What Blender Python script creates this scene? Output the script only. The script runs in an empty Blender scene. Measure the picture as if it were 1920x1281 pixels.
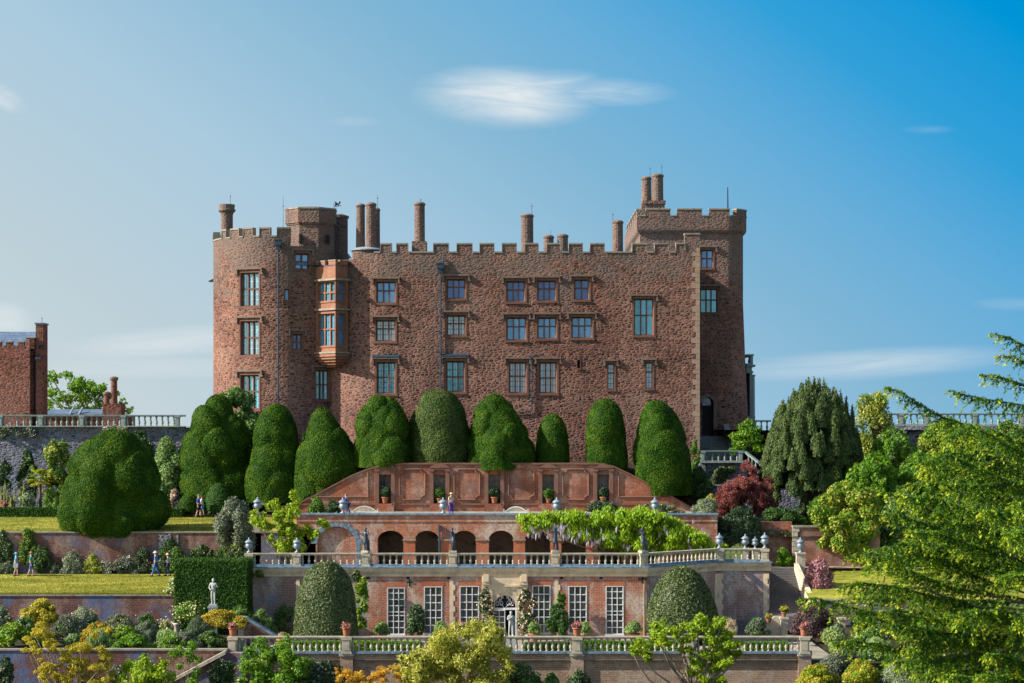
# overall light
SUN_STR, SKY_STR, EXPO = 4.8, 0.14, 1.0
def _lin(c): return tuple(((x / 255.0 + 0.055) / 1.055) ** 2.4 if x > 10 else x / 3294.6 for x in c)
def _rad(c): return tuple(x / (SKY_STR * 2 ** EXPO) for x in _lin(c))
# colours of the clear sky from the sunward horizon (pale) to the side away from the sun (deep)
SKY_TINT = [(0.0, _rad((200, 214, 218))), (0.1, _rad((189, 208, 217))), (0.257, _rad((170, 202, 222))), (0.42, _rad((129, 182, 213))), (0.503, _rad((106, 175, 217))), (0.61, _rad((50, 160, 217))), (0.705, _rad((0, 149, 215))), (1.0, _rad((0, 118, 200)))]
CLOUD_COL = _rad((230, 236, 239))
import bpy, math, random
import numpy as np
from mathutils import Vector
random.seed(7)
RNG = np.random.default_rng(11)
SC = bpy.context.scene
COL = SC.collection
F, VH = 3900.0, 805.0          # focal length and eye level of the photograph (1920 px wide)
pi = math.pi

def PX(u, Y): return (u - 960.0) * Y / F
def PZ(v, Y): return (VH - v) * Y / F
def P(u, v, Y): return (PX(u, Y), Y, PZ(v, Y))

# ------------------------------------------------------------------ objects
def wloc(o):
    v = Vector((0, 0, 0))
    while o is not None:
        v += o.location; o = o.parent
    return v

def tag(o, label=None, cat=None, group=None, kind=None):
    if label: o['label'] = label
    if cat: o['category'] = cat
    if group: o['group'] = group
    if kind: o['kind'] = kind
    return o

def thing(name, label, cat, loc=(0, 0, 0), group=None, rz=0):
    o = bpy.data.objects.new(name, None); COL.objects.link(o)
    o.location = loc; o.rotation_euler = (0, 0, rz); o.empty_display_size = 0.3
    return tag(o, label, cat, group)

def copy_tree(o, parent=None):
    c = o.copy(); COL.objects.link(c)
    if parent is not None: c.parent = parent
    for ch in list(o.children): copy_tree(ch, c)
    return c

def np_mesh(name, V, polys, mats, midx=None, smooth=False):
    """V (n,3); polys: list of int arrays (m,k)"""
    me = bpy.data.meshes.new(name)
    V = np.asarray(V, np.float32)
    me.vertices.add(len(V)); me.vertices.foreach_set('co', V.ravel())
    li, ls, off = [], [], 0
    for p in polys:
        p = np.asarray(p, np.int32)
        if len(p) == 0: continue
        k = p.shape[1]
        li.append(p.ravel()); ls.append(off + np.arange(len(p), dtype=np.int32) * k); off += p.size
    li = np.concatenate(li); ls = np.concatenate(ls)
    me.loops.add(len(li)); me.loops.foreach_set('vertex_index', li)
    me.polygons.add(len(ls)); me.polygons.foreach_set('loop_start', ls)
    for m in mats: me.materials.append(m)
    if midx is not None: me.polygons.foreach_set('material_index', np.asarray(midx, np.int32))
    me.polygons.foreach_set('use_smooth', np.full(len(ls), bool(smooth)))
    me.update(calc_edges=True); me.validate()
    return me

def link(name, me, parent=None):
    o = bpy.data.objects.new(name, me); COL.objects.link(o)
    if parent is not None: o.parent = parent
    return o

class MB:
    """collects shapes into one mesh"""
    def __init__(s): s.v = []; s.f = []; s.m = []; s.mi = 0
    def mat(s, i): s.mi = i; return s
    def face(s, *pts):
        n = len(s.v); s.v += [tuple(p) for p in pts]; s.f.append(tuple(range(n, n + len(pts)))); s.m.append(s.mi); return s
    def raw(s, vs, fs):
        n = len(s.v); s.v += [tuple(p) for p in vs]
        for f in fs: s.f.append(tuple(i + n for i in f)); s.m.append(s.mi)
        return s
    def hexa(s, p):
        return s.raw(p, [(0, 3, 2, 1), (4, 5, 6, 7), (0, 1, 5, 4), (1, 2, 6, 5), (2, 3, 7, 6), (3, 0, 4, 7)])
    def box(s, x0, x1, y0, y1, z0, z1):
        return s.hexa([(x0, y0, z0), (x1, y0, z0), (x1, y1, z0), (x0, y1, z0), (x0, y0, z1), (x1, y0, z1), (x1, y1, z1), (x0, y1, z1)])
    def fbox(s, fr, a0, a1, d0, d1, z0, z1, za=0.0):
        """box in a wall frame fr=(ox,oy,tx,ty): a along the wall, d depth into it, za extra z at a1"""
        ox, oy, tx, ty = fr; nx, ny = -ty, tx
        def q(a, d): return (ox + tx * a + nx * d, oy + ty * a + ny * d)
        A, B, C, D = q(a0, d0), q(a1, d0), q(a1, d1), q(a0, d1)
        return s.hexa([(*A, z0), (*B, z0 + za), (*C, z0 + za), (*D, z0), (*A, z1), (*B, z1 + za), (*C, z1 + za), (*D, z1)])
    def prism(s, pts, z0, z1):
        n = len(pts); k = len(s.v)
        s.v += [(x, y, z0) for x, y in pts] + [(x, y, z1) for x, y in pts]
        s.f.append(tuple(k + i for i in reversed(range(n)))); s.m.append(s.mi)
        s.f.append(tuple(k + n + i for i in range(n))); s.m.append(s.mi)
        for i in range(n):
            j = (i + 1) % n; s.f.append((k + i, k + j, k + n + j, k + n + i)); s.m.append(s.mi)
        return s
    def extrude_y(s, pts, y0, y1):
        n = len(pts); k = len(s.v)
        s.v += [(x, y0, z) for x, z in pts] + [(x, y1, z) for x, z in pts]
        s.f.append(tuple(k + i for i in range(n))); s.m.append(s.mi)
        s.f.append(tuple(k + n + i for i in reversed(range(n)))); s.m.append(s.mi)
        for i in range(n):
            j = (i + 1) % n; s.f.append((k + j, k + i, k + n + i, k + n + j)); s.m.append(s.mi)
        return s
    def lathe(s, prof, c=(0, 0, 0), n=14, lobes=0, amp=0.0):
        cx, cy, cz = c; k = len(s.v); r_ = len(prof)
        for r, z in prof:
            for i in range(n):
                a = 2 * pi * i / n; rr = r * (1 + amp * math.cos(lobes * a)) if lobes else r
                s.v.append((cx + rr * math.cos(a), cy + rr * math.sin(a), cz + z))
        for j in range(r_ - 1):
            for i in range(n):
                i2 = (i + 1) % n
                s.f.append((k + j * n + i, k + j * n + i2, k + (j + 1) * n + i2, k + (j + 1) * n + i)); s.m.append(s.mi)
        s.f.append(tuple(k + i for i in reversed(range(n)))); s.m.append(s.mi)
        s.f.append(tuple(k + (r_ - 1) * n + i for i in range(n))); s.m.append(s.mi)
        return s
    def tube(s, pts, rad, n=6):
        pts = [Vector(p) for p in pts]
        if not hasattr(rad, '__len__'): rad = [rad] * len(pts)
        k = len(s.v)
        for i, p in enumerate(pts):
            d = (pts[min(i + 1, len(pts) - 1)] - pts[max(i - 1, 0)]).normalized()
            a = d.orthogonal().normalized() if abs(d.z) > .9 else d.cross(Vector((0, 0, 1))).normalized()
            b = d.cross(a)
            for j in range(n):
                t = 2 * pi * j / n; q = p + (a * math.cos(t) + b * math.sin(t)) * rad[i]
                s.v.append(tuple(q))
        for i in range(len(pts) - 1):
            for j in range(n):
                j2 = (j + 1) % n
                s.f.append((k + i * n + j, k + i * n + j2, k + (i + 1) * n + j2, k + (i + 1) * n + j)); s.m.append(s.mi)
        s.f.append(tuple(k + j for j in reversed(range(n)))); s.m.append(s.mi)
        s.f.append(tuple(k + (len(pts) - 1) * n + j for j in range(n))); s.m.append(s.mi)
        return s
    def ball(s, c, r, n=10, m=7):
        cx, cy, cz = c; rx, ry, rz = r if hasattr(r, '__len__') else (r, r, r)
        k = len(s.v)
        for j in range(m + 1):
            p = pi * j / m - pi / 2
            for i in range(n):
                a = 2 * pi * i / n
                s.v.append((cx + rx * math.cos(p) * math.cos(a), cy + ry * math.cos(p) * math.sin(a), cz + rz * math.sin(p)))
        for j in range(m):
            for i in range(n):
                i2 = (i + 1) % n
                s.f.append((k + j * n + i, k + j * n + i2, k + (j + 1) * n + i2, k + (j + 1) * n + i)); s.m.append(s.mi)
        return s
    def mesh(s, name, mats, off=(0, 0, 0), smooth=False):
        me = bpy.data.meshes.new(name)
        ox, oy, oz = off
        me.from_pydata([(x - ox, y - oy, z - oz) for x, y, z in s.v], [], s.f)
        for m in (mats if isinstance(mats, (list, tuple)) else [mats]): me.materials.append(m)
        me.polygons.foreach_set('material_index', s.m)
        if smooth: me.polygons.foreach_set('use_smooth', [True] * len(s.f))
        me.update()
        return me
    def build(s, name, mats, parent=None, smooth=False):
        """verts are world coordinates; shifted into the parent's"""
        off = wloc(parent) if parent is not None else (0, 0, 0)
        return link(name, s.mesh(name, mats, off, smooth), parent)
    def top(s, name, mats, label, cat, group=None, base=None, smooth=False):
        """a thing that is one mesh, its origin at its base"""
        if base is None:
            a = np.array(s.v); base = ((a[:, 0].min() + a[:, 0].max()) / 2, (a[:, 1].min() + a[:, 1].max()) / 2, a[:, 2].min())
        o = link(name, s.mesh(name, mats, base, smooth)); o.location = base
        return tag(o, label, cat, group)

def struct(name, mb, mats):
    o = mb.build(name, mats); o['kind'] = 'structure'; return o

# ------------------------------------------------------------------ materials
def node(nt, t, ins=None, **props):
    n = nt.nodes.new(t)
    for k, v in props.items(): setattr(n, k, v)
    for k, v in (ins or {}).items():
        if isinstance(v, bpy.types.NodeSocket): nt.links.new(v, n.inputs[k])
        else: n.inputs[k].default_value = v
    return n

def c4(c): return (c[0], c[1], c[2], 1.0)

def mixc(nt, f, a, b, blend='MIX'):
    n = node(nt, 'ShaderNodeMix', data_type='RGBA', blend_type=blend)
    for i, v in ((0, f), (6, a), (7, b)):
        if isinstance(v, bpy.types.NodeSocket): nt.links.new(v, n.inputs[i])
        else: n.inputs[i].default_value = v if i == 0 else c4(v)
    return n.outputs[2]

def ramp(nt, fac, stops, interp='LINEAR'):
    n = node(nt, 'ShaderNodeValToRGB', {0: fac}); r = n.color_ramp; r.interpolation = interp
    while len(r.elements) < len(stops): r.elements.new(0.5)
    for e, (p, c) in zip(r.elements, stops):
        e.position = p; e.color = c4(c) if hasattr(c, '__len__') else (c, c, c, 1)
    return n.outputs[0]

def math_(nt, op, a, b=0.0, c=0.0, clamp=False):
    n = node(nt, 'ShaderNodeMath', {0: a, 1: b, 2: c}, operation=op, use_clamp=clamp); return n.outputs[0]

def newmat(name):
    m = bpy.data.materials.new(name); m.use_nodes = True; nt = m.node_tree
    b = nt.nodes['Principled BSDF']; return m, nt, b

def pos(nt): return node(nt, 'ShaderNodeNewGeometry').outputs['Position']

def noise(nt, vec, scale, detail=4, rough=0.55):
    return node(nt, 'ShaderNodeTexNoise', {'Vector': vec, 'Scale': scale, 'Detail': detail, 'Roughness': rough}).outputs[0]

def vscale(nt, v, s):
    return node(nt, 'ShaderNodeVectorMath', {0: v, 1: s}, operation='MULTIPLY').outputs[0]

def bump(nt, h, strength, dist):
    return node(nt, 'ShaderNodeBump', {'Height': h, 'Strength': strength, 'Distance': dist}).outputs[0]

def mat_rubble(name, cols, mortar, sx=0.38, sz=0.19, lichen=(0.135, 0.115, 0.1), lich=0.62, bstr=0.38):
    m, nt, b = newmat(name)
    p = pos(nt)
    w = node(nt, 'ShaderNodeTexNoise', {'Vector': p, 'Scale': 1.3, 'Detail': 2}).outputs[1]
    q = node(nt, 'ShaderNodeVectorMath', {0: w, 1: (0.13, 0.13, 0.07), 2: p}, operation='MULTIPLY_ADD').outputs[0]
    q = vscale(nt, q, (1 / sx, 1 / sx, 1 / sz))
    sq = node(nt, 'ShaderNodeSeparateXYZ', {0: q}); row = math_(nt, 'FLOOR', math_(nt, 'MULTIPLY', sq.outputs[2], 0.5))
    ro = node(nt, 'ShaderNodeTexWhiteNoise', {'W': row}, noise_dimensions='1D').outputs[0]      # every course of stone is set out afresh
    q = node(nt, 'ShaderNodeVectorMath', {0: q, 1: node(nt, 'ShaderNodeCombineXYZ', {0: math_(nt, 'MULTIPLY', ro, 9.3), 1: math_(nt, 'MULTIPLY', ro, 5.7), 2: 0.0}).outputs[0]}, operation='ADD').outputs[0]
    fz = math_(nt, 'ABSOLUTE', math_(nt, 'SUBTRACT', math_(nt, 'FRACT', math_(nt, 'MULTIPLY', sq.outputs[2], 0.5)), 0.5))
    bed = ramp(nt, fz, [(0.45, 0.0), (0.485, 0.7)])
    v1 = node(nt, 'ShaderNodeTexVoronoi', {'Vector': q, 'Scale': 1.0, 'Randomness': 0.8})
    v2 = node(nt, 'ShaderNodeTexVoronoi', {'Vector': q, 'Scale': 1.0, 'Randomness': 0.8}, feature='DISTANCE_TO_EDGE')
    sep = node(nt, 'ShaderNodeSeparateColor', {0: v1.outputs['Color']})
    col = ramp(nt, sep.outputs[0], [(i / (len(cols) - 1), c) for i, c in enumerate(cols)])
    bright = math_(nt, 'MULTIPLY_ADD', sep.outputs[1], 1.0, 0.42)
    col = mixc(nt, 1.0, col, node(nt, 'ShaderNodeCombineColor', {0: bright, 1: bright, 2: bright}).outputs[0], 'MULTIPLY')
    fine = noise(nt, p, 9.0, 5, 0.7)
    col = mixc(nt, math_(nt, 'MULTIPLY', fine, 0.5), col, (0.5, 0.4, 0.35), 'OVERLAY')
    em = ramp(nt, v2.outputs['Distance'], [(0.0, 1.0), (0.07, 0.8), (0.16, 0.0)])
    em = math_(nt, 'MAXIMUM', em, bed)
    big = noise(nt, p, 0.22, 4, 0.6)
    mort = math_(nt, 'MULTIPLY', em, ramp(nt, big, [(0.35, 0.35), (0.6, 1.0)]))
    col = mixc(nt, mort, col, mortar)
    st = ramp(nt, noise(nt, vscale(nt, p, (1, 1, 0.22)), 0.45, 6, 0.68), [(0.46, 0.0), (0.7, 1.0)])
    pk = ramp(nt, noise(nt, p, 0.11, 3, 0.5), [(0.42, 0.0), (0.62, 1.0)])
    col = mixc(nt, math_(nt, 'MULTIPLY', pk, 0.28), col, mixc(nt, 0.45, col, (0.42, 0.26, 0.2)))
    col = mixc(nt, math_(nt, 'MULTIPLY', st, 0.75), col, mixc(nt, 0.55, col, (0.03, 0.024, 0.028)))
    z = node(nt, 'ShaderNodeSeparateXYZ', {0: p}).outputs[2]
    hz = math_(nt, 'MULTIPLY_ADD', z, 0.16, -1.55)      # grey lichen gathers near the parapets
    lm = ramp(nt, math_(nt, 'ADD', noise(nt, p, 0.55, 6, 0.72), math_(nt, 'MULTIPLY', math_(nt, 'MINIMUM', math_(nt, 'MAXIMUM', hz, -0.1), 1.0), 0.26)), [(0.55, 0.0), (0.72, 1.0)])
    col = mixc(nt, math_(nt, 'MULTIPLY', lm, lich), col, lichen)
    nt.links.new(col, b.inputs['Base Color']); b.inputs['Roughness'].default_value = 0.92
    b.inputs['Specular IOR Level'].default_value = 0.15
    h = ramp(nt, v2.outputs['Distance'], [(0.0, 0.0), (0.3, 1.0)])
    h = math_(nt, 'MULTIPLY_ADD', fine, 0.5, h)
    h = math_(nt, 'MULTIPLY_ADD', sep.outputs[2], 0.6, h)
    nt.links.new(bump(nt, h, bstr, 0.14), b.inputs['Normal'])
    return m

def mat_brick(name, c1, c2, mortar, stain_shade=None, stain_shade_amt=0.5, white=0.0, stain_shade_thr=0.5, dark=0.5, bw=0.34, bh=0.115):
    m, nt, b = newmat(name)
    p = pos(nt)
    s = node(nt, 'ShaderNodeSeparateXYZ', {0: p})
    xy = math_(nt, 'ADD', s.outputs[0], s.outputs[1])
    v = node(nt, 'ShaderNodeCombineXYZ', {0: xy, 1: s.outputs[2], 2: 0.0}).outputs[0]
    br = node(nt, 'ShaderNodeTexBrick', {'Vector': v, 'Color1': c4(c1), 'Color2': c4(c2), 'Mortar': c4(mortar), 'Scale': 1.0,
              'Mortar Size': 0.012, 'Mortar Smooth': 0.2, 'Bias': 0.0, 'Brick Width': bw, 'Row Height': bh})
    col = br.outputs[0]
    pat = noise(nt, p, 0.45, 6, 0.65)
    d = ramp(nt, pat, [(0.42, 0.0), (0.7, 1.0)])
    col = mixc(nt, math_(nt, 'MULTIPLY', d, dark), col, mixc(nt, 0.62, col, (0.04, 0.025, 0.02)))
    fine = noise(nt, p, 6.0, 5, 0.75)
    col = mixc(nt, 0.6, col, node(nt, 'ShaderNodeCombineColor', {0: fine, 1: fine, 2: fine}).outputs[0], 'OVERLAY')
    if white:
        wm = math_(nt, 'MULTIPLY', ramp(nt, noise(nt, vscale(nt, p, (1, 1, 0.5)), 0.75, 6, 0.7), [(0.46, 0.0), (0.62, 1.0)]), ramp(nt, fine, [(0.33, 0.0), (0.56, 1.0)]))
        col = mixc(nt, math_(nt, 'MULTIPLY', wm, white), col, (0.5, 0.44, 0.37))
    if stain_shade:
        sm = math_(nt, 'MULTIPLY', ramp(nt, noise(nt, vscale(nt, p, (0.8, 0.8, 1.0)), 0.42, 6, 0.7), [(stain_shade_thr, 0.0), (stain_shade_thr + 0.12, 1.0)]), ramp(nt, fine, [(0.3, 0.25), (0.55, 1.0)]))
        col = mixc(nt, math_(nt, 'MULTIPLY', sm, stain_shade_amt), col, stain_shade)  # bluish tints put the blue of shade into the brick; other tints are stains
    nt.links.new(col, b.inputs['Base Color']); b.inputs['Roughness'].default_value = 0.9
    b.inputs['Specular IOR Level'].default_value = 0.15
    nt.links.new(bump(nt, math_(nt, 'ADD', br.outputs[1], math_(nt, 'MULTIPLY', fine, -1.0)), 0.5, 0.03), b.inputs['Normal'])
    return m

def mat_stone(name, c, c2, lichen=None, la=0.5, scale=3.0, rough=0.85, metal=0.0, bstr=0.4, spec=0.25):
    m, nt, b = newmat(name)
    p = pos(nt)
    n1 = noise(nt, p, scale, 6, 0.65)
    col = mixc(nt, ramp(nt, n1, [(0.3, 0.0), (0.7, 1.0)]), c, c2)
    if lichen:
        col = mixc(nt, math_(nt, 'MULTIPLY', ramp(nt, noise(nt, p, scale * 0.7 + 0.4, 6, 0.75), [(0.48, 0.0), (0.64, 1.0)]), la), col, lichen)
    nt.links.new(col, b.inputs['Base Color'])
    b.inputs['Roughness'].default_value = rough; b.inputs['Metallic'].default_value = metal
    b.inputs['Specular IOR Level'].default_value = spec
    nt.links.new(bump(nt, n1, bstr, 0.04), b.inputs['Normal'])
    return m

def mat_plain(name, c, rough=0.6, metal=0.0, spec=0.4):
    m, nt, b = newmat(name)
    p = pos(nt)
    n1 = noise(nt, p, 14.0, 3)
    col = mixc(nt, ramp(nt, n1, [(0.3, 0.0), (0.7, 1.0)]), [x * 0.82 for x in c], [min(1, x * 1.12) for x in c])
    nt.links.new(col, b.inputs['Base Color']); b.inputs['Roughness'].default_value = rough
    b.inputs['Metallic'].default_value = metal; b.inputs['Specular IOR Level'].default_value = spec
    return m

def mat_leaf(name, lo, mid, hi, trans=0.28, patch=0.5, spec=0.25, rough=0.5, patch_scale=0.9):
    m, nt, b = newmat(name)
    g = node(nt, 'ShaderNodeNewGeometry')
    r = g.outputs['Random Per Island']
    pn = noise(nt, g.outputs['Position'], patch_scale, 4, 0.6)
    f = math_(nt, 'ADD', math_(nt, 'MULTIPLY', r, 1 - patch), math_(nt, 'MULTIPLY', ramp(nt, pn, [(0.32, 0.0), (0.68, 1.0)]), patch))
    col = ramp(nt, f, [(0.0, lo), (0.5, mid), (1.0, hi)])
    nt.links.new(col, b.inputs['Base Color']); b.inputs['Roughness'].default_value = rough
    b.inputs['Specular IOR Level'].default_value = spec
    t = node(nt, 'ShaderNodeBsdfTranslucent', {0: mixc(nt, 1.0, col, (1.25, 1.2, 0.6), 'MULTIPLY')})
    ms = node(nt, 'ShaderNodeMixShader', {0: trans, 1: b.outputs[0], 2: t.outputs[0]})
    nt.links.new(ms.outputs[0], nt.nodes['Material Output'].inputs[0])
    return m

def mat_ground(name, cols, scale=1.2, fine=14.0, bstr=0.5, vec=(1, 1, 1)):
    m, nt, b = newmat(name)
    p = vscale(nt, pos(nt), vec)
    f = math_(nt, 'ADD', math_(nt, 'MULTIPLY', noise(nt, p, scale, 5, 0.65), 0.6), math_(nt, 'MULTIPLY', noise(nt, p, fine, 4, 0.7), 0.4))
    col = ramp(nt, f, [(0.41 + 0.18 * i / (len(cols) - 1), c) for i, c in enumerate(cols)])
    nt.links.new(col, b.inputs['Base Color']); b.inputs['Roughness'].default_value = 0.95
    b.inputs['Specular IOR Level'].default_value = 0.1
    nt.links.new(bump(nt, f, bstr, 0.08), b.inputs['Normal'])
    return m

def mat_glass(name, c, metal=0.3, rough=0.08, var=0.75):
    m, nt, b = newmat(name)
    g = node(nt, 'ShaderNodeNewGeometry')
    n1 = noise(nt, g.outputs['Position'], 2.2, 3)
    f = math_(nt, 'ADD', math_(nt, 'MULTIPLY', g.outputs['Random Per Island'], 0.6), math_(nt, 'MULTIPLY', n1, 0.4))
    col = mixc(nt, f, [x * (1 - var) for x in c], [min(1, x * (1 + var)) for x in c])
    nt.links.new(col, b.inputs['Base Color'])
    b.inputs['Roughness'].default_value = rough; b.inputs['Metallic'].default_value = metal
    b.inputs['Specular IOR Level'].default_value = 0.6
    nt.links.new(bump(nt, noise(nt, g.outputs['Position'], 3.0, 2), 0.08, 0.1), b.inputs['Normal'])
    return m

M = {}
M['rubble'] = mat_rubble('castle_rubble', [(0.03, 0.022, 0.022), (0.115, 0.05, 0.037), (0.165, 0.067, 0.047), (0.07, 0.04, 0.036), (0.195, 0.09, 0.064), (0.12, 0.078, 0.069)], (0.3, 0.175, 0.13))
M['rubble_wing'] = mat_rubble('wing_rubble', [(0.06, 0.035, 0.03), (0.17, 0.06, 0.04), (0.2, 0.085, 0.06), (0.13, 0.06, 0.05)], (0.2, 0.1, 0.075), lich=0.5)
M['rubble_blue_shade'] = mat_rubble('terrace_rubble', [(0.06, 0.08, 0.12), (0.11, 0.13, 0.18), (0.15, 0.12, 0.13), (0.16, 0.2, 0.27)], (0.2, 0.24, 0.3), lichen=(0.2, 0.3, 0.42), lich=0.6)  # blue of the shade is put into these stone, mortar and lichen colours
M['sandstone'] = mat_stone('red_sandstone', (0.175, 0.083, 0.058), (0.125, 0.06, 0.045), (0.2, 0.14, 0.1), 0.4, 2.0)
M['oriel'] = mat_stone('orange_sandstone', (0.28, 0.125, 0.075), (0.19, 0.085, 0.055), (0.3, 0.2, 0.13), 0.45, 1.6)
M['coping'] = mat_stone('weathered_coping', (0.22, 0.2, 0.165), (0.32, 0.28, 0.21), (0.07, 0.1, 0.11), 0.6, 2.5)
M['hood'] = mat_stone('weathered_hood', (0.19, 0.13, 0.1), (0.12, 0.09, 0.075), (0.25, 0.23, 0.19), 0.45, 3.5)
M['quoin'] = mat_stone('pale_quoin', (0.36, 0.27, 0.2), (0.28, 0.18, 0.13), (0.22, 0.17, 0.13), 0.4, 1.2)
M['lead'] = mat_stone('lead_sheet', (0.09, 0.14, 0.2), (0.14, 0.2, 0.27), None, 0, 2.0, 0.5, 0.3)
M['leadroof'] = mat_stone('pale_lead', (0.34, 0.4, 0.45), (0.26, 0.32, 0.37), None, 0, 2.0, 0.45, 0.3)
M['pipe'] = mat_plain('pipe_paint', (0.022, 0.045, 0.075), 0.45)
M['iron'] = mat_plain('dark_iron', (0.015, 0.017, 0.02), 0.5, 0.4)
M['slate'] = mat_brick('slate_roof', (0.09, 0.14, 0.21), (0.13, 0.19, 0.28), (0.03, 0.05, 0.08), None, 0, 0, bw=0.5, bh=0.22, dark=0.3)
M['limestone'] = mat_stone('balustrade_limestone', (0.5, 0.44, 0.32), (0.37, 0.33, 0.25), (0.13, 0.16, 0.18), 0.55, 3.0)
M['cornice'] = mat_stone('cornice_limestone', (0.72, 0.58, 0.4), (0.55, 0.43, 0.29), (0.19, 0.17, 0.13), 0.5, 1.4)
M['ledge'] = mat_stone('lichened_ledge', (0.13, 0.2, 0.27), (0.2, 0.28, 0.34), (0.03, 0.07, 0.12), 0.8, 3.5)
M['greenstone'] = mat_stone('mossy_stone', (0.2, 0.26, 0.25), (0.27, 0.31, 0.28), (0.1, 0.17, 0.19), 0.6, 3.0)
M['marble'] = mat_stone('weathered_marble', (0.42, 0.43, 0.4), (0.33, 0.36, 0.35), (0.2, 0.25, 0.28), 0.4, 5.0)
M['leadstatue'] = mat_stone('lead_statue', (0.018, 0.028, 0.05), (0.035, 0.05, 0.08), (0.18, 0.19, 0.2), 0.25, 5.0, 0.42, 0.3, 0.4, 0.5)
M['leadurn'] = mat_stone('lead_urn', (0.2, 0.25, 0.3), (0.28, 0.33, 0.36), (0.1, 0.16, 0.25), 0.5, 5.0, 0.5, 0.25)
M['brick_niche'] = mat_brick('niche_brick', (0.35, 0.11, 0.052), (0.25, 0.075, 0.038), (0.36, 0.2, 0.135), (0.1, 0.06, 0.055), 0.7, 0.5, 0.48)
M['brick_frame'] = mat_stone('brown_stone_dressing', (0.2, 0.1, 0.07), (0.15, 0.075, 0.055), (0.25, 0.17, 0.12), 0.35, 1.5)
M['brick_arcade'] = mat_brick('arcade_brick', (0.41, 0.14, 0.07), (0.3, 0.1, 0.055), (0.42, 0.31, 0.23), (0.16, 0.15, 0.19), 0.6, 1.0, 0.52)
M['brick_pier'] = mat_brick('pier_brick', (0.42, 0.12, 0.05), (0.34, 0.095, 0.045), (0.38, 0.2, 0.13), None, 0, 0.15, dark=0.25)
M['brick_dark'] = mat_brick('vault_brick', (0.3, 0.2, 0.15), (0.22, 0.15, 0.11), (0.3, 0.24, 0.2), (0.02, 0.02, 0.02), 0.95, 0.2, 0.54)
M['brick_orangery'] = mat_brick('orangery_brick', (0.4, 0.135, 0.072), (0.3, 0.095, 0.052), (0.46, 0.36, 0.28), (0.25, 0.27, 0.4), 0.5, 1.0, 0.55)
M['brick_wash'] = mat_brick('whitewashed_brick', (0.3, 0.17, 0.13), (0.24, 0.13, 0.1), (0.42, 0.36, 0.32), (0.2, 0.32, 0.5), 0.75, 1.0, 0.5)  # blue patches put the tint of shade into the washed brick
M['brick_left'] = mat_brick('lawn_wall_brick', (0.17, 0.07, 0.05), (0.11, 0.05, 0.042), (0.2, 0.14, 0.125), (0.07, 0.15, 0.3), 0.85, 0.4, 0.5)  # dark bricks and blue patches put the wall's shade into its colour
M['brick_brown'] = mat_brick('border_wall_brick', (0.36, 0.24, 0.16), (0.25, 0.165, 0.115), (0.42, 0.34, 0.26), (0.36, 0.44, 0.46), 0.6, 0.5, 0.6)
M['white'] = mat_plain('white_paint', (0.72, 0.74, 0.75), 0.45)
M['bench'] = mat_plain('cream_paint', (0.62, 0.62, 0.52), 0.5)
M['terracotta'] = mat_stone('terracotta', (0.36, 0.13, 0.07), (0.28, 0.095, 0.05), (0.4, 0.25, 0.18), 0.35, 6.0)
M['glass'] = mat_glass('blue_glass', (0.1, 0.27, 0.52))
M['glass_teal'] = mat_glass('teal_glass', (0.09, 0.32, 0.46))
M['glass_pale'] = mat_glass('blind_glass', (0.55, 0.66, 0.72), 0.1, 0.25, 0.2)
M['glass_dark'] = mat_glass('dark_glass', (0.05, 0.12, 0.3))
M['glass_brown'] = mat_glass('shop_glass', (0.09, 0.09, 0.085), 0.2, 0.12)
M['stair'] = mat_stone('stair_stone', (0.09, 0.09, 0.095), (0.15, 0.135, 0.12), (0.06, 0.08, 0.11), 0.5, 2.0)
M['plaster'] = mat_stone('old_plaster', (0.27, 0.24, 0.21), (0.18, 0.14, 0.12), (0.05, 0.045, 0.045), 0.7, 1.6)
M['void'] = mat_plain('dark_interior', (0.012, 0.012, 0.014), 0.9)
M['door'] = mat_plain('dark_timber', (0.02, 0.018, 0.016), 0.7)
M['grass'] = mat_ground('lawn_grass', [(0.1, 0.125, 0.015), (0.22, 0.225, 0.03), (0.36, 0.31, 0.06)], 0.55, 6.0, 0.8, (0.35, 1, 1))
M['meadow'] = mat_ground('far_grass', [(0.04, 0.07, 0.015), (0.08, 0.11, 0.02), (0.12, 0.14, 0.035)], 0.2, 3.0)
M['soil'] = mat_ground('border_soil', [(0.018, 0.016, 0.01), (0.04, 0.032, 0.02), (0.05, 0.055, 0.02)], 0.8, 10.0)
M['gravel'] = mat_ground('gravel', [(0.2, 0.17, 0.13), (0.28, 0.25, 0.2), (0.34, 0.31, 0.25)], 0.8, 20.0)
M['bark'] = mat_stone('bark', (0.07, 0.05, 0.035), (0.12, 0.09, 0.065), None, 0, 5.0)
M['bark_pale'] = mat_stone('pale_bark', (0.22, 0.19, 0.15), (0.15, 0.125, 0.1), None, 0, 6.0)
L = lambda n, lo, mid, hi, **k: M.__setitem__(n, mat_leaf('leaf_' + n, lo, mid, hi, **k))
L('yew', (0.011, 0.038, 0.005), (0.034, 0.09, 0.007), (0.13, 0.19, 0.014), trans=0.12, spec=0.04)
L('ivy', (0.012, 0.035, 0.01), (0.03, 0.075, 0.018), (0.06, 0.12, 0.03), trans=0.2)
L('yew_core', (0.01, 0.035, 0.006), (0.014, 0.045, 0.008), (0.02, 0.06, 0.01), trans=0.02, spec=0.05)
L('yew_grey', (0.025, 0.05, 0.014), (0.06, 0.095, 0.024), (0.15, 0.17, 0.05), trans=0.12, spec=0.06)
L('box', (0.035, 0.06, 0.018), (0.085, 0.12, 0.035), (0.2, 0.23, 0.09), trans=0.18, spec=0.3, patch=0.25)
L('hedge', (0.02, 0.065, 0.012), (0.04, 0.1, 0.015), (0.07, 0.14, 0.022), trans=0.15, spec=0.1)
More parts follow.
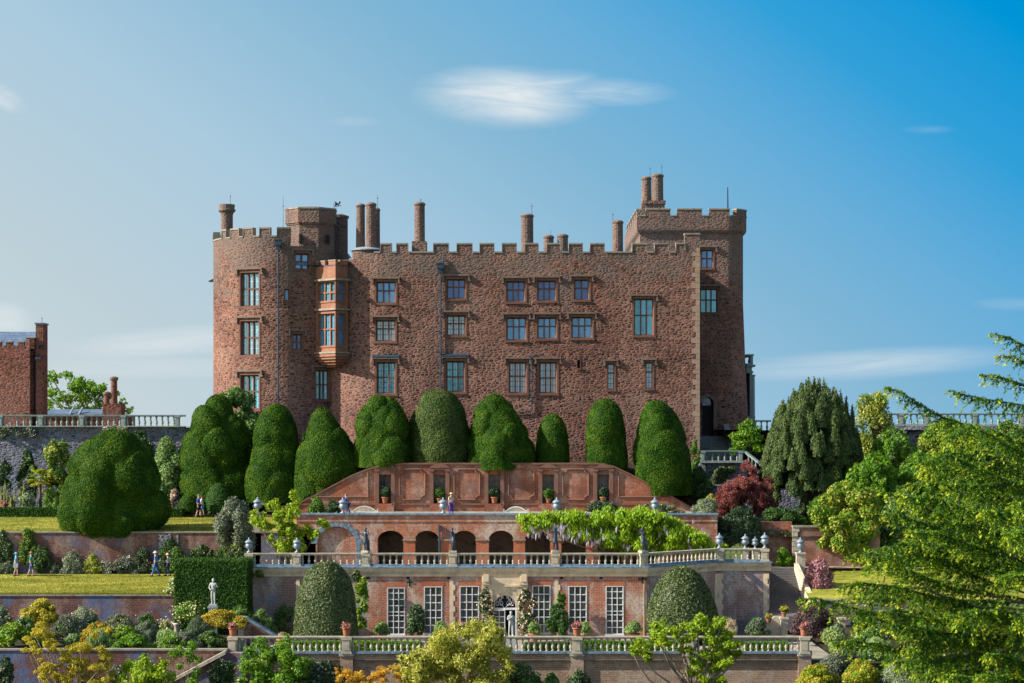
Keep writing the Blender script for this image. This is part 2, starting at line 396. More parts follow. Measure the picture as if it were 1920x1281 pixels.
L('lime', (0.12, 0.22, 0.008), (0.24, 0.36, 0.012), (0.38, 0.46, 0.03), trans=0.38)
L('wisteria', (0.1, 0.22, 0.005), (0.24, 0.4, 0.008), (0.4, 0.5, 0.02), trans=0.38)
L('bright', (0.045, 0.14, 0.008), (0.12, 0.27, 0.012), (0.28, 0.4, 0.03), trans=0.35)
L('mid', (0.028, 0.08, 0.012), (0.065, 0.16, 0.02), (0.16, 0.28, 0.04), trans=0.3)
L('dark', (0.012, 0.035, 0.012), (0.028, 0.065, 0.02), (0.055, 0.1, 0.03), trans=0.2, spec=0.35)
L('greygreen', (0.05, 0.08, 0.055), (0.11, 0.14, 0.09), (0.2, 0.22, 0.15), trans=0.2)
L('silver', (0.13, 0.17, 0.12), (0.22, 0.26, 0.17), (0.36, 0.38, 0.27), trans=0.2)
L('grassblade', (0.1, 0.13, 0.015), (0.22, 0.23, 0.03), (0.36, 0.33, 0.07), trans=0.3, spec=0.1)
L('irish', (0.035, 0.07, 0.022), (0.09, 0.135, 0.045), (0.19, 0.22, 0.09), trans=0.12, spec=0.08)
L('pale', (0.12, 0.22, 0.07), (0.23, 0.35, 0.12), (0.4, 0.48, 0.22), trans=0.35)
L('golden', (0.2, 0.19, 0.015), (0.42, 0.37, 0.03), (0.62, 0.5, 0.06), trans=0.35)
L('orange', (0.34, 0.15, 0.015), (0.55, 0.3, 0.03), (0.6, 0.45, 0.05), trans=0.35)
L('yellowgreen', (0.15, 0.19, 0.02), (0.36, 0.37, 0.05), (0.62, 0.58, 0.14), trans=0.33, patch=0.35)
L('redmaple', (0.1, 0.024, 0.024), (0.22, 0.062, 0.056), (0.36, 0.13, 0.11), trans=0.3)
L('purple', (0.06, 0.03, 0.04), (0.11, 0.06, 0.07), (0.17, 0.11, 0.1), trans=0.25)
L('conifer_tip', (0.14, 0.25, 0.01), (0.34, 0.42, 0.02), (0.58, 0.56, 0.05), trans=0.35, spec=0.15, patch=0.5, patch_scale=2.0)
L('conifer', (0.015, 0.055, 0.006), (0.05, 0.135, 0.009), (0.17, 0.27, 0.015), trans=0.3, spec=0.15, patch=0.55, patch_scale=2.2)
L('pinkflower', (0.5, 0.2, 0.22), (0.65, 0.38, 0.38), (0.75, 0.55, 0.5), trans=0.3)
L('peach', (0.6, 0.42, 0.32), (0.7, 0.55, 0.42), (0.75, 0.65, 0.55), trans=0.3)
L('cream', (0.55, 0.45, 0.3), (0.68, 0.58, 0.42), (0.75, 0.68, 0.55), trans=0.3)
L('mauve', (0.26, 0.16, 0.36), (0.36, 0.24, 0.46), (0.46, 0.36, 0.55), trans=0.3)
L('lilac', (0.3, 0.27, 0.36), (0.42, 0.38, 0.48), (0.55, 0.5, 0.58), trans=0.3)
L('redflower', (0.5, 0.03, 0.025), (0.6, 0.06, 0.04), (0.65, 0.12, 0.06), trans=0.3)
L('coral', (0.4, 0.12, 0.1), (0.5, 0.2, 0.17), (0.6, 0.3, 0.24), trans=0.3)
L('mauvebush', (0.28, 0.1, 0.13), (0.4, 0.19, 0.22), (0.5, 0.3, 0.3), trans=0.3)
L('whiteflower', (0.6, 0.6, 0.55), (0.7, 0.7, 0.65), (0.75, 0.75, 0.7), trans=0.3)
# ------------------------------------------------------------------ foliage
def nrmz(a): return a / np.maximum(np.linalg.norm(a, axis=-1, keepdims=True), 1e-9)

def wob(p, freq, rng, n=5):
    k = rng.normal(size=(n, 3)) * freq; ph = rng.uniform(0, 2 * pi, n)
    return np.sin(p @ k.T + ph).mean(-1)

def ell_grid(c, r, nu=14, nv=9, amp=0.0, freq=2.0, rng=RNG):
    ph = np.linspace(-pi / 2 + 0.02, pi / 2 - 0.02, nv); th = np.linspace(0, 2 * pi, nu, endpoint=False)
    d = np.stack([np.cos(ph)[:, None] * np.cos(th), np.cos(ph)[:, None] * np.sin(th), np.sin(ph)[:, None] + 0 * th], -1)
    s = np.ones(d.shape[:2])
    if amp: s = s + amp * wob(d, freq, rng) * 1.8
    return np.asarray(c) + d * s[..., None] * np.asarray(r)

def dome_grid(cx, cy, zb, zt, rx, ry, a=2.2, b=2.0, flare=0.0, lean=0.0, nu=96, nv=64, lumps=0, D=1.5, lamp=0.3, low=False, rng=RNG, under=0.0):
    h = np.linspace(0, 1, nv) ** 0.85 * 0.998; th = np.linspace(0, 2 * pi, nu, endpoint=False)
    w = (1 - h ** a) ** (1 / b) * (1 + flare * (1 - h)); w = w / w.max(); w = w * (1 - under * np.clip(1 - h / .3, 0, 1) ** 1.5)
    G = np.stack([cx + lean * (h * h)[:, None] + w[:, None] * rx * np.cos(th), cy + w[:, None] * ry * np.sin(th), zb + (zt - zb) * h[:, None] + 0 * th], -1)
    ctr = np.stack([cx + lean * h * h, cy + 0 * h, zb + (zt - zb) * (h * 0.7)], -1)[:, None, :]
    dirn = nrmz(G - ctr)
    G = G + dirn * (0.05 * rx * wob(G, 0.7, rng) + 0.02 * rx * wob(G, 1.9, rng))[..., None]
    if lumps:
        flat = G.reshape(-1, 3)
        wts = np.ones(len(flat))
        if low: wts = (1.15 - (flat[:, 2] - zb) / (zt - zb)) ** 1.5
        ix = rng.choice(len(flat), lumps, p=wts / wts.sum()); fp = flat[ix]
        Dk = D * rng.uniform(0.6, 1.35, lumps)
        d = np.linalg.norm(flat[:, None, :] - fp[None], axis=-1)
        bmp = np.sqrt(np.maximum(0, 1 - (d / Dk) ** 2)) * Dk / D
        G = G + dirn * (lamp * np.minimum(np.maximum(bmp.max(1), .3).reshape(G.shape[:2]) - 0.8, 0.2))[..., None]
    return G

def sample_grid(G, n, rng=RNG):
    nv, nu = G.shape[:2]
    a = G[:-1]; b = np.roll(G, -1, 1)[:-1]; d = G[1:]; c = np.roll(G, -1, 1)[1:]
    nn = np.cross(c - a, d - b); ar = np.linalg.norm(nn, axis=-1).ravel()
    ix = rng.choice(len(ar), n, p=ar / ar.sum()); s, t = rng.random((2, n, 1))
    f = lambda q: q.reshape(-1, 3)[ix]
    p = (f(a) * (1 - s) + f(b) * s) * (1 - t) + (f(d) * (1 - s) + f(c) * s) * t
    return p, nrmz(f(nn)), ar.sum() * 0.5

class Fol:
    def __init__(s): s.V = []; s.Q = []; s.mi = []; s.n = 0; s.mats = []
    def mat(s, m):
        m = M[m] if isinstance(m, str) else m
        if m not in s.mats: s.mats.append(m)
        return s.mats.index(m)
    def core(s, G, m, shrink=1.0):
        nv, nu = G.shape[:2]; c = G.reshape(-1, 3).mean(0)
        V = (c + (G - c) * shrink).reshape(-1, 3)
        i = np.arange(nv - 1)[:, None] * nu; j = np.arange(nu)[None]; j2 = (j + 1) % nu
        q = np.stack([i + j, i + j2, i + nu + j2, i + nu + j], -1).reshape(-1, 4)
        s.add(V, q, m)
    def add(s, V, q, m):
        s.V.append(np.asarray(V, float).reshape(-1, 3)); s.Q.append(np.asarray(q) + s.n); s.mi.append(np.full(len(q), s.mat(m))); s.n += len(s.V[-1])
    def leaves(s, p, n, L, W, m, tilt=0.55, dirs=None, dj=0.4, rng=RNG):
        k = len(p)
        if k == 0: return
        nn = nrmz(n + rng.normal(size=(k, 3)) * tilt)
        if dirs is None: t = nrmz(np.cross(nn, rng.normal(size=(k, 3))))
        else:
            t = nrmz(np.asarray(dirs) + rng.normal(size=(k, 3)) * dj)
            nn = nrmz(nn - t * (nn * t).sum(-1, keepdims=True))
        b = np.cross(nn, t); sc = rng.uniform(0.6, 1.3, (k, 1))
        l = t * sc * L / 2; w = b * sc * W / 2
        V = np.stack([p - l, p + w, p + l + nn * L * 0.08, p - w], 1).reshape(-1, 3)
        s.add(V, np.arange(k * 4).reshape(k, 4), m)
    def mesh(s, name, off=(0, 0, 0)):
        return np_mesh(name, np.concatenate(s.V) - np.asarray(off), [np.concatenate(s.Q)], s.mats, np.concatenate(s.mi))
    def build(s, name, parent=None):
        return link(name, s.mesh(name, tuple(wloc(parent)) if parent else (0, 0, 0)), parent)
    def top(s, name, base, label, cat, group=None):
        o = link(name, s.mesh(name, base)); o.location = base
        return tag(o, label, cat, group)

def fur(f, G, m, L, W, cover=1.2, tilt=0.55, up=0.15, out=0.0, dirs=None, rng=RNG, back=0.5):
    _, _, A = sample_grid(G, 4, rng)
    n = max(20, int(cover * A / (L * W * 0.45)))
    p, nn, _ = sample_grid(G, n, rng)
    keep = (nn[:, 1] < 0.25) | (rng.random(len(p)) < back); p, nn = p[keep], nn[keep]
    p = p + nn * (rng.random((len(p), 1)) - 0.35) * L * 0.6 + nn * out
    nn = nn + np.array([0, 0, up])
    f.leaves(p, nn, L, W, m, tilt, None if dirs is None else np.tile(dirs, (len(p), 1)), rng=rng)

def blob_set(c, r, n, br, shape='mound', rng=RNG, jit=0.4):
    """n blobs that fill an ellipsoid or mound of half-sizes r at c (mound: c at its bottom, r[2] its height)"""
    out = []
    r = np.asarray(r, float); c = np.asarray(c, float)
    for i in range(n):
        k = br * rng.uniform(1 - jit, 1 + jit)
        rb = np.minimum(r * k * (np.array([1, 1, .62]) if shape == 'mound' else 1), 1.2 * np.median(r * k) + 0.06); rb[1] = max(rb[1], min(.7 * min(rb[0], rb[2]), r[1]))
        rb[2] = max(rb[2], .5 * min(rb[0], r[2] * .5)); t = rng.uniform(0, 2 * pi)
        if shape == 'mound':
            h = 1.0 if i == 0 else rng.random() ** 0.8; w = math.sqrt(max(0, 1 - h ** 2.2)) * rng.uniform(.35, 1) ** .6
            o = np.array([w * math.cos(t) * max(r[0] - rb[0], 0), w * math.sin(t) * max(r[1] - rb[1], 0), rb[2] * .7 + h * max(r[2] - 1.7 * rb[2], 0)])
        else:
            h = rng.uniform(-1, 1); w = math.sqrt(max(0, 1 - abs(h) ** 2.4)) * rng.uniform(.3, 1) ** .6
            o = np.array([w * math.cos(t) * max(r[0] - rb[0], 0), w * math.sin(t) * max(r[1] - rb[1], 0), h * max(r[2] - rb[2], 0)])
        out.append((c + o, rb))
    return out

def blob_foliage(f, blobs, leaf, L, W, cover=1.3, core=None, tilt=0.6, amp=0.2, up=0.2, rng=RNG, shrink=0.72, dirs=None, shell=0.6):
    C = np.array([b[0] for b in blobs]); R = np.array([b[1] for b in blobs])
    for i, (c, r) in enumerate(blobs):
        G = ell_grid(c, r, 14, 9, amp, 2.2, rng)
        if core: f.core(G, core, shrink)
        _, _, A = sample_grid(G, 4, rng); n = max(12, int(cover * A / (L * W * 0.45)))
        p, nn, _ = sample_grid(G, n, rng)
        p = c + (p - c) * (1 + (rng.random((len(p), 1)) ** 0.8 - 0.68) * shell)
        ins = ((((p[:, None] - C[None]) / R[None]) ** 2).sum(-1) < 0.55); ins[:, i] = False
        keep = ~ins.any(1) & ((nn[:, 1] < 0.3) | (rng.random(len(p)) < 0.5))
        p, nn = p[keep], nn[keep]
        f.leaves(p, nn + np.array([0, 0, up]), L, W, leaf, tilt, None if dirs is None else np.tile(dirs, (len(p), 1)), rng=rng)

def flowers(f, blobs, mat, n, size, rng=RNG, per=5, spread=0.12, top=False):
    for i in range(n):
        c, r = blobs[rng.integers(len(blobs))]
        d = nrmz(rng.normal(size=3)); d[1] = -abs(d[1])
        if top: d[2] = abs(d[2]) + 0.3
        d = nrmz(d); p = c + d * r * 1.03
        q = p + rng.normal(size=(per, 3)) * spread
        f.leaves(q, np.tile(d, (per, 1)), size, size, mat, 0.6, rng=rng)

def limbs(mb, base, tips, r0, r1, rng=RNG, seg=5, bend=0.25):
    for t in tips:
        a = Vector(base); b = Vector(t); pts = []
        n = (b - a).length
        off = Vector(rng.normal(size=3)) * bend * n * 0.3
        for i in range(seg + 1):
            k = i / seg; q = a.lerp(b, k) + off * math.sin(pi * k) + Vector((0, 0, -0.12 * n * math.sin(pi * k)))
            pts.append(q)
        mb.tube(pts, [r0 + (r1 - r0) * i / seg for i in range(seg + 1)], 6)

def shrub(name, label, cat, u0, u1, v0, v1, Y, leaf, core, L=0.16, W=0.09, n=14, br=0.32, shape='mound', depth=0.8, cover=1.6,
          group=None, fl=None, base=None, seed=0, tilt=0.6, dirs=None, up=0.2, trunk=None, shell=0.6, leaf2=None):
    """a bush that fills the box (u0..u1, v0..v1) of the photograph at distance Y"""
    rng = np.random.default_rng(seed + int(u0 * 7 + v0 * 13))
    xa, xb, za, zb = PX(u0, Y), PX(u1, Y), PZ(v1, Y), PZ(v0, Y)
    rx = (xb - xa) / 2; cx = (xa + xb) / 2; ry = rx * depth
    if shape == 'mound': c = (cx, Y, za); r = (rx, ry, zb - za)
    else: c = (cx, Y, (za + zb) / 2); r = (rx, ry, (zb - za) / 2)
    bl = blob_set(c, r, n, br, shape, rng)
    f = Fol(); blob_foliage(f, bl, leaf, L, W, cover, core, tilt, rng=rng, dirs=dirs, up=up, shell=shell)
    if not leaf2 and leaf not in ('redmaple', 'purple', 'golden', 'peach', 'mauvebush'): leaf2 = (('mid', 'bright', 'pale', 'yellowgreen', 'greygreen')[int(rng.integers(5))], .2)
    if leaf2: blob_foliage(f, bl, leaf2[0], L, W, cover * leaf2[1], None, tilt, rng=rng, up=up, shell=shell)
    bz = za if base is None else base
    loc = (cx, Y, bz)
    if not fl and not trunk:
        return f.top(name, loc, label, cat, group)
    root = thing(name, label, cat, loc, group)
    f.build('crown' if trunk else 'foliage', root)
    if fl:
        g = Fol(); flowers(g, bl, *fl, rng=rng); g.build('blossoms', root)
    if trunk:
        mb = MB(); tr, bk = trunk
        mid = (cx, Y, bz + (c[2] - bz) * 0.55 if shape != 'mound' else bz + 0.25 * (zb - bz))
        mb.tube([(cx, Y, bz - 0.3), mid], [tr * 1.2, tr], 8)
        tips = [tuple(b[0]) for b in bl[:9]]
        limbs(mb, mid, tips, tr * 0.7, tr * 0.2, rng)
        mb.build('trunk', M[bk], root, True)
    return root

def yew(label, u0, u1, v0, v1, Y, name='clipped_yew', a=2.2, b=2.0, flare=0.0, lean=0.0, lumps=0, D=1.4, lamp=0.3, low=False, leaf='yew', L=0.12, W=0.065,
        cover=1.35, depth=1.0, seed=1, under=0.0, cat='topiary', group='clipped yew trees above the terraces', tilt=0.4, trunk=True, core='yew_core'):
    rng = np.random.default_rng(seed)
    xa, xb, za, zb = PX(u0, Y), PX(u1, Y), PZ(v1, Y), PZ(v0, Y)
    rx = (xb - xa) / 2
    G = dome_grid((xa + xb) / 2, Y, za, zb, rx, rx * depth, a, b, flare, PX(960 + lean, Y), lumps=lumps, D=D, lamp=lamp, low=low, rng=rng, under=under)
    root = thing(name, label, cat, ((xa + xb) / 2, Y, za), group)
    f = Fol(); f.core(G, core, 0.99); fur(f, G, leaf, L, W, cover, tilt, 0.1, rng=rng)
    f.build('crown', root)
    if trunk:
        mb = MB(); mb.tube([((xa + xb) / 2, Y, za - 0.5), ((xa + xb) / 2, Y, za + (zb - za) * 0.4)], [0.35, 0.2], 8); mb.build('trunk', M['bark'], root, True)
    return root

# ------------------------------------------------------------------ walls
def arc(cx, cy, r, a0, a1, n):
    return [(cx + r * math.cos(math.radians(a0 + (a1 - a0) * i / n)), cy + r * math.sin(math.radians(a0 + (a1 - a0) * i / n))) for i in range(n + 1)]

class Path:
    def __init__(s, pts):
        s.p = pts; s.s = [0.0]
        for a, b in zip(pts, pts[1:]): s.s.append(s.s[-1] + math.hypot(b[0] - a[0], b[1] - a[1]))
    def at(s, q):
        q = min(max(q, 0), s.s[-1])
        for i in range(len(s.p) - 1):
            if q <= s.s[i + 1] + 1e-9:
                t = (q - s.s[i]) / (s.s[i + 1] - s.s[i]); a, b = s.p[i], s.p[i + 1]
                return (a[0] + (b[0] - a[0]) * t, a[1] + (b[1] - a[1]) * t)
        return s.p[-1]
    def su(s, u):
        k = (u - 960) / F; best = None
        for i in range(len(s.p) - 1):
            (x0, y0), (x1, y1) = s.p[i], s.p[i + 1]; dx, dy = x1 - x0, y1 - y0
            den = dx - k * dy
            if abs(den) < 1e-9 or dx <= 1e-6: continue
            t = (k * y0 - x0) / den
            if -1e-6 <= t <= 1 + 1e-6:
                yy = y0 + t * dy
                if best is None or yy < best[1]: best = (s.s[i] + t * (s.s[i + 1] - s.s[i]), yy)
        if best is None:
            i = min(range(len(s.p)), key=lambda j: abs(s.p[j][0] / s.p[j][1] - k)); return s.s[i]
        return best[0]
    def frame(s, s0, s1):
        a, b = s.at(s0), s.at(s1); d = math.hypot(b[0] - a[0], b[1] - a[1])
        return (a[0], a[1], (b[0] - a[0]) / d, (b[1] - a[1]) / d), d

def wall_grid(mb, path, s0, s1, z0, z1, holes=()):
    ss = {round(s0, 5), round(s1, 5)} | {round(q, 5) for q in path.s if s0 < q < s1}
    zs = {round(z0, 5), round(z1, 5)}
    for h in holes:
        for q in h[:2]:
            if s0 < q < s1: ss.add(round(q, 5))
        for q in h[2:4]:
            if z0 < q < z1: zs.add(round(q, 5))
    ss = sorted(ss); zs = sorted(zs)
    for i in range(len(ss) - 1):
        a, b = path.at(ss[i]), path.at(ss[i + 1]); ms = (ss[i] + ss[i + 1]) / 2
        for j in range(len(zs) - 1):
            mz = (zs[j] + zs[j + 1]) / 2
            if any(h[0] < ms < h[1] and h[2] < mz < h[3] for h in holes): continue
            mb.face((*a, zs[j]), (*b, zs[j]), (*b, zs[j + 1]), (*a, zs[j + 1]))

def fpt(fr, a, d, z):
    ox, oy, tx, ty = fr
    return (ox + tx * a - ty * d, oy + ty * a + tx * d, z)

def ring(mb, fr, A, dA, B, dB):
    """four faces between two rectangles (a0,a1,z0,z1) at two depths"""
    def cs(R, d): return [fpt(fr, R[0], d, R[2]), fpt(fr, R[1], d, R[2]), fpt(fr, R[1], d, R[3]), fpt(fr, R[0], d, R[3])]
    a, b = cs(A, dA), cs(B, dB)
    for i in range(4):
        j = (i + 1) % 4; mb.face(a[i], a[j], b[j], b[i])

def window(parent, fr, a0, a1, z0, z1, cols=3, trans=(0.5,), fw=0.28, pane='glass', hood='hood', deep=0.3, frame='sandstone', bars=None, name='window', mull=0.11):
    R0 = (a0 - fw, a1 + fw, z0 - fw * 0.7, z1 + fw)
    mb = MB()
    R1 = (R0[0] + fw * .55, R0[1] - fw * .55, R0[2] + fw * .4, R0[3] - fw * .55); R2 = (a0, a1, z0, z1)
    o = 0.004
    ring(mb, fr, (R0[0] - o, R0[1] + o, R0[2] - o, R0[3] + o), 0.06, (R0[0] - o, R0[1] + o, R0[2] - o, R0[3] + o), -0.035)
    ring(mb, fr, (R0[0] - o, R0[1] + o, R0[2] - o, R0[3] + o), -0.035, R1, -0.035)
    ring(mb, fr, R1, -0.035, R1, 0.05); ring(mb, fr, R1, 0.05, R2, deep)
    w = (a1 - a0) / cols
    for i in range(1, cols): mb.fbox(fr, a0 + i * w - mull / 2, a0 + i * w + mull / 2, deep - 0.14, deep + 0.03, z0, z1)
    zt = [z0 + (z1 - z0) * t for t in trans]
    for t in zt: mb.fbox(fr, a0, a1, deep - 0.12, deep + 0.02, t - mull / 2, t + mull / 2)
    mb.fbox(fr, R0[0] - 0.06, R0[1] + 0.06, -0.09, -0.036, R0[2] - 0.09, R0[2])
    wn = mb.build(name, M[frame], parent)
    pn = MB(); zz = [z0] + zt + [z1]
    for i in range(cols):
        for j in range(len(zz) - 1):
            A0, A1 = a0 + i * w, a0 + (i + 1) * w
            pn.face(fpt(fr, A0, deep, zz[j]), fpt(fr, A1, deep, zz[j]), fpt(fr, A1, deep, zz[j + 1]), fpt(fr, A0, deep, zz[j + 1]))
            if bars:
                pn.mat(1); nb = max(2, int((zz[j + 1] - zz[j]) / 0.42))
                for q in range(1, nb):
                    zq = zz[j] + (zz[j + 1] - zz[j]) * q / nb; pn.fbox(fr, A0, A1, deep - 0.03, deep - 0.004, zq - 0.018, zq + 0.018)
                pn.fbox(fr, (A0 + A1) / 2 - 0.014, (A0 + A1) / 2 + 0.014, deep - 0.03, deep - 0.004, zz[j], zz[j + 1]); pn.mat(0)
    pn.build('pane', [M[pane], M[bars or 'lead']], wn)
    if hood:
        h = MB(); e = 0.2; zt_ = R0[3] + 0.1
        h.fbox(fr, R0[0] - e, R0[1] + e, -0.2, 0.0, zt_, zt_ + 0.15)
        h.fbox(fr, R0[0] - e, R0[0] - e + 0.13, -0.17, 0.0, zt_ - 0.42, zt_); h.fbox(fr, R0[1] + e - 0.13, R0[1] + e, -0.17, 0.0, zt_ - 0.42, zt_)
        h.fbox(fr, R0[0] - e - 0.1, R0[0] - e, -0.17, 0.0, zt_ - 0.42, zt_ - 0.32); h.fbox(fr, R0[1] + e, R0[1] + e + 0.1, -0.17, 0.0, zt_ - 0.42, zt_ - 0.32)
        if hood == 'lead':
            h.mat(1); h.hexa([fpt(fr, R0[0] - e, -0.24, zt_ + 0.153), fpt(fr, R0[1] + e, -0.24, zt_ + 0.153), fpt(fr, R0[1] + e, 0, zt_ + 0.153), fpt(fr, R0[0] - e, 0, zt_ + 0.153),
                     fpt(fr, R0[0] - e, -0.24, zt_ + 0.2), fpt(fr, R0[1] + e, -0.24, zt_ + 0.2), fpt(fr, R0[1] + e, 0, zt_ + 0.36), fpt(fr, R0[0] - e, 0, zt_ + 0.36)])
        h.build('hood_mould', [M['hood'], M['pipe']], wn)
    return wn

def merlons(root, path, spans, zs, zt, th=0.5, name='merlon', mat='rubble', cop='coping', returns=True):
    """each merlon a part with a coping of its own"""
    for (s0, s1) in spans:
        fr, d = path.frame(s0, s1)
        mb = MB().fbox(fr, 0, d, 0.0, th, zs, zt)
        m = mb.build(name, M[mat], root)
        c = MB().fbox(fr, -0.05, d + 0.05, -0.06, th + 0.05, zt, zt + 0.13)
        if returns:
            c.fbox(fr, -0.05, -0.003, -0.06, th + 0.05, zs + 0.12, zt); c.fbox(fr, d + 0.003, d + 0.05, -0.06, th + 0.05, zs + 0.12, zt)
        c.build('coping', M[cop], m)

def crenel_sills(root, path, spans, s0, s1, zs, th=0.5):
    q = s0
    for a, b in list(spans) + [(s1, s1)]:
        if a - q > 0.12:
            n = max(1, int((a - q) / 0.6)); mb = MB()
            for i in range(n):
                fr, d = path.frame(q + 0.05 + (a - q - 0.1) * i / n, q + 0.05 + (a - q - 0.1) * (i + 1) / n); mb.fbox(fr, 0, d, -0.06, th, zs - 0.003, zs + 0.11)
            mb.build('crenel_coping', M['coping'], root)
        q = b

def baluster_mesh(h, r, mat, seg=8):
    pr = [(0.9, 0), (0.9, .06), (.6, .09), (.5, .13), (.75, .2), (1.0, .32), (.92, .42), (.6, .6), (.42, .74), (.45, .8), (.7, .84), (.5, .88), (.85, .93), (.85, 1)]
    return MB().lathe([(r * a, h * b) for a, b in pr], n=seg).mesh('baluster', M[mat], smooth=True)

def balustrade(label, pts, z0, h, posts, step=0.39, mat='limestone', name='balustrade', plinth='ledge', post_w=0.5, bal_r=0.095, group=None, dz=0.0, maxb=100, ends=()):
    """pts: plan polyline; posts: distances along it; z0 the foot (dz: rise at the far end)"""
    pa = Path(pts); S = pa.s[-1]
    root = thing(name, label, 'balustrade', (*pa.at(S / 2), z0), group)
    zz = lambda s: z0 + dz * s / S
    mb = MB(); pl = MB()
    for i in range(len(pts) - 1):
        fr, d = pa.frame(pa.s[i], pa.s[i + 1]); k = zz(pa.s[i]); e = zz(pa.s[i + 1]) - k
        mb.fbox(fr, 0, d, -0.2, 0.2, k + h - 0.07, k + h, e); mb.fbox(fr, 0, d, -0.14, 0.14, k + h - 0.15, k + h - 0.071, e)
        pl.fbox(fr, 0, d, -0.2, 0.2, k - 0.05, k + 0.1, e)
    mb.build('rail', M[mat], root); pl.build('plinth', M[plinth], root)
    pw = post_w / 2
    pm = MB().box(-pw, pw, -pw, pw, 0, h - 0.071).box(-pw - .05, pw + .05, -pw - .05, pw + .05, 0, 0.13).box(-pw - .05, pw + .05, -pw - .05, pw + .05, h - .16, h + 0.03)
    pm.box(-pw * .65, pw * .65, -pw - 0.02, -pw + .01, 0.22, h - 0.26)
    me = pm.mesh('post', M[mat]); bm_ = baluster_mesh(h - 0.25, bal_r, mat)
    for s in posts:
        x, y = pa.at(s); o = link('post', me, root); o.location = Vector((x, y, zz(s) - 0.055)) - root.location
        a, b = pa.at(max(0, s - .1)), pa.at(min(S, s + .1)); o.rotation_euler = (0, 0, math.atan2(b[1] - a[1], b[0] - a[0]))
    ed = sorted(set([0.0] + list(posts) + [S])); nb = 0
    for a, b in zip(ed, ed[1:]):
        m = pw + 0.12; L_ = b - a - 2 * m
        if L_ < 0.2: continue
        k = max(1, round(L_ / step))
        for i in range(k + 1):
            if nb >= maxb: break
            s = a + m + L_ * i / k; x, y = pa.at(s)
            o = link('baluster', bm_, root); o.location = Vector((x, y, zz(s) + 0.1)) - root.location; nb += 1
    return root

# ------------------------------------------------------------------ urns, pots, figures
def urn_mesh(kind):
    if kind == 'covered':
        pr = [(.2, 0), (.22, .06), (.12, .12), (.07, .2), (.1, .25), (.06, .3), (.2, .38), (.3, .52), (.31, .72), (.25, .8), (.27, .86), (.36, .93), (.37, 1.0), (.3, 1.05), (.22, 1.14), (.1, 1.2), (.06, 1.24), (.09, 1.3), (.06, 1.36), (.01, 1.42)]
    else:
        pr = [(.13, 0), (.15, .03), (.17, .06), (.2, .3), (.215, .34), (.25, .345), (.25, .41), (.2, .41), (.18, .36), (.01, .35)]
    return pr

URN_ME = None
def urn(label, x, y, z, s=1.0, mat='leadurn'):
    mb = MB(); pr = [(r * s, h * s) for r, h in urn_mesh('covered')]
    mb.lathe(pr[:12], (x, y, z), 16, 8, 0.06)
    root = thing('garden_urn', label, 'urn', (x, y, z), 'covered lead urns on the terraces')
    mb.box(x - .2 * s, x + .2 * s, y - .2 * s, y + .2 * s, z, z + .05 * s)
    mb.build('bowl', M[mat], root, True)
    ld = MB().lathe([(r, h + 0.002) for r, h in pr[11:]], (x, y, z), 16, 16, 0.05); ld.build('lid', M[mat], root, True)
    for sg in (-1, 1):
        MB().tube([(x + sg * .28 * s, y, z + .72 * s), (x + sg * .4 * s, y, z + .66 * s), (x + sg * .36 * s, y, z + .5 * s), (x + sg * .26 * s, y, z + .46 * s)], .03 * s, 5).build('handle', M[mat], root)
    return root

def pot(label, x, y, z, s=1.0, leaf='mid', fl=None, ph=0.35, pr_=0.32, name='terracotta_pot', cat='plant pot', group='potted plants along the orangery terrace', L=0.12, W=0.07, n=9, nfl=26, potmat='terracotta', plant='pot_plant'):
    root = thing(name, label, cat, (x, y, z), group)
    MB().lathe([(r * s, h * s) for r, h in urn_mesh('pot')], (x, y, z), 14).build('pot', M[potmat], root, True)
    rng = np.random.default_rng(int(abs(x * 131 + z * 17)) + 3)
    bl = blob_set((x, y, z + 0.36 * s), (pr_, pr_, ph), n, 0.4, 'mound', rng)
    f = Fol(); blob_foliage(f, bl, leaf, L, W, 1.3, 'yew_core', 0.8, rng=rng, shrink=0.6)
    f.build('foliage', root)
    if fl:
        g = Fol(); flowers(g, bl, fl, nfl, 0.1, rng, 4, 0.07, True); g.build('blossoms', root)
    return root

def skin(name, joints, edges, mat, parent=None, loc=(0, 0, 0), root=0, sub=1, rz=0.0, s=1.0):
    me = bpy.data.meshes.new(name)
    me.from_pydata([(a * s, b * s, c * s) for (a, b, c, *_r) in joints], edges, []); me.materials.append(M[mat] if isinstance(mat, str) else mat)
    o = link(name, me, parent); o.location = loc; o.rotation_euler = (0, 0, rz)
    md = o.modifiers.new('Skin', 'SKIN'); md.use_smooth_shade = True
    for i, j in enumerate(joints):
        sv = me.skin_vertices[0].data[i]; r = j[3]
        sv.radius = (r[0] * s, r[1] * s) if hasattr(r, '__len__') else (r * s, r * s); sv.use_root = (i == root)
    sb = o.modifiers.new('Subdivision', 'SUBSURF'); sb.levels = sub; sb.render_levels = sub
    return o

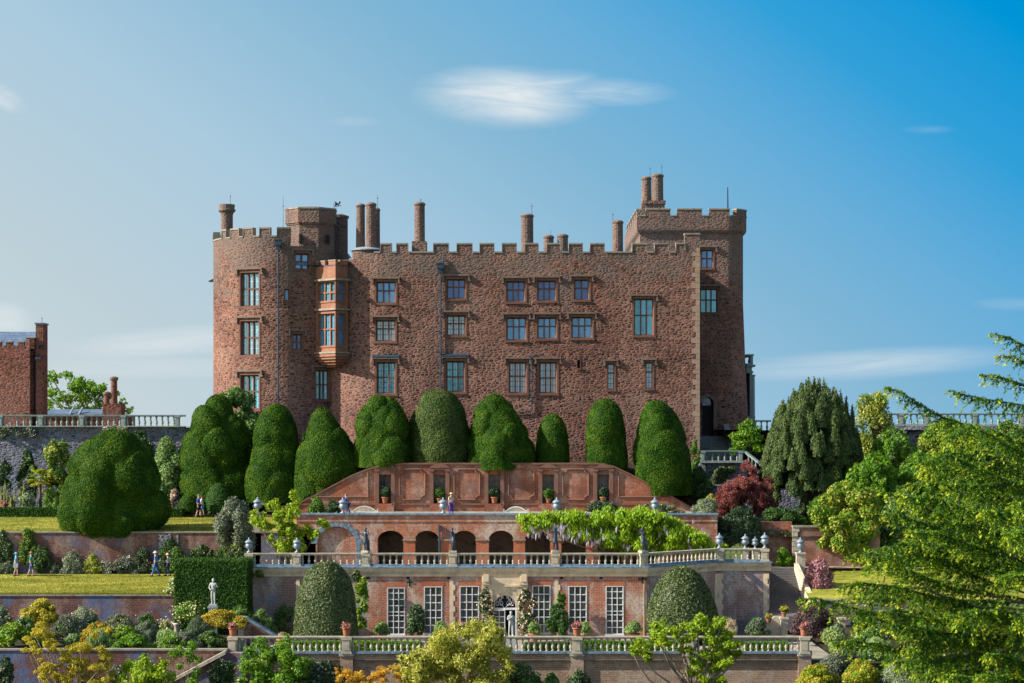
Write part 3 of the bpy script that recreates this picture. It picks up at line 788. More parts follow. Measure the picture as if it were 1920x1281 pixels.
def figure(step=0.25, arms=(None, None), lean=0.0, headturn=0.0, bow=0.0):
    """joints of a standing body 1.75 m tall that faces +X; arms: (elbow, wrist) pairs relative to the shoulder or None to hang"""
    J, E = [], []
    def add(p, r, par=None):
        J.append((*p, r)); i = len(J) - 1
        if par is not None: E.append((par, i))
        return i
    fx = lean
    pel = add((0, 0, .96), .13); sp = add((fx * .3, 0, 1.14), (.13, .11), pel); ch = add((fx * .7, 0, 1.34), (.15, .12), sp)
    nk = add((fx * .95, 0, 1.49), .055, ch); h1 = add((fx + .02, 0, 1.59), (.075, .085), nk); h2 = add((fx + .02, 0, 1.68), (.075, .085), h1)
    add((fx + .11, 0.01, 1.6), .018, h1)
    for k, sg in enumerate((1, -1)):
        sh = (fx * .85, .18 * sg, 1.42); si = add(sh, .06, ch)
        el, wr = arms[k] or ((-.03, .05 * sg, -.28), (.04, .06 * sg, -.53))
        ei = add(tuple(np.add(sh, el)), .042, si); wi = add(tuple(np.add(sh, wr)), .03, ei)
        d = nrmz(np.subtract(wr, el)); pm = add(tuple(np.add(sh, wr) + d * .07), .032, wi)
        side = nrmz(np.cross(d, [0.3, 1, 0.2]))
        for q in range(4):
            o = (q - 1.5) * .02
            add(tuple(np.add(sh, wr) + d * (.14 + .015 * (1 - abs(q - 1.2))) + side * o), .009, pm)
        add(tuple(np.add(sh, wr) + d * .08 + side * .06), .01, pm)
    for sg in (1, -1):
        hp = add((0, .09 * sg, .9), .09, pel); k = add((step * .35 * sg + .03, .1 * sg, .5), .06, hp)
        an = add((step * .8 * sg - .02, .1 * sg, .09), .042, k); add((step * .8 * sg + .15, .11 * sg, .035), .036, an)
    return J, E

def clothes(J, E, keep, grow):
    """the joints of a garment that follows the body"""
    ids = [i for i in keep]; mp = {i: n for n, i in enumerate(ids)}
    JJ = [(*J[i][:3], tuple(np.asarray(J[i][3]) * grow) if hasattr(J[i][3], '__len__') else J[i][3] * grow) for i in ids]
    EE = [(mp[a], mp[b]) for a, b in E if a in mp and b in mp]
    return JJ, EE
# joint numbers: 0 pelvis 1 spine 2 chest 3 neck 4,5 head 6 nose | 7 sh 8 el 9 wr 10 palm 11-15 | 16 sh 17 el 18 wr 19 palm 20-24 | 25 hip 26 knee 27 ankle 28 toe | 29 30 31 32
def person(label, x, y, z, rz, h=1.7, top='blue', legs='navy', hat=None, hair='hairgrey', shorts=False, skirt=None, bag=None, group=None, **pose):
    s = h / 1.75
    root = thing('person', label, 'person', (x, y, z), group, rz)
    J, E = figure(**pose)
    skin('body', J, E, 'skin', root, s=s, sub=1)
    a, b = clothes(J, E, [0, 1, 2, 7, 8, 16, 17], 1.22); skin('shirt', a, b, top, root, s=s)
    lk = [0, 25, 26, 29, 30] if shorts else [0, 25, 26, 27, 29, 30, 31]
    a, b = clothes(J, E, lk, 1.25); skin('shorts' if shorts else 'trousers', a, b, legs, root, s=s)
    for k in (28, 32):
        an = J[k - 1]; t = J[k]
        MB().tube([(an[0] * s - .05, an[1] * s, .05 * s), (t[0] * s, t[1] * s, .035 * s)], [.055 * s, .042 * s], 6).mesh
        o = link('shoe', MB().tube([(an[0] * s - .06, an[1] * s, .055 * s), (t[0] * s + .02, t[1] * s, .04 * s)], [.058 * s, .045 * s], 8).mesh('shoe', M['iron'], smooth=True), root)
    hx = J[5][0] * s
    hm = MB().ball((hx - .015, 0, 1.675 * s), (.1 * s, .095 * s, .1 * s)); link('hair', hm.mesh('hair', M[hair], smooth=True), root)
    if hat:
        q = MB().lathe([(.2 * s, 0), (.195 * s, .015), (.115 * s, .025), (.11 * s, .1 * s), (.08 * s, .13 * s), (.01, .14 * s)], (hx, 0, 1.68 * s), 14)
        link('hat', q.mesh('hat', M[hat], smooth=True), root)
    if bag:
        q = MB().box(-.16, .16, -.3, -.2, .62, .92).tube([(-.12, -.25, .92), (-.05, -.22, 1.2), (0, -.16, 1.42)], .015, 5)
        link('bag', q.mesh('bag', M[bag]), root)
    return root
for n_, c_ in (('skin', (.48, .28, .2)), ('blue', (.05, .2, .5)), ('skyblue', (.08, .4, .62)), ('teal', (.04, .22, .2)), ('navy', (.02, .06, .17)), ('denim', (.035, .12, .34)), ('black_cloth', (.015, .015, .02)), ('royal', (.02, .09, .42)),
               ('purple_cloth', (.12, .06, .4)), ('lemon', (.55, .5, .36)), ('lilac_cloth', (.34, .36, .6)), ('hairgrey', (.2, .19, .18)), ('hairbrown', (.07, .045, .03)), ('straw', (.6, .45, .22)), ('palehat', (.62, .58, .5)),
               ('khaki', (.2, .17, .1)), ('whitecloth', (.6, .6, .6)), ('skyhat', (.08, .33, .55))):
    M[n_] = mat_plain('cloth_' + n_ if n_ not in ('skin',) else 'skin', c_, 0.8, 0, 0.2)

def statue(name, label, x, y, z, rz, mat, h=1.65, robe=True, block=0.12, prop=None, arms=(None, None), step=0.12, lean=0.0, group=None, cat='statue'):
    s = h / 1.75
    root = thing(name, label, cat, (x, y, z), group, rz)
    J, E = figure(step=step, arms=arms, lean=lean)
    J = [(*j[:3], tuple(1.18 * q for q in j[3]) if hasattr(j[3], '__len__') else j[3] * (1.3 if .02 < j[3] < .07 else 1.0)) for j in J]
    skin('body', J, E, mat, root, (0, 0, block), s=s)
    link('base', MB().box(-.27, .27, -.25, .25, 0, block + .02).mesh('base', M['limestone' if mat != 'marble' else 'marble']), root)
    hm = MB().ball((J[5][0] * s - .01, 0, 1.68 * s + block), (.1 * s, .1 * s, .1 * s)); link('hair', hm.mesh('hair', M[mat], smooth=True), root)
    if robe:
        q = MB().lathe([(.22 * s, .6 * s), (.22 * s, .64 * s), (.19 * s, .85 * s), (.14 * s, 1.08 * s), (.17 * s, 1.28 * s), (.13 * s, 1.4 * s), (.05 * s, 1.44 * s)], (0, 0, block), 18, 7, .1)
        link('tunic', q.mesh('tunic', M[mat], smooth=True), root)
    if prop == 'stump':
        q = MB().tube([(-.12, .12, block), (-.14, .13, block + .5), (-.1, .14, block + .75)], [.13, .1, .08], 8); link('stump', q.mesh('stump', M[mat], smooth=True), root)
    if prop == 'drape':
        q = MB().tube([(-.05, .14, block), (-.06, .16, block + .6), (-.02, .2, block + 1.0)], [.11, .1, .05], 8); link('drapery', q.mesh('drapery', M[mat], smooth=True), root)
    if prop == 'hat':
        q = MB().lathe([(.2, 0), (.19, .02), (.11, .03), (.09, .11), (.01, .12)], (J[5][0] * s, 0, 1.7 * s + block), 12); link('hat', q.mesh('hat', M[mat], smooth=True), root)
        q = MB().tube([(-.14, .14, block), (-.16, .15, block + .55)], [.12, .09], 8); link('stump', q.mesh('stump', M[mat], smooth=True), root)
    if prop == 'pipe':
        q = MB().tube([(.12, -.05, 1.6 * s + block), (.3, .05, 1.5 * s + block)], [.012, .02], 6); link('flute', q.mesh('flute', M[mat], smooth=True), root)
        q = MB().tube([(-.16, .1, block), (-.16, .12, block + .8)], [.12, .09], 8); link('stump', q.mesh('stump', M[mat], smooth=True), root)
    return root
# ================================================================== THE SETTING
zT, zA, zN, zY, zC = -14.4, -9.45, -6.4, -2.75, 0.2
zF = -10.1      # the arcade floor, behind the orangery parapet
def slab(name, x0, x1, y0, y1, za, zb, m, nx=1, ny=1, amp=0.0, depth=0.4, seed=0):
    """ground sheet from z=za at y0 to zb at y1, gently uneven"""
    rng = np.random.default_rng(seed); mb = MB(); k = 0
    xs = np.linspace(x0, x1, nx + 1); ys = np.linspace(y0, y1, ny + 1)
    g = np.stack(np.meshgrid(xs, ys), -1)
    z = za + (zb - za) * (g[..., 1] - y0) / (y1 - y0)
    if amp:
        p = np.concatenate([g, 0 * g[..., :1]], -1).reshape(-1, 3)
        z = z + amp * wob(p, 0.35, rng, 7).reshape(z.shape)
    vs = [(g[j, i, 0], g[j, i, 1], z[j, i]) for j in range(ny + 1) for i in range(nx + 1)]
    fs = [(j * (nx + 1) + i, j * (nx + 1) + i + 1, (j + 1) * (nx + 1) + i + 1, (j + 1) * (nx + 1) + i) for j in range(ny) for i in range(nx)]
    mb.raw(vs, fs)
    return struct(name, mb, M[m])

slab('ground', -5000, 5000, -3000, 9000, -20, -20, 'meadow')
slab('garden_bed', -70, 70, 95, 129.5, -18.5, -16.6, 'soil', 60, 24, 0.35, seed=1)
slab('border_bed', -60, PX(424, 129.5), 129.5, 143, -13.75, -13.7, 'soil', 40, 12, 0.08, seed=2)
slab('terrace_path', PX(424, 129.5), 20.3, 129.8, 152, zT, zT, 'gravel')
slab('side_border', 20.3, 60, 129.5, 146, zT - .2, zT + .5, 'soil', 30, 12, .15, seed=12)
slab('lower_lawn', -60, -18.6, 143.05, 153.2, PZ(1114, 143.05), PZ(1077, 153.2), 'grass', 50, 20, 0.04, seed=3)
slab('lawn_border', -60, -18.6, 152.6, 154.6, PZ(1080, 152.6), PZ(1072, 154.6), 'soil', 40, 4, 0.06, seed=4)
slab('upper_lawn', -60, -15.5, 154.4, 164.2, PZ(998, 154.4), PZ(968, 164.2), 'grass', 50, 20, 0.04, seed=5)
slab('upper_border', -60, -12, 163.6, 172, -6.85, -6.3, 'soil', 40, 8, 0.15, seed=6)
at_ = MB(); at_.face((-18.6, 143.4, zF), (PX(1210, 143.4), 143.4, zF), (PX(1345, 149.2), 149.2, zF), (PX(1440, 149), 149, zF), (17.9, 160.5, zF), (-18.6, 160.5, zF)); struct('aviary_terrace', at_, M['gravel'])
slab('top_terrace', -15.5, 14.5, 154.3, 162, zN, zN, 'gravel')
slab('castle_terrace', -70, -24, 170.4, 215, zC, zC, 'gravel')
slab('castle_court', -30, 25, 175.5, 215, -3.0, -3.0, 'soil')
ebx, eby = np.linspace(13.5, 75, 42), np.linspace(154.9, 176.6, 14)
def zeast(x, y): return -8.0 + 6.0 * max(0, min(1, (x - 22) / 5)) * max(0, (y - 158) / 18.6) + .12 * math.sin(x * 1.7) * math.sin(y * 1.3)
eb = MB(); eb.raw([(x, y, zeast(x, y)) for y in eby for x in ebx], [(j * 42 + i, j * 42 + i + 1, j * 42 + 43 + i, j * 42 + 42 + i) for j in range(13) for i in range(41)])
struct('east_bank', eb, M['soil'])
slab('east_terrace', 18, 80, 176, 215, -0.05, -0.05, 'gravel')
slab('stair_landing', 18.2, 34, 153.4, 157, -10.23, -10.2, 'gravel')
slab('side_lawn', 20.9, 60, 146.2, 153.6, PZ(1124, 146.2), PZ(1070, 153.6), 'grass', 30, 12, 0.04, seed=9)

# ================================================================== THE CASTLE
castle = thing('castle', 'red stone castle with battlements, round towers and tall chimneys above the clipped yews', 'castle', (-5, 181, -3))
C1, R1, C2, R2 = (-20.0, 181.5), 6.0, (-10.4, 182.0), 7.0
xr = PX(1312, 175)
pts = [(-26.0, 205.0)] + arc(*C1, R1, 180, 316.5, 34) + arc(*C2, R2, 221.4, 270, 12)[0:] + [(xr, 175.0), (xr, 205.0)]
W = Path(pts)
sX = W.s[-2]                                  # the front corner
s545, s616, s664 = W.su(545), W.su(615.5), W.su(664)
zt = {'A': PZ(444, 175.6), 'B': PZ(463, 176.5), 'C': PZ(488, 176.5), 'D': PZ(474, 175)}
specs = []
def cw(u0, u1, v0, v1, cols, trans=(0.5,), pane='glass', hood='hood', fw=0.27, bars=None):
    s0, s1 = W.su(u0), W.su(u1); Y = W.at((s0 + s1) / 2)[1]
    z0, z1 = PZ(v1, Y), PZ(v0, Y)
    specs.append((s0 - fw, s1 + fw, z0 - fw * .7, z1 + fw, z0, z1, cols, trans, pane, hood, fw, bars))
for v0, v1 in ((514, 572), (605, 664), (706, 765)): cw(453, 482, v0, v1, 3, (0.53,), 'glass_teal', 'hood', 0.3, 'white' if v0 < 700 else None)
cw(557, 578, 478, 503, 2, (0.5,), 'glass'); cw(535.5, 540.5, 544, 562, 1, (), 'glass', None, 0.16); cw(552, 564, 629, 654, 2, (0.5,), 'glass_dark')
cw(595, 617, 697, 748, 3, (0.52,), 'glass_teal')
cw(708, 739, 531, 566, 3, (0.6,)); cw(707, 738, 603, 638, 3, (0.62,), 'glass_pale', 'hood', 0.27, 'lead'); cw(709, 738, 682, 736, 3, (0.53,), 'glass_teal', 'lead', 0.3, 'lead')
cw(840, 870, 526, 558, 3, (0.62,), 'glass_dark'); cw(840, 870, 594, 627, 3, (0.62,), 'glass_pale', 'hood', 0.27, 'lead'); cw(839, 868, 680, 733, 3, (0.5,), 'glass_teal', 'lead', 0.3, 'lead')
cw(952, 982, 530, 564, 3, (0.6,), 'glass_dark'); cw(952, 984, 598, 636, 3, (0.62,)); cw(957, 984, 682, 735, 3, (0.56,), 'glass_pale', 'hood', 0.3, 'lead')
cw(1010, 1040, 529, 562, 3, (0.62,), 'glass_dark'); cw(1010, 1041, 598, 633, 3, (0.6,)); cw(1014, 1041, 682, 735, 3, (0.5,), 'glass_pale', 'hood', 0.3, 'lead')
cw(1079, 1102, 527, 560, 2, (0.6,), 'glass_dark'); cw(1074, 1108, 597, 632, 3, (0.6,))
cw(1191, 1223, 563, 627, 3, (0.56,), 'glass_teal', 'hood', 0.26)
cw(1141, 1150, 684, 729, 1, (0.66,), 'glass_pale', 'hood', 0.2, 'lead'); cw(1212.5, 1222, 682, 727, 1, (0.66,), 'glass_pale', 'hood', 0.2, 'lead')
cw(1083, 1087, 676, 690, 1, (), 'void', None, 0.08)
holes = [s[:4] for s in specs]
mb = MB()
wall_grid(mb, W, 0, s545, -3, zt['A'], holes); wall_grid(mb, W, s545, s616, -3, zt['B'], holes)
wall_grid(mb, W, s616, s664, -3, zt['C'], holes); wall_grid(mb, W, s664, W.s[-1], -3, zt['D'], holes)
# the ends of the higher lengths of wall, and the back
for s_, za, zb in ((s545, zt['B'], zt['A']), (s616, zt['C'], zt['B']), (s664, zt['C'], zt['D'])):
    fr, d = W.frame(s_ - .01, s_ + .01); mb.face(fpt(fr, 0, 0, za), fpt(fr, 0, .6, za), fpt(fr, 0, .6, zb), fpt(fr, 0, 0, zb))
mb.box(-26, xr, 204.9, 205.2, -3, 14.8)
mb.build('curtain_wall', M['rubble'], castle)
MB().prism([(p[0] * 0.995, p[1] + .25) for p in pts], 13.9, 14.1).build('roof', M['lead'], castle)
for (h0, h1, g0, g1, z0, z1, cols, trans, pane, hood, fw, bars) in specs:
    fr, d = W.frame(h0, h1); window(castle, fr, fw, d - fw, z0, z1, cols, trans, fw, pane, hood, 0.34, bars=bars)
# battlements
def span(u0, u1): return (W.su(u0), W.su(u1))
spA = [span(a, b) for a, b in ((417, 424), (433, 447.5), (457, 473), (487, 505), (520, 545))]
spA = [(W.s[1] - 9 + i * 2.3, W.s[1] - 7.8 + i * 2.3) for i in range(4)] + [(W.s[1] + .55, W.s[1] + 1.5)] + spA
merlons(castle, W, spA, zt['A'], PZ(429, 175.6))
crenel_sills(castle, W, spA, W.s[1] - 10, s545, zt['A'])
spD = [span(a, b) for a, b in ((714, 733), (744, 764), (813, 840.5), (857, 885), (900, 926), (942, 968), (985, 1009), (1026, 1050), (1067, 1092), (1107, 1133), (1186, 1211), (1228, 1253))]
merlons(castle, W, spD, zt['D'], PZ(458.5, 175))
crenel_sills(castle, W, spD + [span(1268, 1311)], W.su(700), sX, zt['D'])
merlons(castle, W, [span(1268, 1284)], zt['D'], PZ(458, 175)); 
fr, d = W.frame(W.su(1284.3), sX)
m = MB().fbox(fr, 0, d, 0.0, 0.9, zt['D'], PZ(440, 175)).build('merlon', M['rubble'], castle)
MB().fbox(fr, -0.05, d + .05, -.06, .95, PZ(440, 175), PZ(437, 175)).build('coping', M['coping'], m)
# pale quoins on the front corner
q = MB(); z = -2.6; i = 0
fr, d = W.frame(sX - 1.2, sX)
while z < 15.2:
    hgt = random.uniform(.34, .55); w = (0.34, 0.62)[i % 2] * random.uniform(.8, 1.2)
    q.fbox(fr, 1.2 - w, 1.205, -0.03, 0.2, z, z + hgt - .02); z += hgt; i += 1
q.build('quoin', M['quoin'], castle)
# oriel
O1, O2, O3 = (PX(589, 176.7), 176.7), (PX(629, 174.6), 174.6), (PX(653, 175.75), 175.75)
ob = (-16.2, 178.4); ob2 = (-13.2, 178.0)
oriel = MB(); op = [O1, O2, O3, ob2, ob]
def zo(v): return PZ(v, 175.4)
def sc(pp, k): c = (-15.0, 177.2); return [(c[0] + (x - c[0]) * k, c[1] + (y - c[1]) * k) for x, y in pp]
OP = Path([O1, O2, O3]); ohole = []; owin = []
for seg, cols, uu in ((0, 3, (596, 629)), (1, 1, (635, 646.5))):
    for v0, v1, tr in ((531, 563, (0.45,)), (590, 647, (0.52,))):
        s0, s1 = OP.su(uu[0] + 1), OP.su(uu[1] - (2 if seg == 0 else 0)); f_ = 0.17
        ohole.append((s0 - f_, s1 + f_, zo(v1) - f_ * .7, zo(v0) + f_)); owin.append((s0 - f_, s1 + f_, f_, zo(v1), zo(v0), cols, tr, seg))
wall_grid(oriel, OP, 0, OP.s[-1], zo(662), zo(497), ohole)
ow = oriel.build('oriel_window', M['oriel'], castle)
for h0, h1, f_, z0, z1, cols, tr, seg in owin:
    fr, d = OP.frame(h0, h1); window(ow, fr, f_, d - f_, z0, z1, cols, tr, f_, 'glass_teal' if seg == 0 else 'glass', None, 0.26, 'oriel', 'lead' if seg == 0 else None, mull=0.13)
for v, h_, k in ((523, .16, 1.12), (578.5, .16, 1.1), (660, .14, 1.1)): MB().prism(sc(op, k), zo(v) - h_, zo(v)).build('string_course', M['coping'], ow)
cb = MB(); kk = [1.06, .98, .86, .72, .52]
for i in range(5): cb.prism([(x, y) for x, y in sc(op, kk[i])], zo(664) - .22 * (i + 1) - .0, zo(664) - .22 * i - .004)
cb.build('corbel', M['oriel'], ow)
MB().prism(op, zo(500), zo(497)).build('cap', M['lead'], ow)
for s0, s1 in ((0.02, .55), (.95, 1.5), (1.95, OP.s[1]), (OP.s[1] + .5, OP.s[-1])):
    fr, d = OP.frame(s0, s1); mm = MB().fbox(fr, 0, d, 0, .25, zo(497), zo(490)).build('merlon', M['oriel'], ow)
    MB().fbox(fr, -.03, d + .03, -.04, .28, zo(490), zo(488)).build('coping', M['coping'], mm)
fr, d = W.frame(W.su(655), W.su(663)); MB().fbox(fr, 0, d, 0, .4, zt['C'], zt['C'] + .12).build('coping', M['coping'], castle)
# octagonal stair turret
tc = (PX(583, 179.3), 179.3)
def octa(r, rot=22.5): return [(tc[0] + r * math.cos(math.radians(rot + 45 * i)), tc[1] + r * math.sin(math.radians(rot + 45 * i))) for i in range(8)]
tz = lambda v: PZ(v, 177.6)
tb = MB().prism(octa(2.15), 13, tz(452)).prism(octa(2.12), tz(452), tz(421)).prism(octa(2.2), tz(421), tz(418)).prism(octa(2.3), tz(418), tz(392))
for du in (-21, 31):
    x = PX(583 + du, 177.4)
tur = tb.build('stair_turret', M['rubble'], castle)
MB().prism(octa(2.36), tz(392), tz(389)).prism(octa(1.6), tz(389), tz(387)).build('coping', M['coping'], tur)
for u_ in (563, 614):
    x = PX(u_, 177.2); yy = 177.05 if u_ < 590 else 177.6
    MB().box(x - .1, x + .1, yy, yy + .6, tz(456), tz(440)).build('arrow_slit', M['void'], tur)
MB().lathe([(.85, 0), (.85, 6.2), (.95, 6.25), (.95, 6.45), (.5, 6.6)], (PX(634, 182), 182, 12.2), 14).build('rear_turret', M['rubble'], castle)
MB().lathe([(1.7, 0), (1.55, .5), (.2, 2.2)], (PX(636, 183), 183, 14.0), 12).build('lead_roof', M['lead'], castle)
# lead-capped turret that carries three flues
ct = MB().lathe([(1.35, 0), (1.35, 1.15)], (PX(690, 178), 178.0, 14.1), 20).build('capped_turret', M['rubble'], castle)
MB().lathe([(1.5, 1.14), (1.52, 1.22), (1.0, 1.42), (.4, 1.5)], (PX(690, 178), 178.0, 14.1), 20).build('lead_cap', M['leadroof'], ct)
def rod(par, x, y, z, h):
    MB().tube([(x, y, z), (x, y, z + h)], [.022, .012], 5).ball((x, y, z + h * .75), .05).build('lightning_rod', M['iron'], par)
def chimney(u0, u1, vt, vb, Y, cap='ring', rodv=None, roddx=0.1):
    x = PX((u0 + u1) / 2, Y); r = PX(960 + (u1 - u0) / 2, Y); z0, z1 = PZ(vb, Y), PZ(vt, Y); h = z1 - z0
    if cap == 'crown':
        pr = [(r * .68, 0), (r * .68, h * .72), (r * .75, h * .78), (r * .98, h * .83), (r, h * .87), (r * .85, h * .88), (r * .9, h * .94), (r * .92, h), (r * .5, h + .04)]
    else:
        pr = [(r * .97, 0), (r * .93, h * .3), (r * .9, h - .28), (r * 1.0, h - .24), (r * 1.02, h - .1), (r * .85, h - .04), (r * .8, h), (r * .35, h + .06)]
    n = 8 if cap == 'crown' else 16
    c = MB().lathe(pr[:-3] if cap == 'ring' else pr[:-5], (x, Y, z0), 16).build('chimney', M['rubble'], castle)
    MB().lathe([(a, b + .002) for a, b in (pr[-4:] if cap == 'ring' else pr[-6:])], (x, Y, z0), 16, 0).build('cap', M['hood'], c)
    if rodv: rod(c, x + roddx, Y, z1, PZ(rodv, Y) - z1)
    return c
chimney(409, 442, 384, 455, 181, 'crown', 364, .3)
for a in ((667, 685, 383, 466, 178.3), (685.5, 706, 381, 467, 177.4), (699, 713, 391, 466, 179.2)): chimney(*a, rodv=366 if a[0] > 690 else None)
chimney(776, 797.5, 380, 478, 176.6, rodv=373)
MB().box(PX(773, 176.4), PX(800, 176.4), 175.55, 177.6, 14.0, PZ(453, 176)).build('chimney_base', M['rubble'], castle)
chimney(976, 1001, 402, 480, 178, rodv=382, roddx=.4); chimney(1018, 1039, 442, 480, 181); chimney(1044, 1066, 440, 480, 181); chimney(1147, 1169, 414, 480, 178, rodv=399, roddx=-.4)
rod(castle, PX(531, 178), 178, 16.5, PZ(368, 178) - 16.5); rod(castle, PX(1033, 181), 181, 14.5, PZ(431, 181) - 14.5)
# weathervane: a small winged beast
vz = lambda v: PZ(v, 182); vx = lambda u: PX(u, 182)
vb = MB().tube([(vx(629), 182, vz(408)), (vx(630), 182, vz(390))], .04, 6)
vb.extrude_y([(vx(a), vz(b)) for a, b in ((624, 389), (640, 386), (640, 385), (624, 388))], 181.97, 182.03)
for poly in (((628, 386), (636, 384), (637, 381), (632, 382), (628, 383)), ((636, 384), (639, 379), (637, 377), (635, 381)), ((629, 383), (627, 377), (633, 381)), ((628, 386), (625, 380), (626, 385)), ((629, 387), (630, 384), (631, 387)), ((634, 387), (634, 383), (636, 386))):
    vb.extrude_y([(vx(a), vz(b)) for a, b in poly], 181.96, 182.04)
vb.build('weathervane', M['iron'], castle)
# rainwater pipes
def drain(u, vt, vb_, Y, hopper=True, r=.075):
    p = MB().tube([(PX(u, Y), Y, PZ(vt, Y)), (PX(u, Y), Y, PZ(vb_, Y))], r, 7)
    for k in range(1, 6):
        z = PZ(vt + (vb_ - vt) * k / 6, Y); p.box(PX(u, Y) - r * 1.6, PX(u, Y) + r * 1.6, Y - r * 1.3, Y + r, z - .06, z + .06)
    o = p.build('drainpipe', M['pipe'], castle)
    if hopper:
        x = PX(u, Y); z = PZ(vt, Y)
        MB().prism([(x - .3, Y - .3), (x + .3, Y - .3), (x + .3, Y + .1), (x - .3, Y + .1)], z + .1, z + .5).prism([(x - .18, Y - .2), (x + .18, Y - .2), (x + .18, Y + .08), (x - .18, Y + .08)], z - .25, z + .1).box(x - .35, x + .35, Y - .34, Y + .1, z + .5, z + .58).build('hopper', M['pipe'], o)
drain(521.5, 462, 800, 175.36); drain(826, 506, 740, 174.85); drain(997, 660, 770, 174.88, False, .06)
p = MB().tube([(PX(997, 174.88), 174.88, PZ(769, 174.88)), (PX(992, 174.88), 174.88, PZ(771, 174.88)), (PX(966, 174.88), 174.88, PZ(775, 174.88))], .06, 6).build('drainpipe', M['pipe'], castle)
MB().tube([(PX(829, 174.7), 174.75, PZ(497, 174.7)), (PX(831, 174.7), 174.9, PZ(482, 174.7))], .07, 6).build('overflow_pipe', M['pipe'], castle)
# small putlog recesses and floodlight boxes
for u_, v_ in ((553, 583), (564, 583), (661, 657), (591, 466)):
    s_ = W.su(u_); fr, d = W.frame(s_, s_ + .35); z = PZ(v_, fr[1]); MB().fbox(fr, 0, .35, -.06, .02, z - .12, z + .12).build('corbel_stone', M['hood'], castle)
MB().extrude_y([(PX(404, 181) + .1, PZ(521, 181)), (PX(391, 181), PZ(528, 181)), (PX(393, 181), PZ(528.6, 181)), (PX(404, 181) + .1, PZ(527, 181))], 180.6, 181.6).build('canopy', M['pipe'], castle)

# ---- east tower of the castle
TY = 186.0
xa, xb = PX(1200, TY), PX(1397, TY)
tpts = [(xa, 206.0), (xa, TY)] + [(xb - 1.7, TY)] + arc(xb - 1.7, TY + 1.7, 1.7, 270, 360, 12)[1:] + [(xb, 206.0)]
T = Path(tpts); tl = T.s[1]
tspec = []
for u0, u1, v0, v1, cols, hood in ((1317, 1335, 471, 501, 2, 'hood'), (1315, 1343, 544, 585, 3, 'hood')):
    s0, s1 = T.su(u0), T.su(u1); f_ = .24; tspec.append((s0 - f_, s1 + f_, PZ(v1, TY) - f_ * .7, PZ(v0, TY) + f_, f_, PZ(v1, TY), PZ(v0, TY), cols))
sd0, sd1 = T.su(1316), T.su(1338)
tspec_h = [t[:4] for t in tspec] + [(sd0, sd1, PZ(818, TY), PZ(745, TY))]
mb = MB(); wall_grid(mb, T, 0, T.s[-1], -3, PZ(436, TY), tspec_h); tw = mb.build('tower_wall', M['rubble'], castle)
for h0, h1, z0h, z1h, f_, z0, z1, cols in tspec:
    fr, d = T.frame(h0, h1); window(castle, fr, f_, d - f_, z0, z1, cols, (0.55,), f_, 'glass_teal' if cols == 3 else 'glass', 'hood', .3)
# overhanging parapet on a rounded corbel
def off_path(k, y2=206.0):
    return Path([(xa - k, y2), (xa - k, TY - k)] + [(xb - 1.7, TY - k)] + arc(xb - 1.7, TY + 1.7, 1.7 + k, 270, 360, 12)[1:] + [(xb + k, y2)])
prof = [(0, 440), (.1, 437.5), (.22, 435), (.28, 432), (.3, 428), (.3, 406)]
mb = MB()
for (k0, v0), (k1, v1) in zip(prof, prof[1:]):
    a, b = off_path(k0), off_path(k1)
    for i in range(len(a.p) - 1):
        mb.face((*a.p[i], PZ(v0, TY)), (*a.p[i + 1], PZ(v0, TY)), (*b.p[i + 1], PZ(v1, TY)), (*b.p[i], PZ(v1, TY)))
mb.build('tower_parapet', M['rubble'], castle)
MB().prism([p for p in off_path(-.5).p], PZ(412, TY), PZ(411, TY)).build('tower_roof', M['lead'], castle)
TP = off_path(.3); c0 = TP.s[1]
sp = [(c0 - 17, c0 - 15.2), (c0 - 14, c0 - 12.2), (c0 - 11, c0 - 9.2), (c0 - 8, c0 - 6.2), (c0 - 5, c0 - 3.2), (c0 - 1.9, c0 - .5)] + [(TP.su(a), TP.su(b)) for a, b in ((1212, 1257), (1270, 1316), (1330, 1368), (1381, 1389), (1389.5, 1397.5), (1398, 1402.5))]
merlons(castle, TP, sp, PZ(406, TY), PZ(394, TY), returns=False)
crenel_sills(castle, TP, sp, c0 - 18, TP.s[-2] - .1, PZ(406, TY))
fr, d = TP.frame(c0, TP.su(1211.5)); MB().fbox(fr, 0, d, 0, .5, PZ(406, TY), PZ(395, TY)).build('merlon', M['rubble'], castle)
# two tall flues on a block
bx = MB().box(PX(1202, 190), PX(1245, 190), 189.2, 191.2, PZ(412, 190), PZ(384, 190)).box(PX(1204, 190) - .0, PX(1247, 190), 189.1, 191.3, PZ(384, 190), PZ(378, 190))
bx.build('chimney_base', M['rubble'], castle)
chimney(1202, 1221.5, 332, 380, 190, rodv=312, roddx=.35); chimney(1221, 1244.5, 327, 380, 189.8, rodv=308, roddx=.4)
MB().tube([(PX(1366, 187), 187.5, PZ(408, 187)), (PX(1365.5, 187), 187.5, PZ(350, 187))], [.07, .04], 6).build('flagpole', M['iron'], castle)
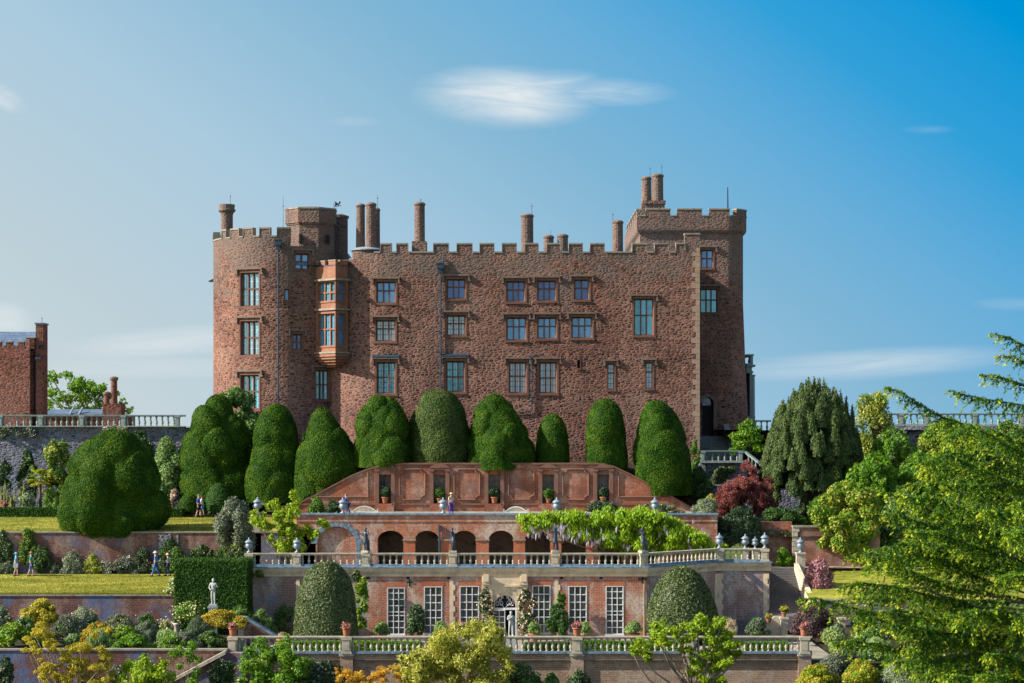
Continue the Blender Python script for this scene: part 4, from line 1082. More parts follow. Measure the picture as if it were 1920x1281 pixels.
# arched doorway
fr, d = T.frame(sd0, sd1)
dz0, dz1 = PZ(818, TY), PZ(745, TY); rr = d / 2; zs = dz1 - rr
mb = MB(); n = 12
for i in range(n):
    a0, a1 = pi - pi * i / n, pi - pi * (i + 1) / n
    x0, x1 = rr + rr * math.cos(a0), rr + rr * math.cos(a1); h0, h1 = zs + rr * math.sin(a0), zs + rr * math.sin(a1)
    mb.face(fpt(fr, x0, 0, h0), fpt(fr, x1, 0, h1), fpt(fr, x1, 0, dz1), fpt(fr, x0, 0, dz1)); mb.face(fpt(fr, x0, 0, h0), fpt(fr, x0, 1.2, h0), fpt(fr, x1, 1.2, h1), fpt(fr, x1, 0, h1))
    q0, q1 = (rr + (rr + .3) * math.cos(a0), zs + (rr + .3) * math.sin(a0)), (rr + (rr + .3) * math.cos(a1), zs + (rr + .3) * math.sin(a1))
    mb.mat(1); mb.face(fpt(fr, x0, -.08, h0), fpt(fr, x1, -.08, h1), fpt(fr, q1[0], -.08, q1[1]), fpt(fr, q0[0], -.08, q0[1])); mb.face(fpt(fr, q0[0], -.08, q0[1]), fpt(fr, q1[0], -.08, q1[1]), fpt(fr, q1[0], 0, q1[1]), fpt(fr, q0[0], 0, q0[1])); mb.mat(0)
mb.face(fpt(fr, 0, 0, dz0), fpt(fr, 0, 0, zs), fpt(fr, 0, 1.2, zs), fpt(fr, 0, 1.2, dz0)); mb.face(fpt(fr, d, 0, dz0), fpt(fr, d, 1.2, dz0), fpt(fr, d, 1.2, zs), fpt(fr, d, 0, zs))
mb.mat(1); mb.fbox(fr, d + .001, d + .3, -.08, 0, dz0, zs)
dw = mb.build('doorway', [M['rubble'], M['hood']], castle)
MB().fbox(fr, 0.0, d, 1.1, 1.2, dz0, dz1).build('door', M['door'], dw)
MB().fbox(fr, 0.15, d - .15, 1.04, 1.09, zs - .2, zs + .55).build('fanlight', M['glass_dark'], dw)
# classical loggia that shows past the tower
lb = MB(); lx = PX(1405.5, 191)
lb.box(lx, lx + .22, 190.8, 200, PZ(780, 191), PZ(700, 191)); lb.box(lx - .3, lx + .3, 190.7, 200, PZ(700, 191), PZ(696, 191)); lb.box(lx - .3, lx + .5, 190.9, 200, PZ(780, 191) - 3, PZ(780, 191))
lb.box(lx - .3, lx + .2, 190.8, 200, PZ(696, 191), PZ(688, 191)); lb.box(lx - .3, lx + .5, 190.7, 200, PZ(688, 191), PZ(684, 191))
lb.box(lx - .3, lx + .3, 190.8, 200, PZ(684, 191), PZ(681.5, 191)); lb.box(lx - .3, lx + .38, 190.7, 200, PZ(667, 191), PZ(664.5, 191)); lb.box(lx + .02, lx + .3, 190.85, 191.2, PZ(681.5, 191), PZ(667, 191))
lg = lb.build('loggia', M['greenstone'], castle)
MB().lathe([(1.6, -3.5), (1.45, 0.2), (1.15, 6.0), (.92, 12.0)], (xb - .93, TY + 1.75, 0), 28).build('tower_batter', M['rubble'], castle, True)
bm_ = baluster_mesh(.68, .09, 'greenstone')
for i in range(4): o = link('baluster', bm_, lg); o.location = Vector((lx + .15, 191.5 + i * .5, PZ(681.5, 191))) - wloc(lg)
MB().lathe([(.22, 0), (.19, 3.6), (.24, 3.65), (.26, 3.8)], (lx + .33, 191.4, PZ(780, 191)), 14).build('column', M['greenstone'], lg)

# ---- the steps, ramp wall and balcony below the castle door
steps = thing('castle_steps', 'shaded stone steps with a sloping parapet up to the arched castle door', 'steps', (PX(1340, 182), 182, -2))
mb = MB()
for i in range(10):
    y = 179 + i * .55; z = PZ(845, 179) + (PZ(818, 184.4) - PZ(845, 179)) * i / 9
    mb.box(PX(1313, 180), PX(1366, 180), y, 186.2 if i == 9 else y + .62, z - 3, z)
mb.build('flight', M['greenstone'], steps)
MB().hexa([(PX(1367, 178.5), 178.5, -5), (PX(1378, 178.5), 178.5, -5), (PX(1366, 185.9), 185.9, -5), (PX(1356, 185.9), 185.9, -5),
           (PX(1367, 178.5), 178.5, PZ(838, 178.5)), (PX(1378, 178.5), 178.5, PZ(838, 178.5)), (PX(1366, 185.9), 185.9, PZ(795, 185.9)), (PX(1356, 185.9), 185.9, PZ(795, 185.9))]).build('parapet', M['greenstone'], steps)
g = MB()
for i in range(8): x = PX(1316 + i * 2.0, 178.9); g.tube([(x, 178.9, PZ(843, 178.9)), (x, 178.9, PZ(815, 178.9))], .018, 4)
for v in (842, 816): g.tube([(PX(1315, 178.9), 178.9, PZ(v, 178.9)), (PX(1331, 178.9), 178.9, PZ(v, 178.9))], .025, 4)
g.build('gate', M['pipe'], steps)
balustrade('short mossy stone balustrade below the castle door steps', [(PX(1311, 173), 173), (PX(1394, 173), 173)], PZ(866, 173), PZ(845, 173) - PZ(866, 173), [0.3, 3.45], .47, 'greenstone', plinth='greenstone', post_w=.34, bal_r=.11)
balustrade('sloping stone balustrade running down from the door balcony behind the red maple', [(PX(1397, 173), 173), (PX(1424, 172), 172)], PZ(866, 173), .9, [], .47, 'greenstone', plinth='greenstone', bal_r=.1, dz=-.9)
MB().box(PX(1313, 173), PX(1402, 173), 173.25, 179, -8, PZ(868, 173)).box(PX(1313, 172.8), PX(1323, 172.8), 172.9, 173.25, -8, PZ(869, 173)).top('balcony_wall', M['rubble_blue_shade'], 'dark stone wall under the short balustrade by the castle door', 'retaining wall')
MB().box(PX(1322, 171), PX(1500, 171), 171, 171.8, -8.3, PZ(912, 171)).box(PX(1320, 170.9), PX(1500, 170.9), 170.9, 171.9, PZ(912, 171), PZ(909, 171)).top('garden_wall', M['rubble_blue_shade'], 'bluish shaded stone wall under the broad irish yew', 'retaining wall')

# ================================================================== LEFT RANGE
wing = thing('castle_wing', 'red stone range with small battlements, slate roof and broad square chimney stack', 'building', (PX(30, 186), 186, 0))
Y = 186
MB().box(-60, PX(53, Y), Y, 189.5, 0, PZ(648, Y)).box(PX(53, Y), PX(64, Y), Y + .6, 188, 0, PZ(654, Y)).build('wall', M['rubble_wing'], wing)
MB().box(PX(53, Y) - .02, PX(56, Y), Y - .05, Y + .6, 0, PZ(636, Y)).box(PX(49, Y), PX(64, Y) , Y + .02, Y + .9, PZ(654, Y), PZ(634, Y)).build('corner_pier', M['rubble_wing'], wing)
MB().box(PX(48, Y), PX(66, Y), Y - .06, Y + 1, PZ(634, Y), PZ(632.5, Y)).build('coping', M['coping'], wing)
for u0 in (-10, 11, 33):
    m = MB().box(PX(u0, Y), PX(u0 + 12, Y), Y, Y + .5, PZ(648, Y), PZ(642, Y)).build('merlon', M['rubble_wing'], wing)
    MB().box(PX(u0 - 1, Y), PX(u0 + 13, Y), Y - .05, Y + .55, PZ(642, Y), PZ(640, Y)).build('coping', M['coping'], m)
MB().hexa([(-62, Y + 1, PZ(652, Y)), (PX(67, Y), Y + 1, PZ(652, Y)), (PX(67, Y), 190.5, PZ(650, Y)), (-62, 190.5, PZ(650, Y)),
           (-62, Y + 1, PZ(651, Y)), (PX(67, Y), Y + 1, PZ(651, Y)), (PX(67, Y), 190.4, PZ(622, 190)), (-62, 190.4, PZ(620, 190))]).build('roof', M['slate'], wing)
k = MB(); xs0, xs1 = PX(65.5, Y), PX(79.5, Y)
k.box(xs0, xs1, Y + .3, 188.1, 0, PZ(608, Y)); kc = k.build('chimney', M['rubble_wing'], wing)
MB().box(xs0 - .08, xs1 + .08, Y + .2, 188.2, PZ(608, Y), PZ(605, Y)).build('cap', M['lead'], kc); rod(kc, PX(74, Y), 187, PZ(605, Y), .55)
MB().tube([(PX(62.5, Y), Y + .5, PZ(660, Y)), (PX(62.5, Y), Y + .5, 0)], .1, 7).build('drainpipe', M['iron'], wing)
MB().box(PX(66, Y), PX(77, Y), Y - .1, Y + .28, PZ(674, Y), PZ(670, Y)).build('canopy', M['pipe'], wing)
MB().tube([(PX(70, Y), Y + .1, PZ(650, Y)), (PX(74, Y), Y - .1, PZ(652, Y)), (PX(75.5, Y), Y - .3, PZ(651, Y))], [.06, .1, .16], 8).build('floodlight', M['iron'], wing)

lodge = thing('stable_range', 'low roofed building with a tall round chimney beyond the terrace balustrade', 'building', (PX(180, 197), 197, 0))
Y = 197
MB().box(PX(85, Y), PX(232, Y), Y, 203, -1, PZ(778, Y)).box(PX(195, Y), PX(229, Y), Y - .7, Y + 1.5, 0, PZ(757, Y)).build('wall', M['rubble_wing'], lodge)
MB().hexa([(PX(82, Y), Y - .3, PZ(779, Y)), (PX(194, Y), Y - .3, PZ(779, Y)), (PX(194, Y), Y + 3, PZ(779, Y)), (PX(82, Y), Y + 3, PZ(779, Y)),
           (PX(82, Y), Y - .3, PZ(777, Y)), (PX(194, Y), Y - .3, PZ(777, Y)), (PX(194, Y), Y + 3, PZ(767, Y)), (PX(82, Y), Y + 3, PZ(767, Y))]).build('roof', M['slate'], lodge)
for u_ in (132, 149): MB().tube([(PX(u_, Y), Y - .5, PZ(779, Y)), (PX(u_ + 1.5, Y), Y + 1, PZ(765, Y))], .13, 6).build('roof_light', M['leadroof'], lodge)
for a in ((207, 222, 708, 757), (194, 208, 736, 778)):
    x = PX((a[0] + a[1]) / 2, Y); r = PX(960 + (a[1] - a[0]) / 2, Y); h = PZ(a[2], Y) - PZ(a[3], Y)
    c = MB().lathe([(r * .95, 0), (r * .85, h * .2), (r * .8, h * .85)], (x, Y - .2, PZ(a[3], Y)), 14).build('chimney', M['rubble_wing'], lodge)
    MB().lathe([(r * .8, h * .851), (r * 1.1, h * .93), (r * 1.1, h), (r * .4, h + .1)], (x, Y - .2, PZ(a[3], Y)), 14).build('cap', M['hood'], c)

balustrade('long mossy stone balustrade below the red stone range', [(PX(-40, 171), 171), (PX(348, 171), 171)], PZ(801, 171), PZ(778, 171) - PZ(801, 171), [PX(u, 171) - PX(-40, 171) for u in (1, 77, 154, 232, 333)], .5, 'greenstone', plinth='greenstone', post_w=.36, bal_r=.12)
MB().box(-65, PX(430, 171), 170.8, 171.4, -8, PZ(802, 171)).top('back_terrace_wall', M['rubble_blue_shade'], 'tall bluish stone retaining wall under the mossy balustrade', 'retaining wall')
bp = balustrade('dark stone balustrade standing against the sky beyond the yew and shrubs', [(PX(1640, 177), 177), (PX(1990, 177), 177)], PZ(798, 177), PZ(775, 177) - PZ(798, 177), [PX(u, 177) - PX(1640, 177) for u in (1690, 1737, 1828, 1916)], .535, 'greenstone', plinth='greenstone', post_w=.34, bal_r=.13)
balustrade('short far balustrade between the castle tower and the broad irish yew', [(PX(1409, 186), 186), (PX(1446, 186), 186)], PZ(809, 186), PZ(788, 186) - PZ(809, 186), [], .5, 'greenstone', plinth='greenstone', bal_r=.12)
MB().box(PX(1640, 177), PX(2000, 177), 176.8, 177.4, -6, PZ(799, 177)).box(PX(1400, 186), PX(1480, 186), 185.8, 186.4, -6, PZ(810, 186)).top('east_terrace_wall', M['rubble_blue_shade'], 'shaded stone wall carrying the balustrade beyond the shrubs', 'retaining wall')

# ================================================================== LEFT GARDEN WALLS
def brick_wall(label, u0, u1, Y, v0, v1, m, cop='coping', th=.5, extra=None):
    root = thing('garden_wall', label, 'wall', ((PX(u0, Y) + PX(u1, Y)) / 2, Y, PZ(v1, Y)))
    mb = MB().box(PX(u0, Y), PX(u1, Y), Y, Y + th, PZ(v1, Y), PZ(v0, Y) - .1)
    mb.build('brickwork', M[m], root); MB().box(PX(u0, Y) - .05, PX(u1, Y) + .05, Y - .07, Y + th + .02, PZ(v0, Y) - .098, PZ(v0, Y)).build('coping', M[cop], root)
    return root
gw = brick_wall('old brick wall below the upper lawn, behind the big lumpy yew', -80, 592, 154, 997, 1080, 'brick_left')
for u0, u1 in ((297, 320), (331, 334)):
    MB().box(PX(u0, 153.8), PX(u1, 153.8), 153.85, 153.998, PZ(1040, 154), PZ(1001, 154)).build('buttress', M['rubble_blue_shade'], gw)
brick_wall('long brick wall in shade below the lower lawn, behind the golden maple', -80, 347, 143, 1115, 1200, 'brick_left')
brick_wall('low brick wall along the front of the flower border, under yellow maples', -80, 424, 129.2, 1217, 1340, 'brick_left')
# ramp with a sloping coping by the low wall
rw = thing('ramp_wall', 'sloping brick stair wall with stone coping beside the low border wall', 'wall', (PX(380, 128.8), 128.5, -17.5))
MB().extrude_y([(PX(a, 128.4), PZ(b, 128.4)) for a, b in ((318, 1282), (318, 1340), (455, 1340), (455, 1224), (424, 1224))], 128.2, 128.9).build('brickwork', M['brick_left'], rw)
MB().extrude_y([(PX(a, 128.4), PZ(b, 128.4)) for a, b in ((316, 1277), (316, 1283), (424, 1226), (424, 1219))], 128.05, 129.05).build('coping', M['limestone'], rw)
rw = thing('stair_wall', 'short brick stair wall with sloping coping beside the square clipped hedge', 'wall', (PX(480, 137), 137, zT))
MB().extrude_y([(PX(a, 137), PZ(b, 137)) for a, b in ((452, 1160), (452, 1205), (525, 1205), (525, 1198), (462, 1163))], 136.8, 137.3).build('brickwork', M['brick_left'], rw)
MB().extrude_y([(PX(a, 137), PZ(b, 137)) for a, b in ((448, 1155), (448, 1160), (462, 1162), (525, 1199), (525, 1194), (464, 1157))], 136.7, 137.4).build('coping', M['ledge'], rw)
MB().box(PX(447, 136.6), PX(457, 136.6), 136.3, 136.75, zT, PZ(1170, 136.6)).box(PX(445, 136.6), PX(459, 136.6), 136.2, 136.85, PZ(1170, 136.6), PZ(1166, 136.6)).build('pier', M['limestone'], rw)

# ================================================================== NICHE WALL
nw = thing('niche_wall', 'tall red brick wall with five pedimented niches and shaped panels under the yews', 'wall', (PX(925, 162), 162, zN))
Y = 162; topu = [(536, 958), (600, 925), (660, 893), (690, 881), (720, 874), (760, 871), (1120, 871), (1150, 876), (1180, 890), (1230, 916), (1300, 956)]
def vtop(u): return float(np.interp(u, [a for a, _ in topu], [b for _, b in topu]))
NU = [722, 824, 927, 1028, 1131]
ub = sorted(set([a for a, _ in topu] + [n - 11 for n in NU] + [n + 11 for n in NU])); mb = MB(); cp = MB()
zb_ = zN - .6
bk = MB(); gx_ = np.linspace(PX(500, 163), PX(1340, 163), 44); gy_ = np.linspace(162.55, 176, 9)
def zbank(x, y):
    u = 960 + x * F / y; t = min(1, (y - 162.5) / 7.5); return (PZ(vtop(u), 162) - .12) * (1 - t) + min(zY + .1, PZ(vtop(u), 162) + 2.2) * t
bk.raw([(x, y, zbank(x, y)) for y in gy_ for x in gx_], [(j * 44 + i, j * 44 + i + 1, j * 44 + 45 + i, j * 44 + 44 + i) for j in range(8) for i in range(43)])
struct('yew_bank', bk, M['soil'])
for a, b in zip(ub, ub[1:]):
    xa_, xb_ = PX(a, Y), PX(b, Y); za_, zb2 = PZ(vtop(a), Y), PZ(vtop(b), Y)
    inn = any(n - 11.5 < a and b < n + 11.5 for n in NU)
    if inn:
        mb.face((xa_, Y, zb_), (xb_, Y, zb_), (xb_, Y, PZ(944, Y)), (xa_, Y, PZ(944, Y))); mb.face((xa_, Y, PZ(890, Y)), (xb_, Y, PZ(890, Y)), (xb_, Y, zb2), (xa_, Y, za_))
        fr = (xa_, Y, 1, 0); R = (0, xb_ - xa_, PZ(944, Y), PZ(890, Y)); mb.mat(1); ring(mb, fr, R, 0, R, .55); mb.face((xa_, Y + .55, R[2]), (xb_, Y + .55, R[2]), (xb_, Y + .55, R[3]), (xa_, Y + .55, R[3])); mb.mat(0)
    else: mb.face((xa_, Y, zb_), (xb_, Y, zb_), (xb_, Y, zb2), (xa_, Y, za_))
    cp.hexa([(xa_, Y - .1, za_), (xb_, Y - .1, zb2), (xb_, Y + .5, zb2), (xa_, Y + .5, za_), (xa_, Y - .1, za_ + .12), (xb_, Y - .1, zb2 + .12), (xb_, Y + .5, zb2 + .12), (xa_, Y + .5, za_ + .12)])
    mb.face((xa_, Y + .6, zb_), (xa_, Y + .6, za_), (xb_, Y + .6, zb2), (xb_, Y + .6, zb_))
mb.build('brickwork', [M['brick_niche'], M['plaster']], nw); cp.build('coping', M['brick_frame'], nw)
for i, n in enumerate(NU):
    x = PX(n, Y); s_ = Y / F; f = MB()
    for sg in (-1, 1):
        f.box(x + sg * 15 * s_ - .15, x + sg * 15 * s_ + .15, Y - .14, Y - .003, zN, PZ(884, Y)); f.box(x + sg * 15 * s_ - .21, x + sg * 15 * s_ + .21, Y - .2, Y - .003, PZ(884, Y), PZ(881, Y))
    f.box(x - 20 * s_, x + 20 * s_, Y - .18, Y - .003, PZ(881, Y), PZ(877.5, Y))
    if i in (0, 1): pr = [(x + 19 * s_ * math.cos(t), PZ(877.4, Y) + .3 * math.sin(t)) for t in np.linspace(0, pi, 9)]
    elif i == 2: pr = [(x - 19 * s_, PZ(877.4, Y)), (x + 19 * s_, PZ(877.4, Y)), (x + 19 * s_, PZ(875, Y)), (x - 19 * s_, PZ(875, Y))]
    else: pr = [(x - 20 * s_, PZ(877.4, Y)), (x + 20 * s_, PZ(877.4, Y)), (x, PZ(868.5, Y))]
    f.extrude_y(list(reversed(pr)) if i in (0, 1) else pr, Y - .22, Y - .003)
    f.mat(1); f.box(x - 17 * s_, x + 17 * s_, Y - .3, Y - .003, zN, PZ(947, Y)); f.box(x - 13 * s_, x + 13 * s_, Y - .2, Y + .5, PZ(947, Y) - .0, PZ(944.5, Y)); f.mat(0)
    f.build('niche_surround', [M['brick_frame'], M['brick_niche']], nw, False)
for n in (773, 875.5, 977.5, 1079.5):
    o = []; hw, v0, v1, c_ = 24, 880, 937, 8
    for (cx_, cy_, a0) in ((-hw, v0, 0), (hw, v0, 1), (hw, v1, 2), (-hw, v1, 3)):
        for k in range(6):
            t = (pi / 2) * k / 5
            sx_, sy_ = (1 if cx_ < 0 else -1), (1 if cy_ == v0 else -1)
            dx_, dy_ = (c_ * math.sin(t), c_ * math.cos(t)) if a0 in (0, 2) else (c_ * math.cos(t), c_ * math.sin(t))
            o.append((n + cx_ + sx_ * dx_, cy_ + sy_ * dy_))
    t_ = MB(); O = [(PX(a, Y), Y - .03, PZ(b, Y)) for a, b in o]
    t_.tube(O + [O[0]], .07, 6); t_.build('panel_moulding', M['brick_frame'], nw)
for a, b in (((590, 932), (690, 932)), ((690, 932), (690, 884)), ((1160, 932), (1160, 888)), ((1160, 932), (1262, 932))):
    MB().tube([(PX(a[0], Y), Y - .03, PZ(a[1], Y)), (PX(b[0], Y), Y - .03, PZ(b[1], Y))], .07, 6).build('panel_moulding', M['brick_frame'], nw)
MB().box(PX(560, Y), PX(1275, Y), Y - .07, Y - .003, PZ(947, Y), PZ(944, Y)).build('string_course', M['brick_frame'], nw)

# ================================================================== AVIARY ARCADE
av = thing('brick_arcade', 'long red brick arcade of round arches behind the statue balustrade', 'arcade', (PX(950, 154), 154, zF))
Y = 154; zt_ = PZ(966, Y)
AR = [(595, 667, 1020, 'blind'), (708, 757, 1013, ''), (778, 823, 1013, ''), (848, 893, 1013, ''), (916, 963, 1013, ''), (984, 1032, 1013, ''), (1052, 1099, 1013, ''), (1120, 1166, 1013, ''), (1186, 1232, 1013, '')]
mb = MB(); x_prev = PX(556, Y)
for a0, a1, vs, kind in AR:
    xa_, xb_ = PX(a0, Y), PX(a1, Y); r = (xb_ - xa_) / 2; zs = PZ(vs, Y); xc = (xa_ + xb_) / 2
    rz_ = r if kind == '' else PZ(987, Y) - zs
    if kind == '': rz_ = PZ(995, Y) - zs
    mb.face((x_prev, Y, zF - .3), (xa_, Y, zF - .3), (xa_, Y, zt_), (x_prev, Y, zt_)); n = 16; dp = .22 if kind else .8
    mb.face((xa_, Y, zF), (xa_, Y + dp, zF), (xa_, Y + dp, zs), (xa_, Y, zs)); mb.face((xb_, Y, zF), (xb_, Y, zs), (xb_, Y + dp, zs), (xb_, Y + dp, zF))
    for i in range(n):
        t0, t1 = pi - pi * i / n, pi - pi * (i + 1) / n
        x0, x1, h0, h1 = xc + r * math.cos(t0), xc + r * math.cos(t1), zs + rz_ * math.sin(t0), zs + rz_ * math.sin(t1)
        mb.face((x0, Y, h0), (x1, Y, h1), (x1, Y, zt_), (x0, Y, zt_)); mb.face((x0, Y, h0), (x0, Y + dp, h0), (x1, Y + dp, h1), (x1, Y, h1))
    if kind: mb.mat(1); mb.face((xa_, Y + dp, zF), (xb_, Y + dp, zF), (xb_, Y + dp, zt_ - .3), (xa_, Y + dp, zt_ - .3)); mb.mat(0)
    x_prev = xb_
mb.face((x_prev, Y, zF - .3), (PX(1345, Y), Y, zF - .3), (PX(1345, Y), Y, zt_), (x_prev, Y, zt_))
mb.box(PX(1345, Y) - .4, PX(1345, Y), Y + .001, 162, zF - .3, zt_ - .01)
mb.build('arched_wall', [M['brick_arcade'], M['brick_orangery']], av)
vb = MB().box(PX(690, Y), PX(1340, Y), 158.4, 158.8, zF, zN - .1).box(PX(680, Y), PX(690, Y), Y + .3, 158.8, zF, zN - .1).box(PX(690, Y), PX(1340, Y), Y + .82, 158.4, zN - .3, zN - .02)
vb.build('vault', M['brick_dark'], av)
MB().box(PX(540, Y), PX(1347, Y), Y - .12, Y + .6, zt_, zt_ + .13).build('coping', M['ledge'], av)
MB().box(PX(558, Y), PX(1345, Y), Y - .05, Y - .003, zt_ - .5, zt_ - .42).build('string_course', M['brick_arcade'], av)
for (b0, b1) in [(AR[i][1], AR[i + 1][0]) for i in range(1, len(AR) - 1)]:
    pr = MB().box(PX(b0, Y) - .02, PX(b1, Y) + .02, Y - .03, Y - .003, zF - .3, PZ(1014, Y)).build('pier_face', M['brick_pier'], av)
    MB().box(PX(b0, Y) - .08, PX(b1, Y) + .08, Y - .1, Y - .003, PZ(1014, Y), PZ(1011, Y)).build('impost', M['coping'], pr)
vs_ = MB(); r0 = PX(1000.5, Y) - PX(960, Y); cx_ = PX(631, Y)
for i in range(13):
    t0, t1 = pi - pi * (i + .06) / 13, pi - pi * (i + .94) / 13; q0, q1 = .93, 1.0 + .22 * (1 if i % 2 else 1.5)
    f_ = lambda t, q: (cx_ + (PX(667, Y) - cx_) * q * math.cos(t), PZ(1020, Y) + (PZ(987, Y) - PZ(1020, Y)) * q * math.sin(t))
    vs_.extrude_y([f_(t1, q0 + .07), f_(t0, q0 + .07), f_(t0, q1), f_(t1, q1)][::-1], Y - .04, Y - .003)
for k in range(3): vs_.box(PX(667, Y) + .02, PX(667, Y) + (.45 if k % 2 else .3), Y - .04, Y - .003, PZ(1058 - 13 * k, Y), PZ(1046 - 13 * k, Y))
vs_.build('voussoir', M['ledge'], av)
MB().tube([(PX(824, Y), Y - .1, PZ(992, Y)), (PX(824, Y), Y - .1, zF)], .07, 7).box(PX(822, Y), PX(827, Y), Y - .22, Y - .003, PZ(995, Y), PZ(985, Y)).build('drainpipe', M['pipe'], av)
# top terrace benches
def bench(label, u0, u1, v0, v1, Y, arch=True):
    x0, x1, zb, zt2 = PX(u0, Y), PX(u1, Y), PZ(v1, Y), PZ(v0, Y); L_ = x1 - x0; H = zt2 - zb
    root = thing('garden_bench', label, 'bench', ((x0 + x1) / 2, Y, zb), 'cream wooden garden benches')
    bk = MB(); n = 22; pt = []
    for i in range(n + 1):
        t = i / n; hh = H * (0.62 + (.36 * math.sin(pi * min(1, max(0, (t - .12) / .76))) ** .7 if arch else .3)); pt.append((x0 + L_ * t, hh))
    for (xa_, ha), (xb_, hb) in zip(pt, pt[1:]):
        bk.hexa([(xa_, Y + .2, zb + ha - .1), (xb_, Y + .2, zb + hb - .1), (xb_, Y + .26, zb + hb - .1), (xa_, Y + .26, zb + ha - .1), (xa_, Y + .2, zb + ha), (xb_, Y + .2, zb + hb), (xb_, Y + .26, zb + hb), (xa_, Y + .26, zb + ha)])
        bk.box(xa_ + .015, xa_ + L_ / n - .035, Y + .21, Y + .25, zb + .46, zb + min(ha, hb) - .095)
    bk.box(x0, x1, Y + .2, Y + .26, zb + .44, zb + .5); bk.build('backrest', M['bench'], root)
    se = MB()
    for k in range(4): se.box(x0 + .05, x1 - .05, Y - .3 + k * .125, Y - .3 + k * .125 + .1, zb + .42, zb + .45)
    se.build('seat', M['bench'], root)
    for x in (x0, x1 - .07):
        MB().box(x, x + .07, Y - .3, Y - .23, zb, zb + .64).build('leg', M['bench'], root); MB().box(x, x + .07, Y + .19, Y + .27, zb, zb + H * .68).build('leg', M['bench'], root)
        MB().box(x, x + .07, Y - .34, Y + .19, zb + .641, zb + .69).build('armrest', M['bench'], root)
    return root
bench('cream arched-back bench beside the blue-jacketed visitor on the top terrace', 656, 709, 948, 966 + 6, 155.6)
bench('cream arched-back bench on the top terrace where the wisteria begins', 944, 991, 949, 966 + 6, 155.6)
bench('small pale bench by the brick wall at the side lawn', 1534, 1552, 1053, 1073, 153.4, False)

# ================================================================== ORANGERY
org = thing('orangery', 'red brick orangery with tall white sash windows and a carved stone doorway', 'building', (PX(930, 143), 143, zT))
Y = 143; OPt = Path([(PX(455, Y), Y), (PX(1212, Y), Y), (PX(1345, 148.8), 148.8), (PX(1443, 148.6), 148.6), (PX(1443, 148.6), 160)])
zc0 = PZ(1081, Y); hs = []; ws = []
for u0, u1, v0, v1 in ((728, 757, 1104, 1188), (797, 827, 1102, 1187), (864, 896, 1101, 1186), (1000, 1030, 1100, 1186), (1068, 1098, 1101, 1186), (1138, 1167, 1101, 1188)):
    s0, s1 = OPt.su(u0), OPt.su(u1); f_ = .07; z0, z1 = max(PZ(v1, Y), zT + .06), PZ(v0, Y); hs.append((s0 - f_, s1 + f_, z0 - f_ * .7, z1 + f_)); ws.append((s0 - f_, s1 + f_, f_, z0, z1, u0))
sdo0, sdo1 = OPt.su(924), OPt.su(969); hs.append((sdo0, sdo1, zT, PZ(1106, Y)))
s465 = OPt.su(690)
mb = MB(); wall_grid(mb, OPt, s465, OPt.s[1], zT - .3, zc0 + .02, hs); mb.mat(1); wall_grid(mb, OPt, 0, s465, zT - .3, zc0 + .02); wall_grid(mb, OPt, OPt.s[1], OPt.s[-1], zT - .3, zc0 + .02)
mb.build('wall', [M['brick_orangery'], M['brick_wash']], org)
for h0, h1, f_, z0, z1, u0 in ws:
    fr, d = OPt.frame(h0, h1); tr = (1 / 6, 2 / 6, 3 / 6, 4 / 6, 5 / 6)
    if u0 in (728, 1138): tr = (.13, .27, .4, .48, .62, .76, .9)
    window(org, fr, f_, d - f_, z0, z1, 3, tr, f_, 'glass_brown', None, .14, 'white', name='sash_window', mull=.055)
    MB().fbox(fr, -.12, d + .12, -.018, -.002, z1 + f_ + .01, z1 + .42).build('brick_lintel', M['brick_pier'], org)
# stone bands
for u in (848, 1045, 1212, 560):
    bd = MB(); z = zT; i = 0; s_ = OPt.su(u - 5); fr, d = OPt.frame(s_, s_ + .38)
    while z < zc0 - .2: w = .38 if i % 2 else .26; bd.fbox(fr, 0, w, -.03, -.001, z, z + .37); z += .371; i += 1
    bd.build('quoin_strip', M['cornice'], org)
for s_ in (OPt.s[2] - .3, OPt.s[2] + .03, OPt.s[3] - .45):
    bd = MB(); z = zT; i = 0; fr, d = OPt.frame(s_, s_ + .3)
    while z < zc0 - .2: bd.fbox(fr, 0, .3 if i % 2 else .4, -.03, -.001, z, z + .37); z += .371; i += 1
    bd.build('quoin_strip', M['cornice'], org)
# cornice
co = MB(); le = MB(); zq = PZ(1062, Y)
for i in range(3):
    fr, d = OPt.frame(OPt.s[i], OPt.s[i + 1])
    for d0, za_, zb2 in ((-.26, zq - .24, zq - .1), (-.2, zq - .36, zq - .241), (-.1, zq - .5, zq - .361), (-.07, zc0, zq - .501)): co.fbox(fr, -.1, d + .1, d0, 0.2, za_, zb2)
    for k in range(int(d / .24)): co.fbox(fr, k * .24, k * .24 + .13, -.17, -.101, zq - .47, zq - .37)
    le.fbox(fr, -.15, d + .15, -.33, .4, zq - .098, zq + .0)
co.build('cornice', M['cornice'], org); le.build('ledge', M['ledge'], org)
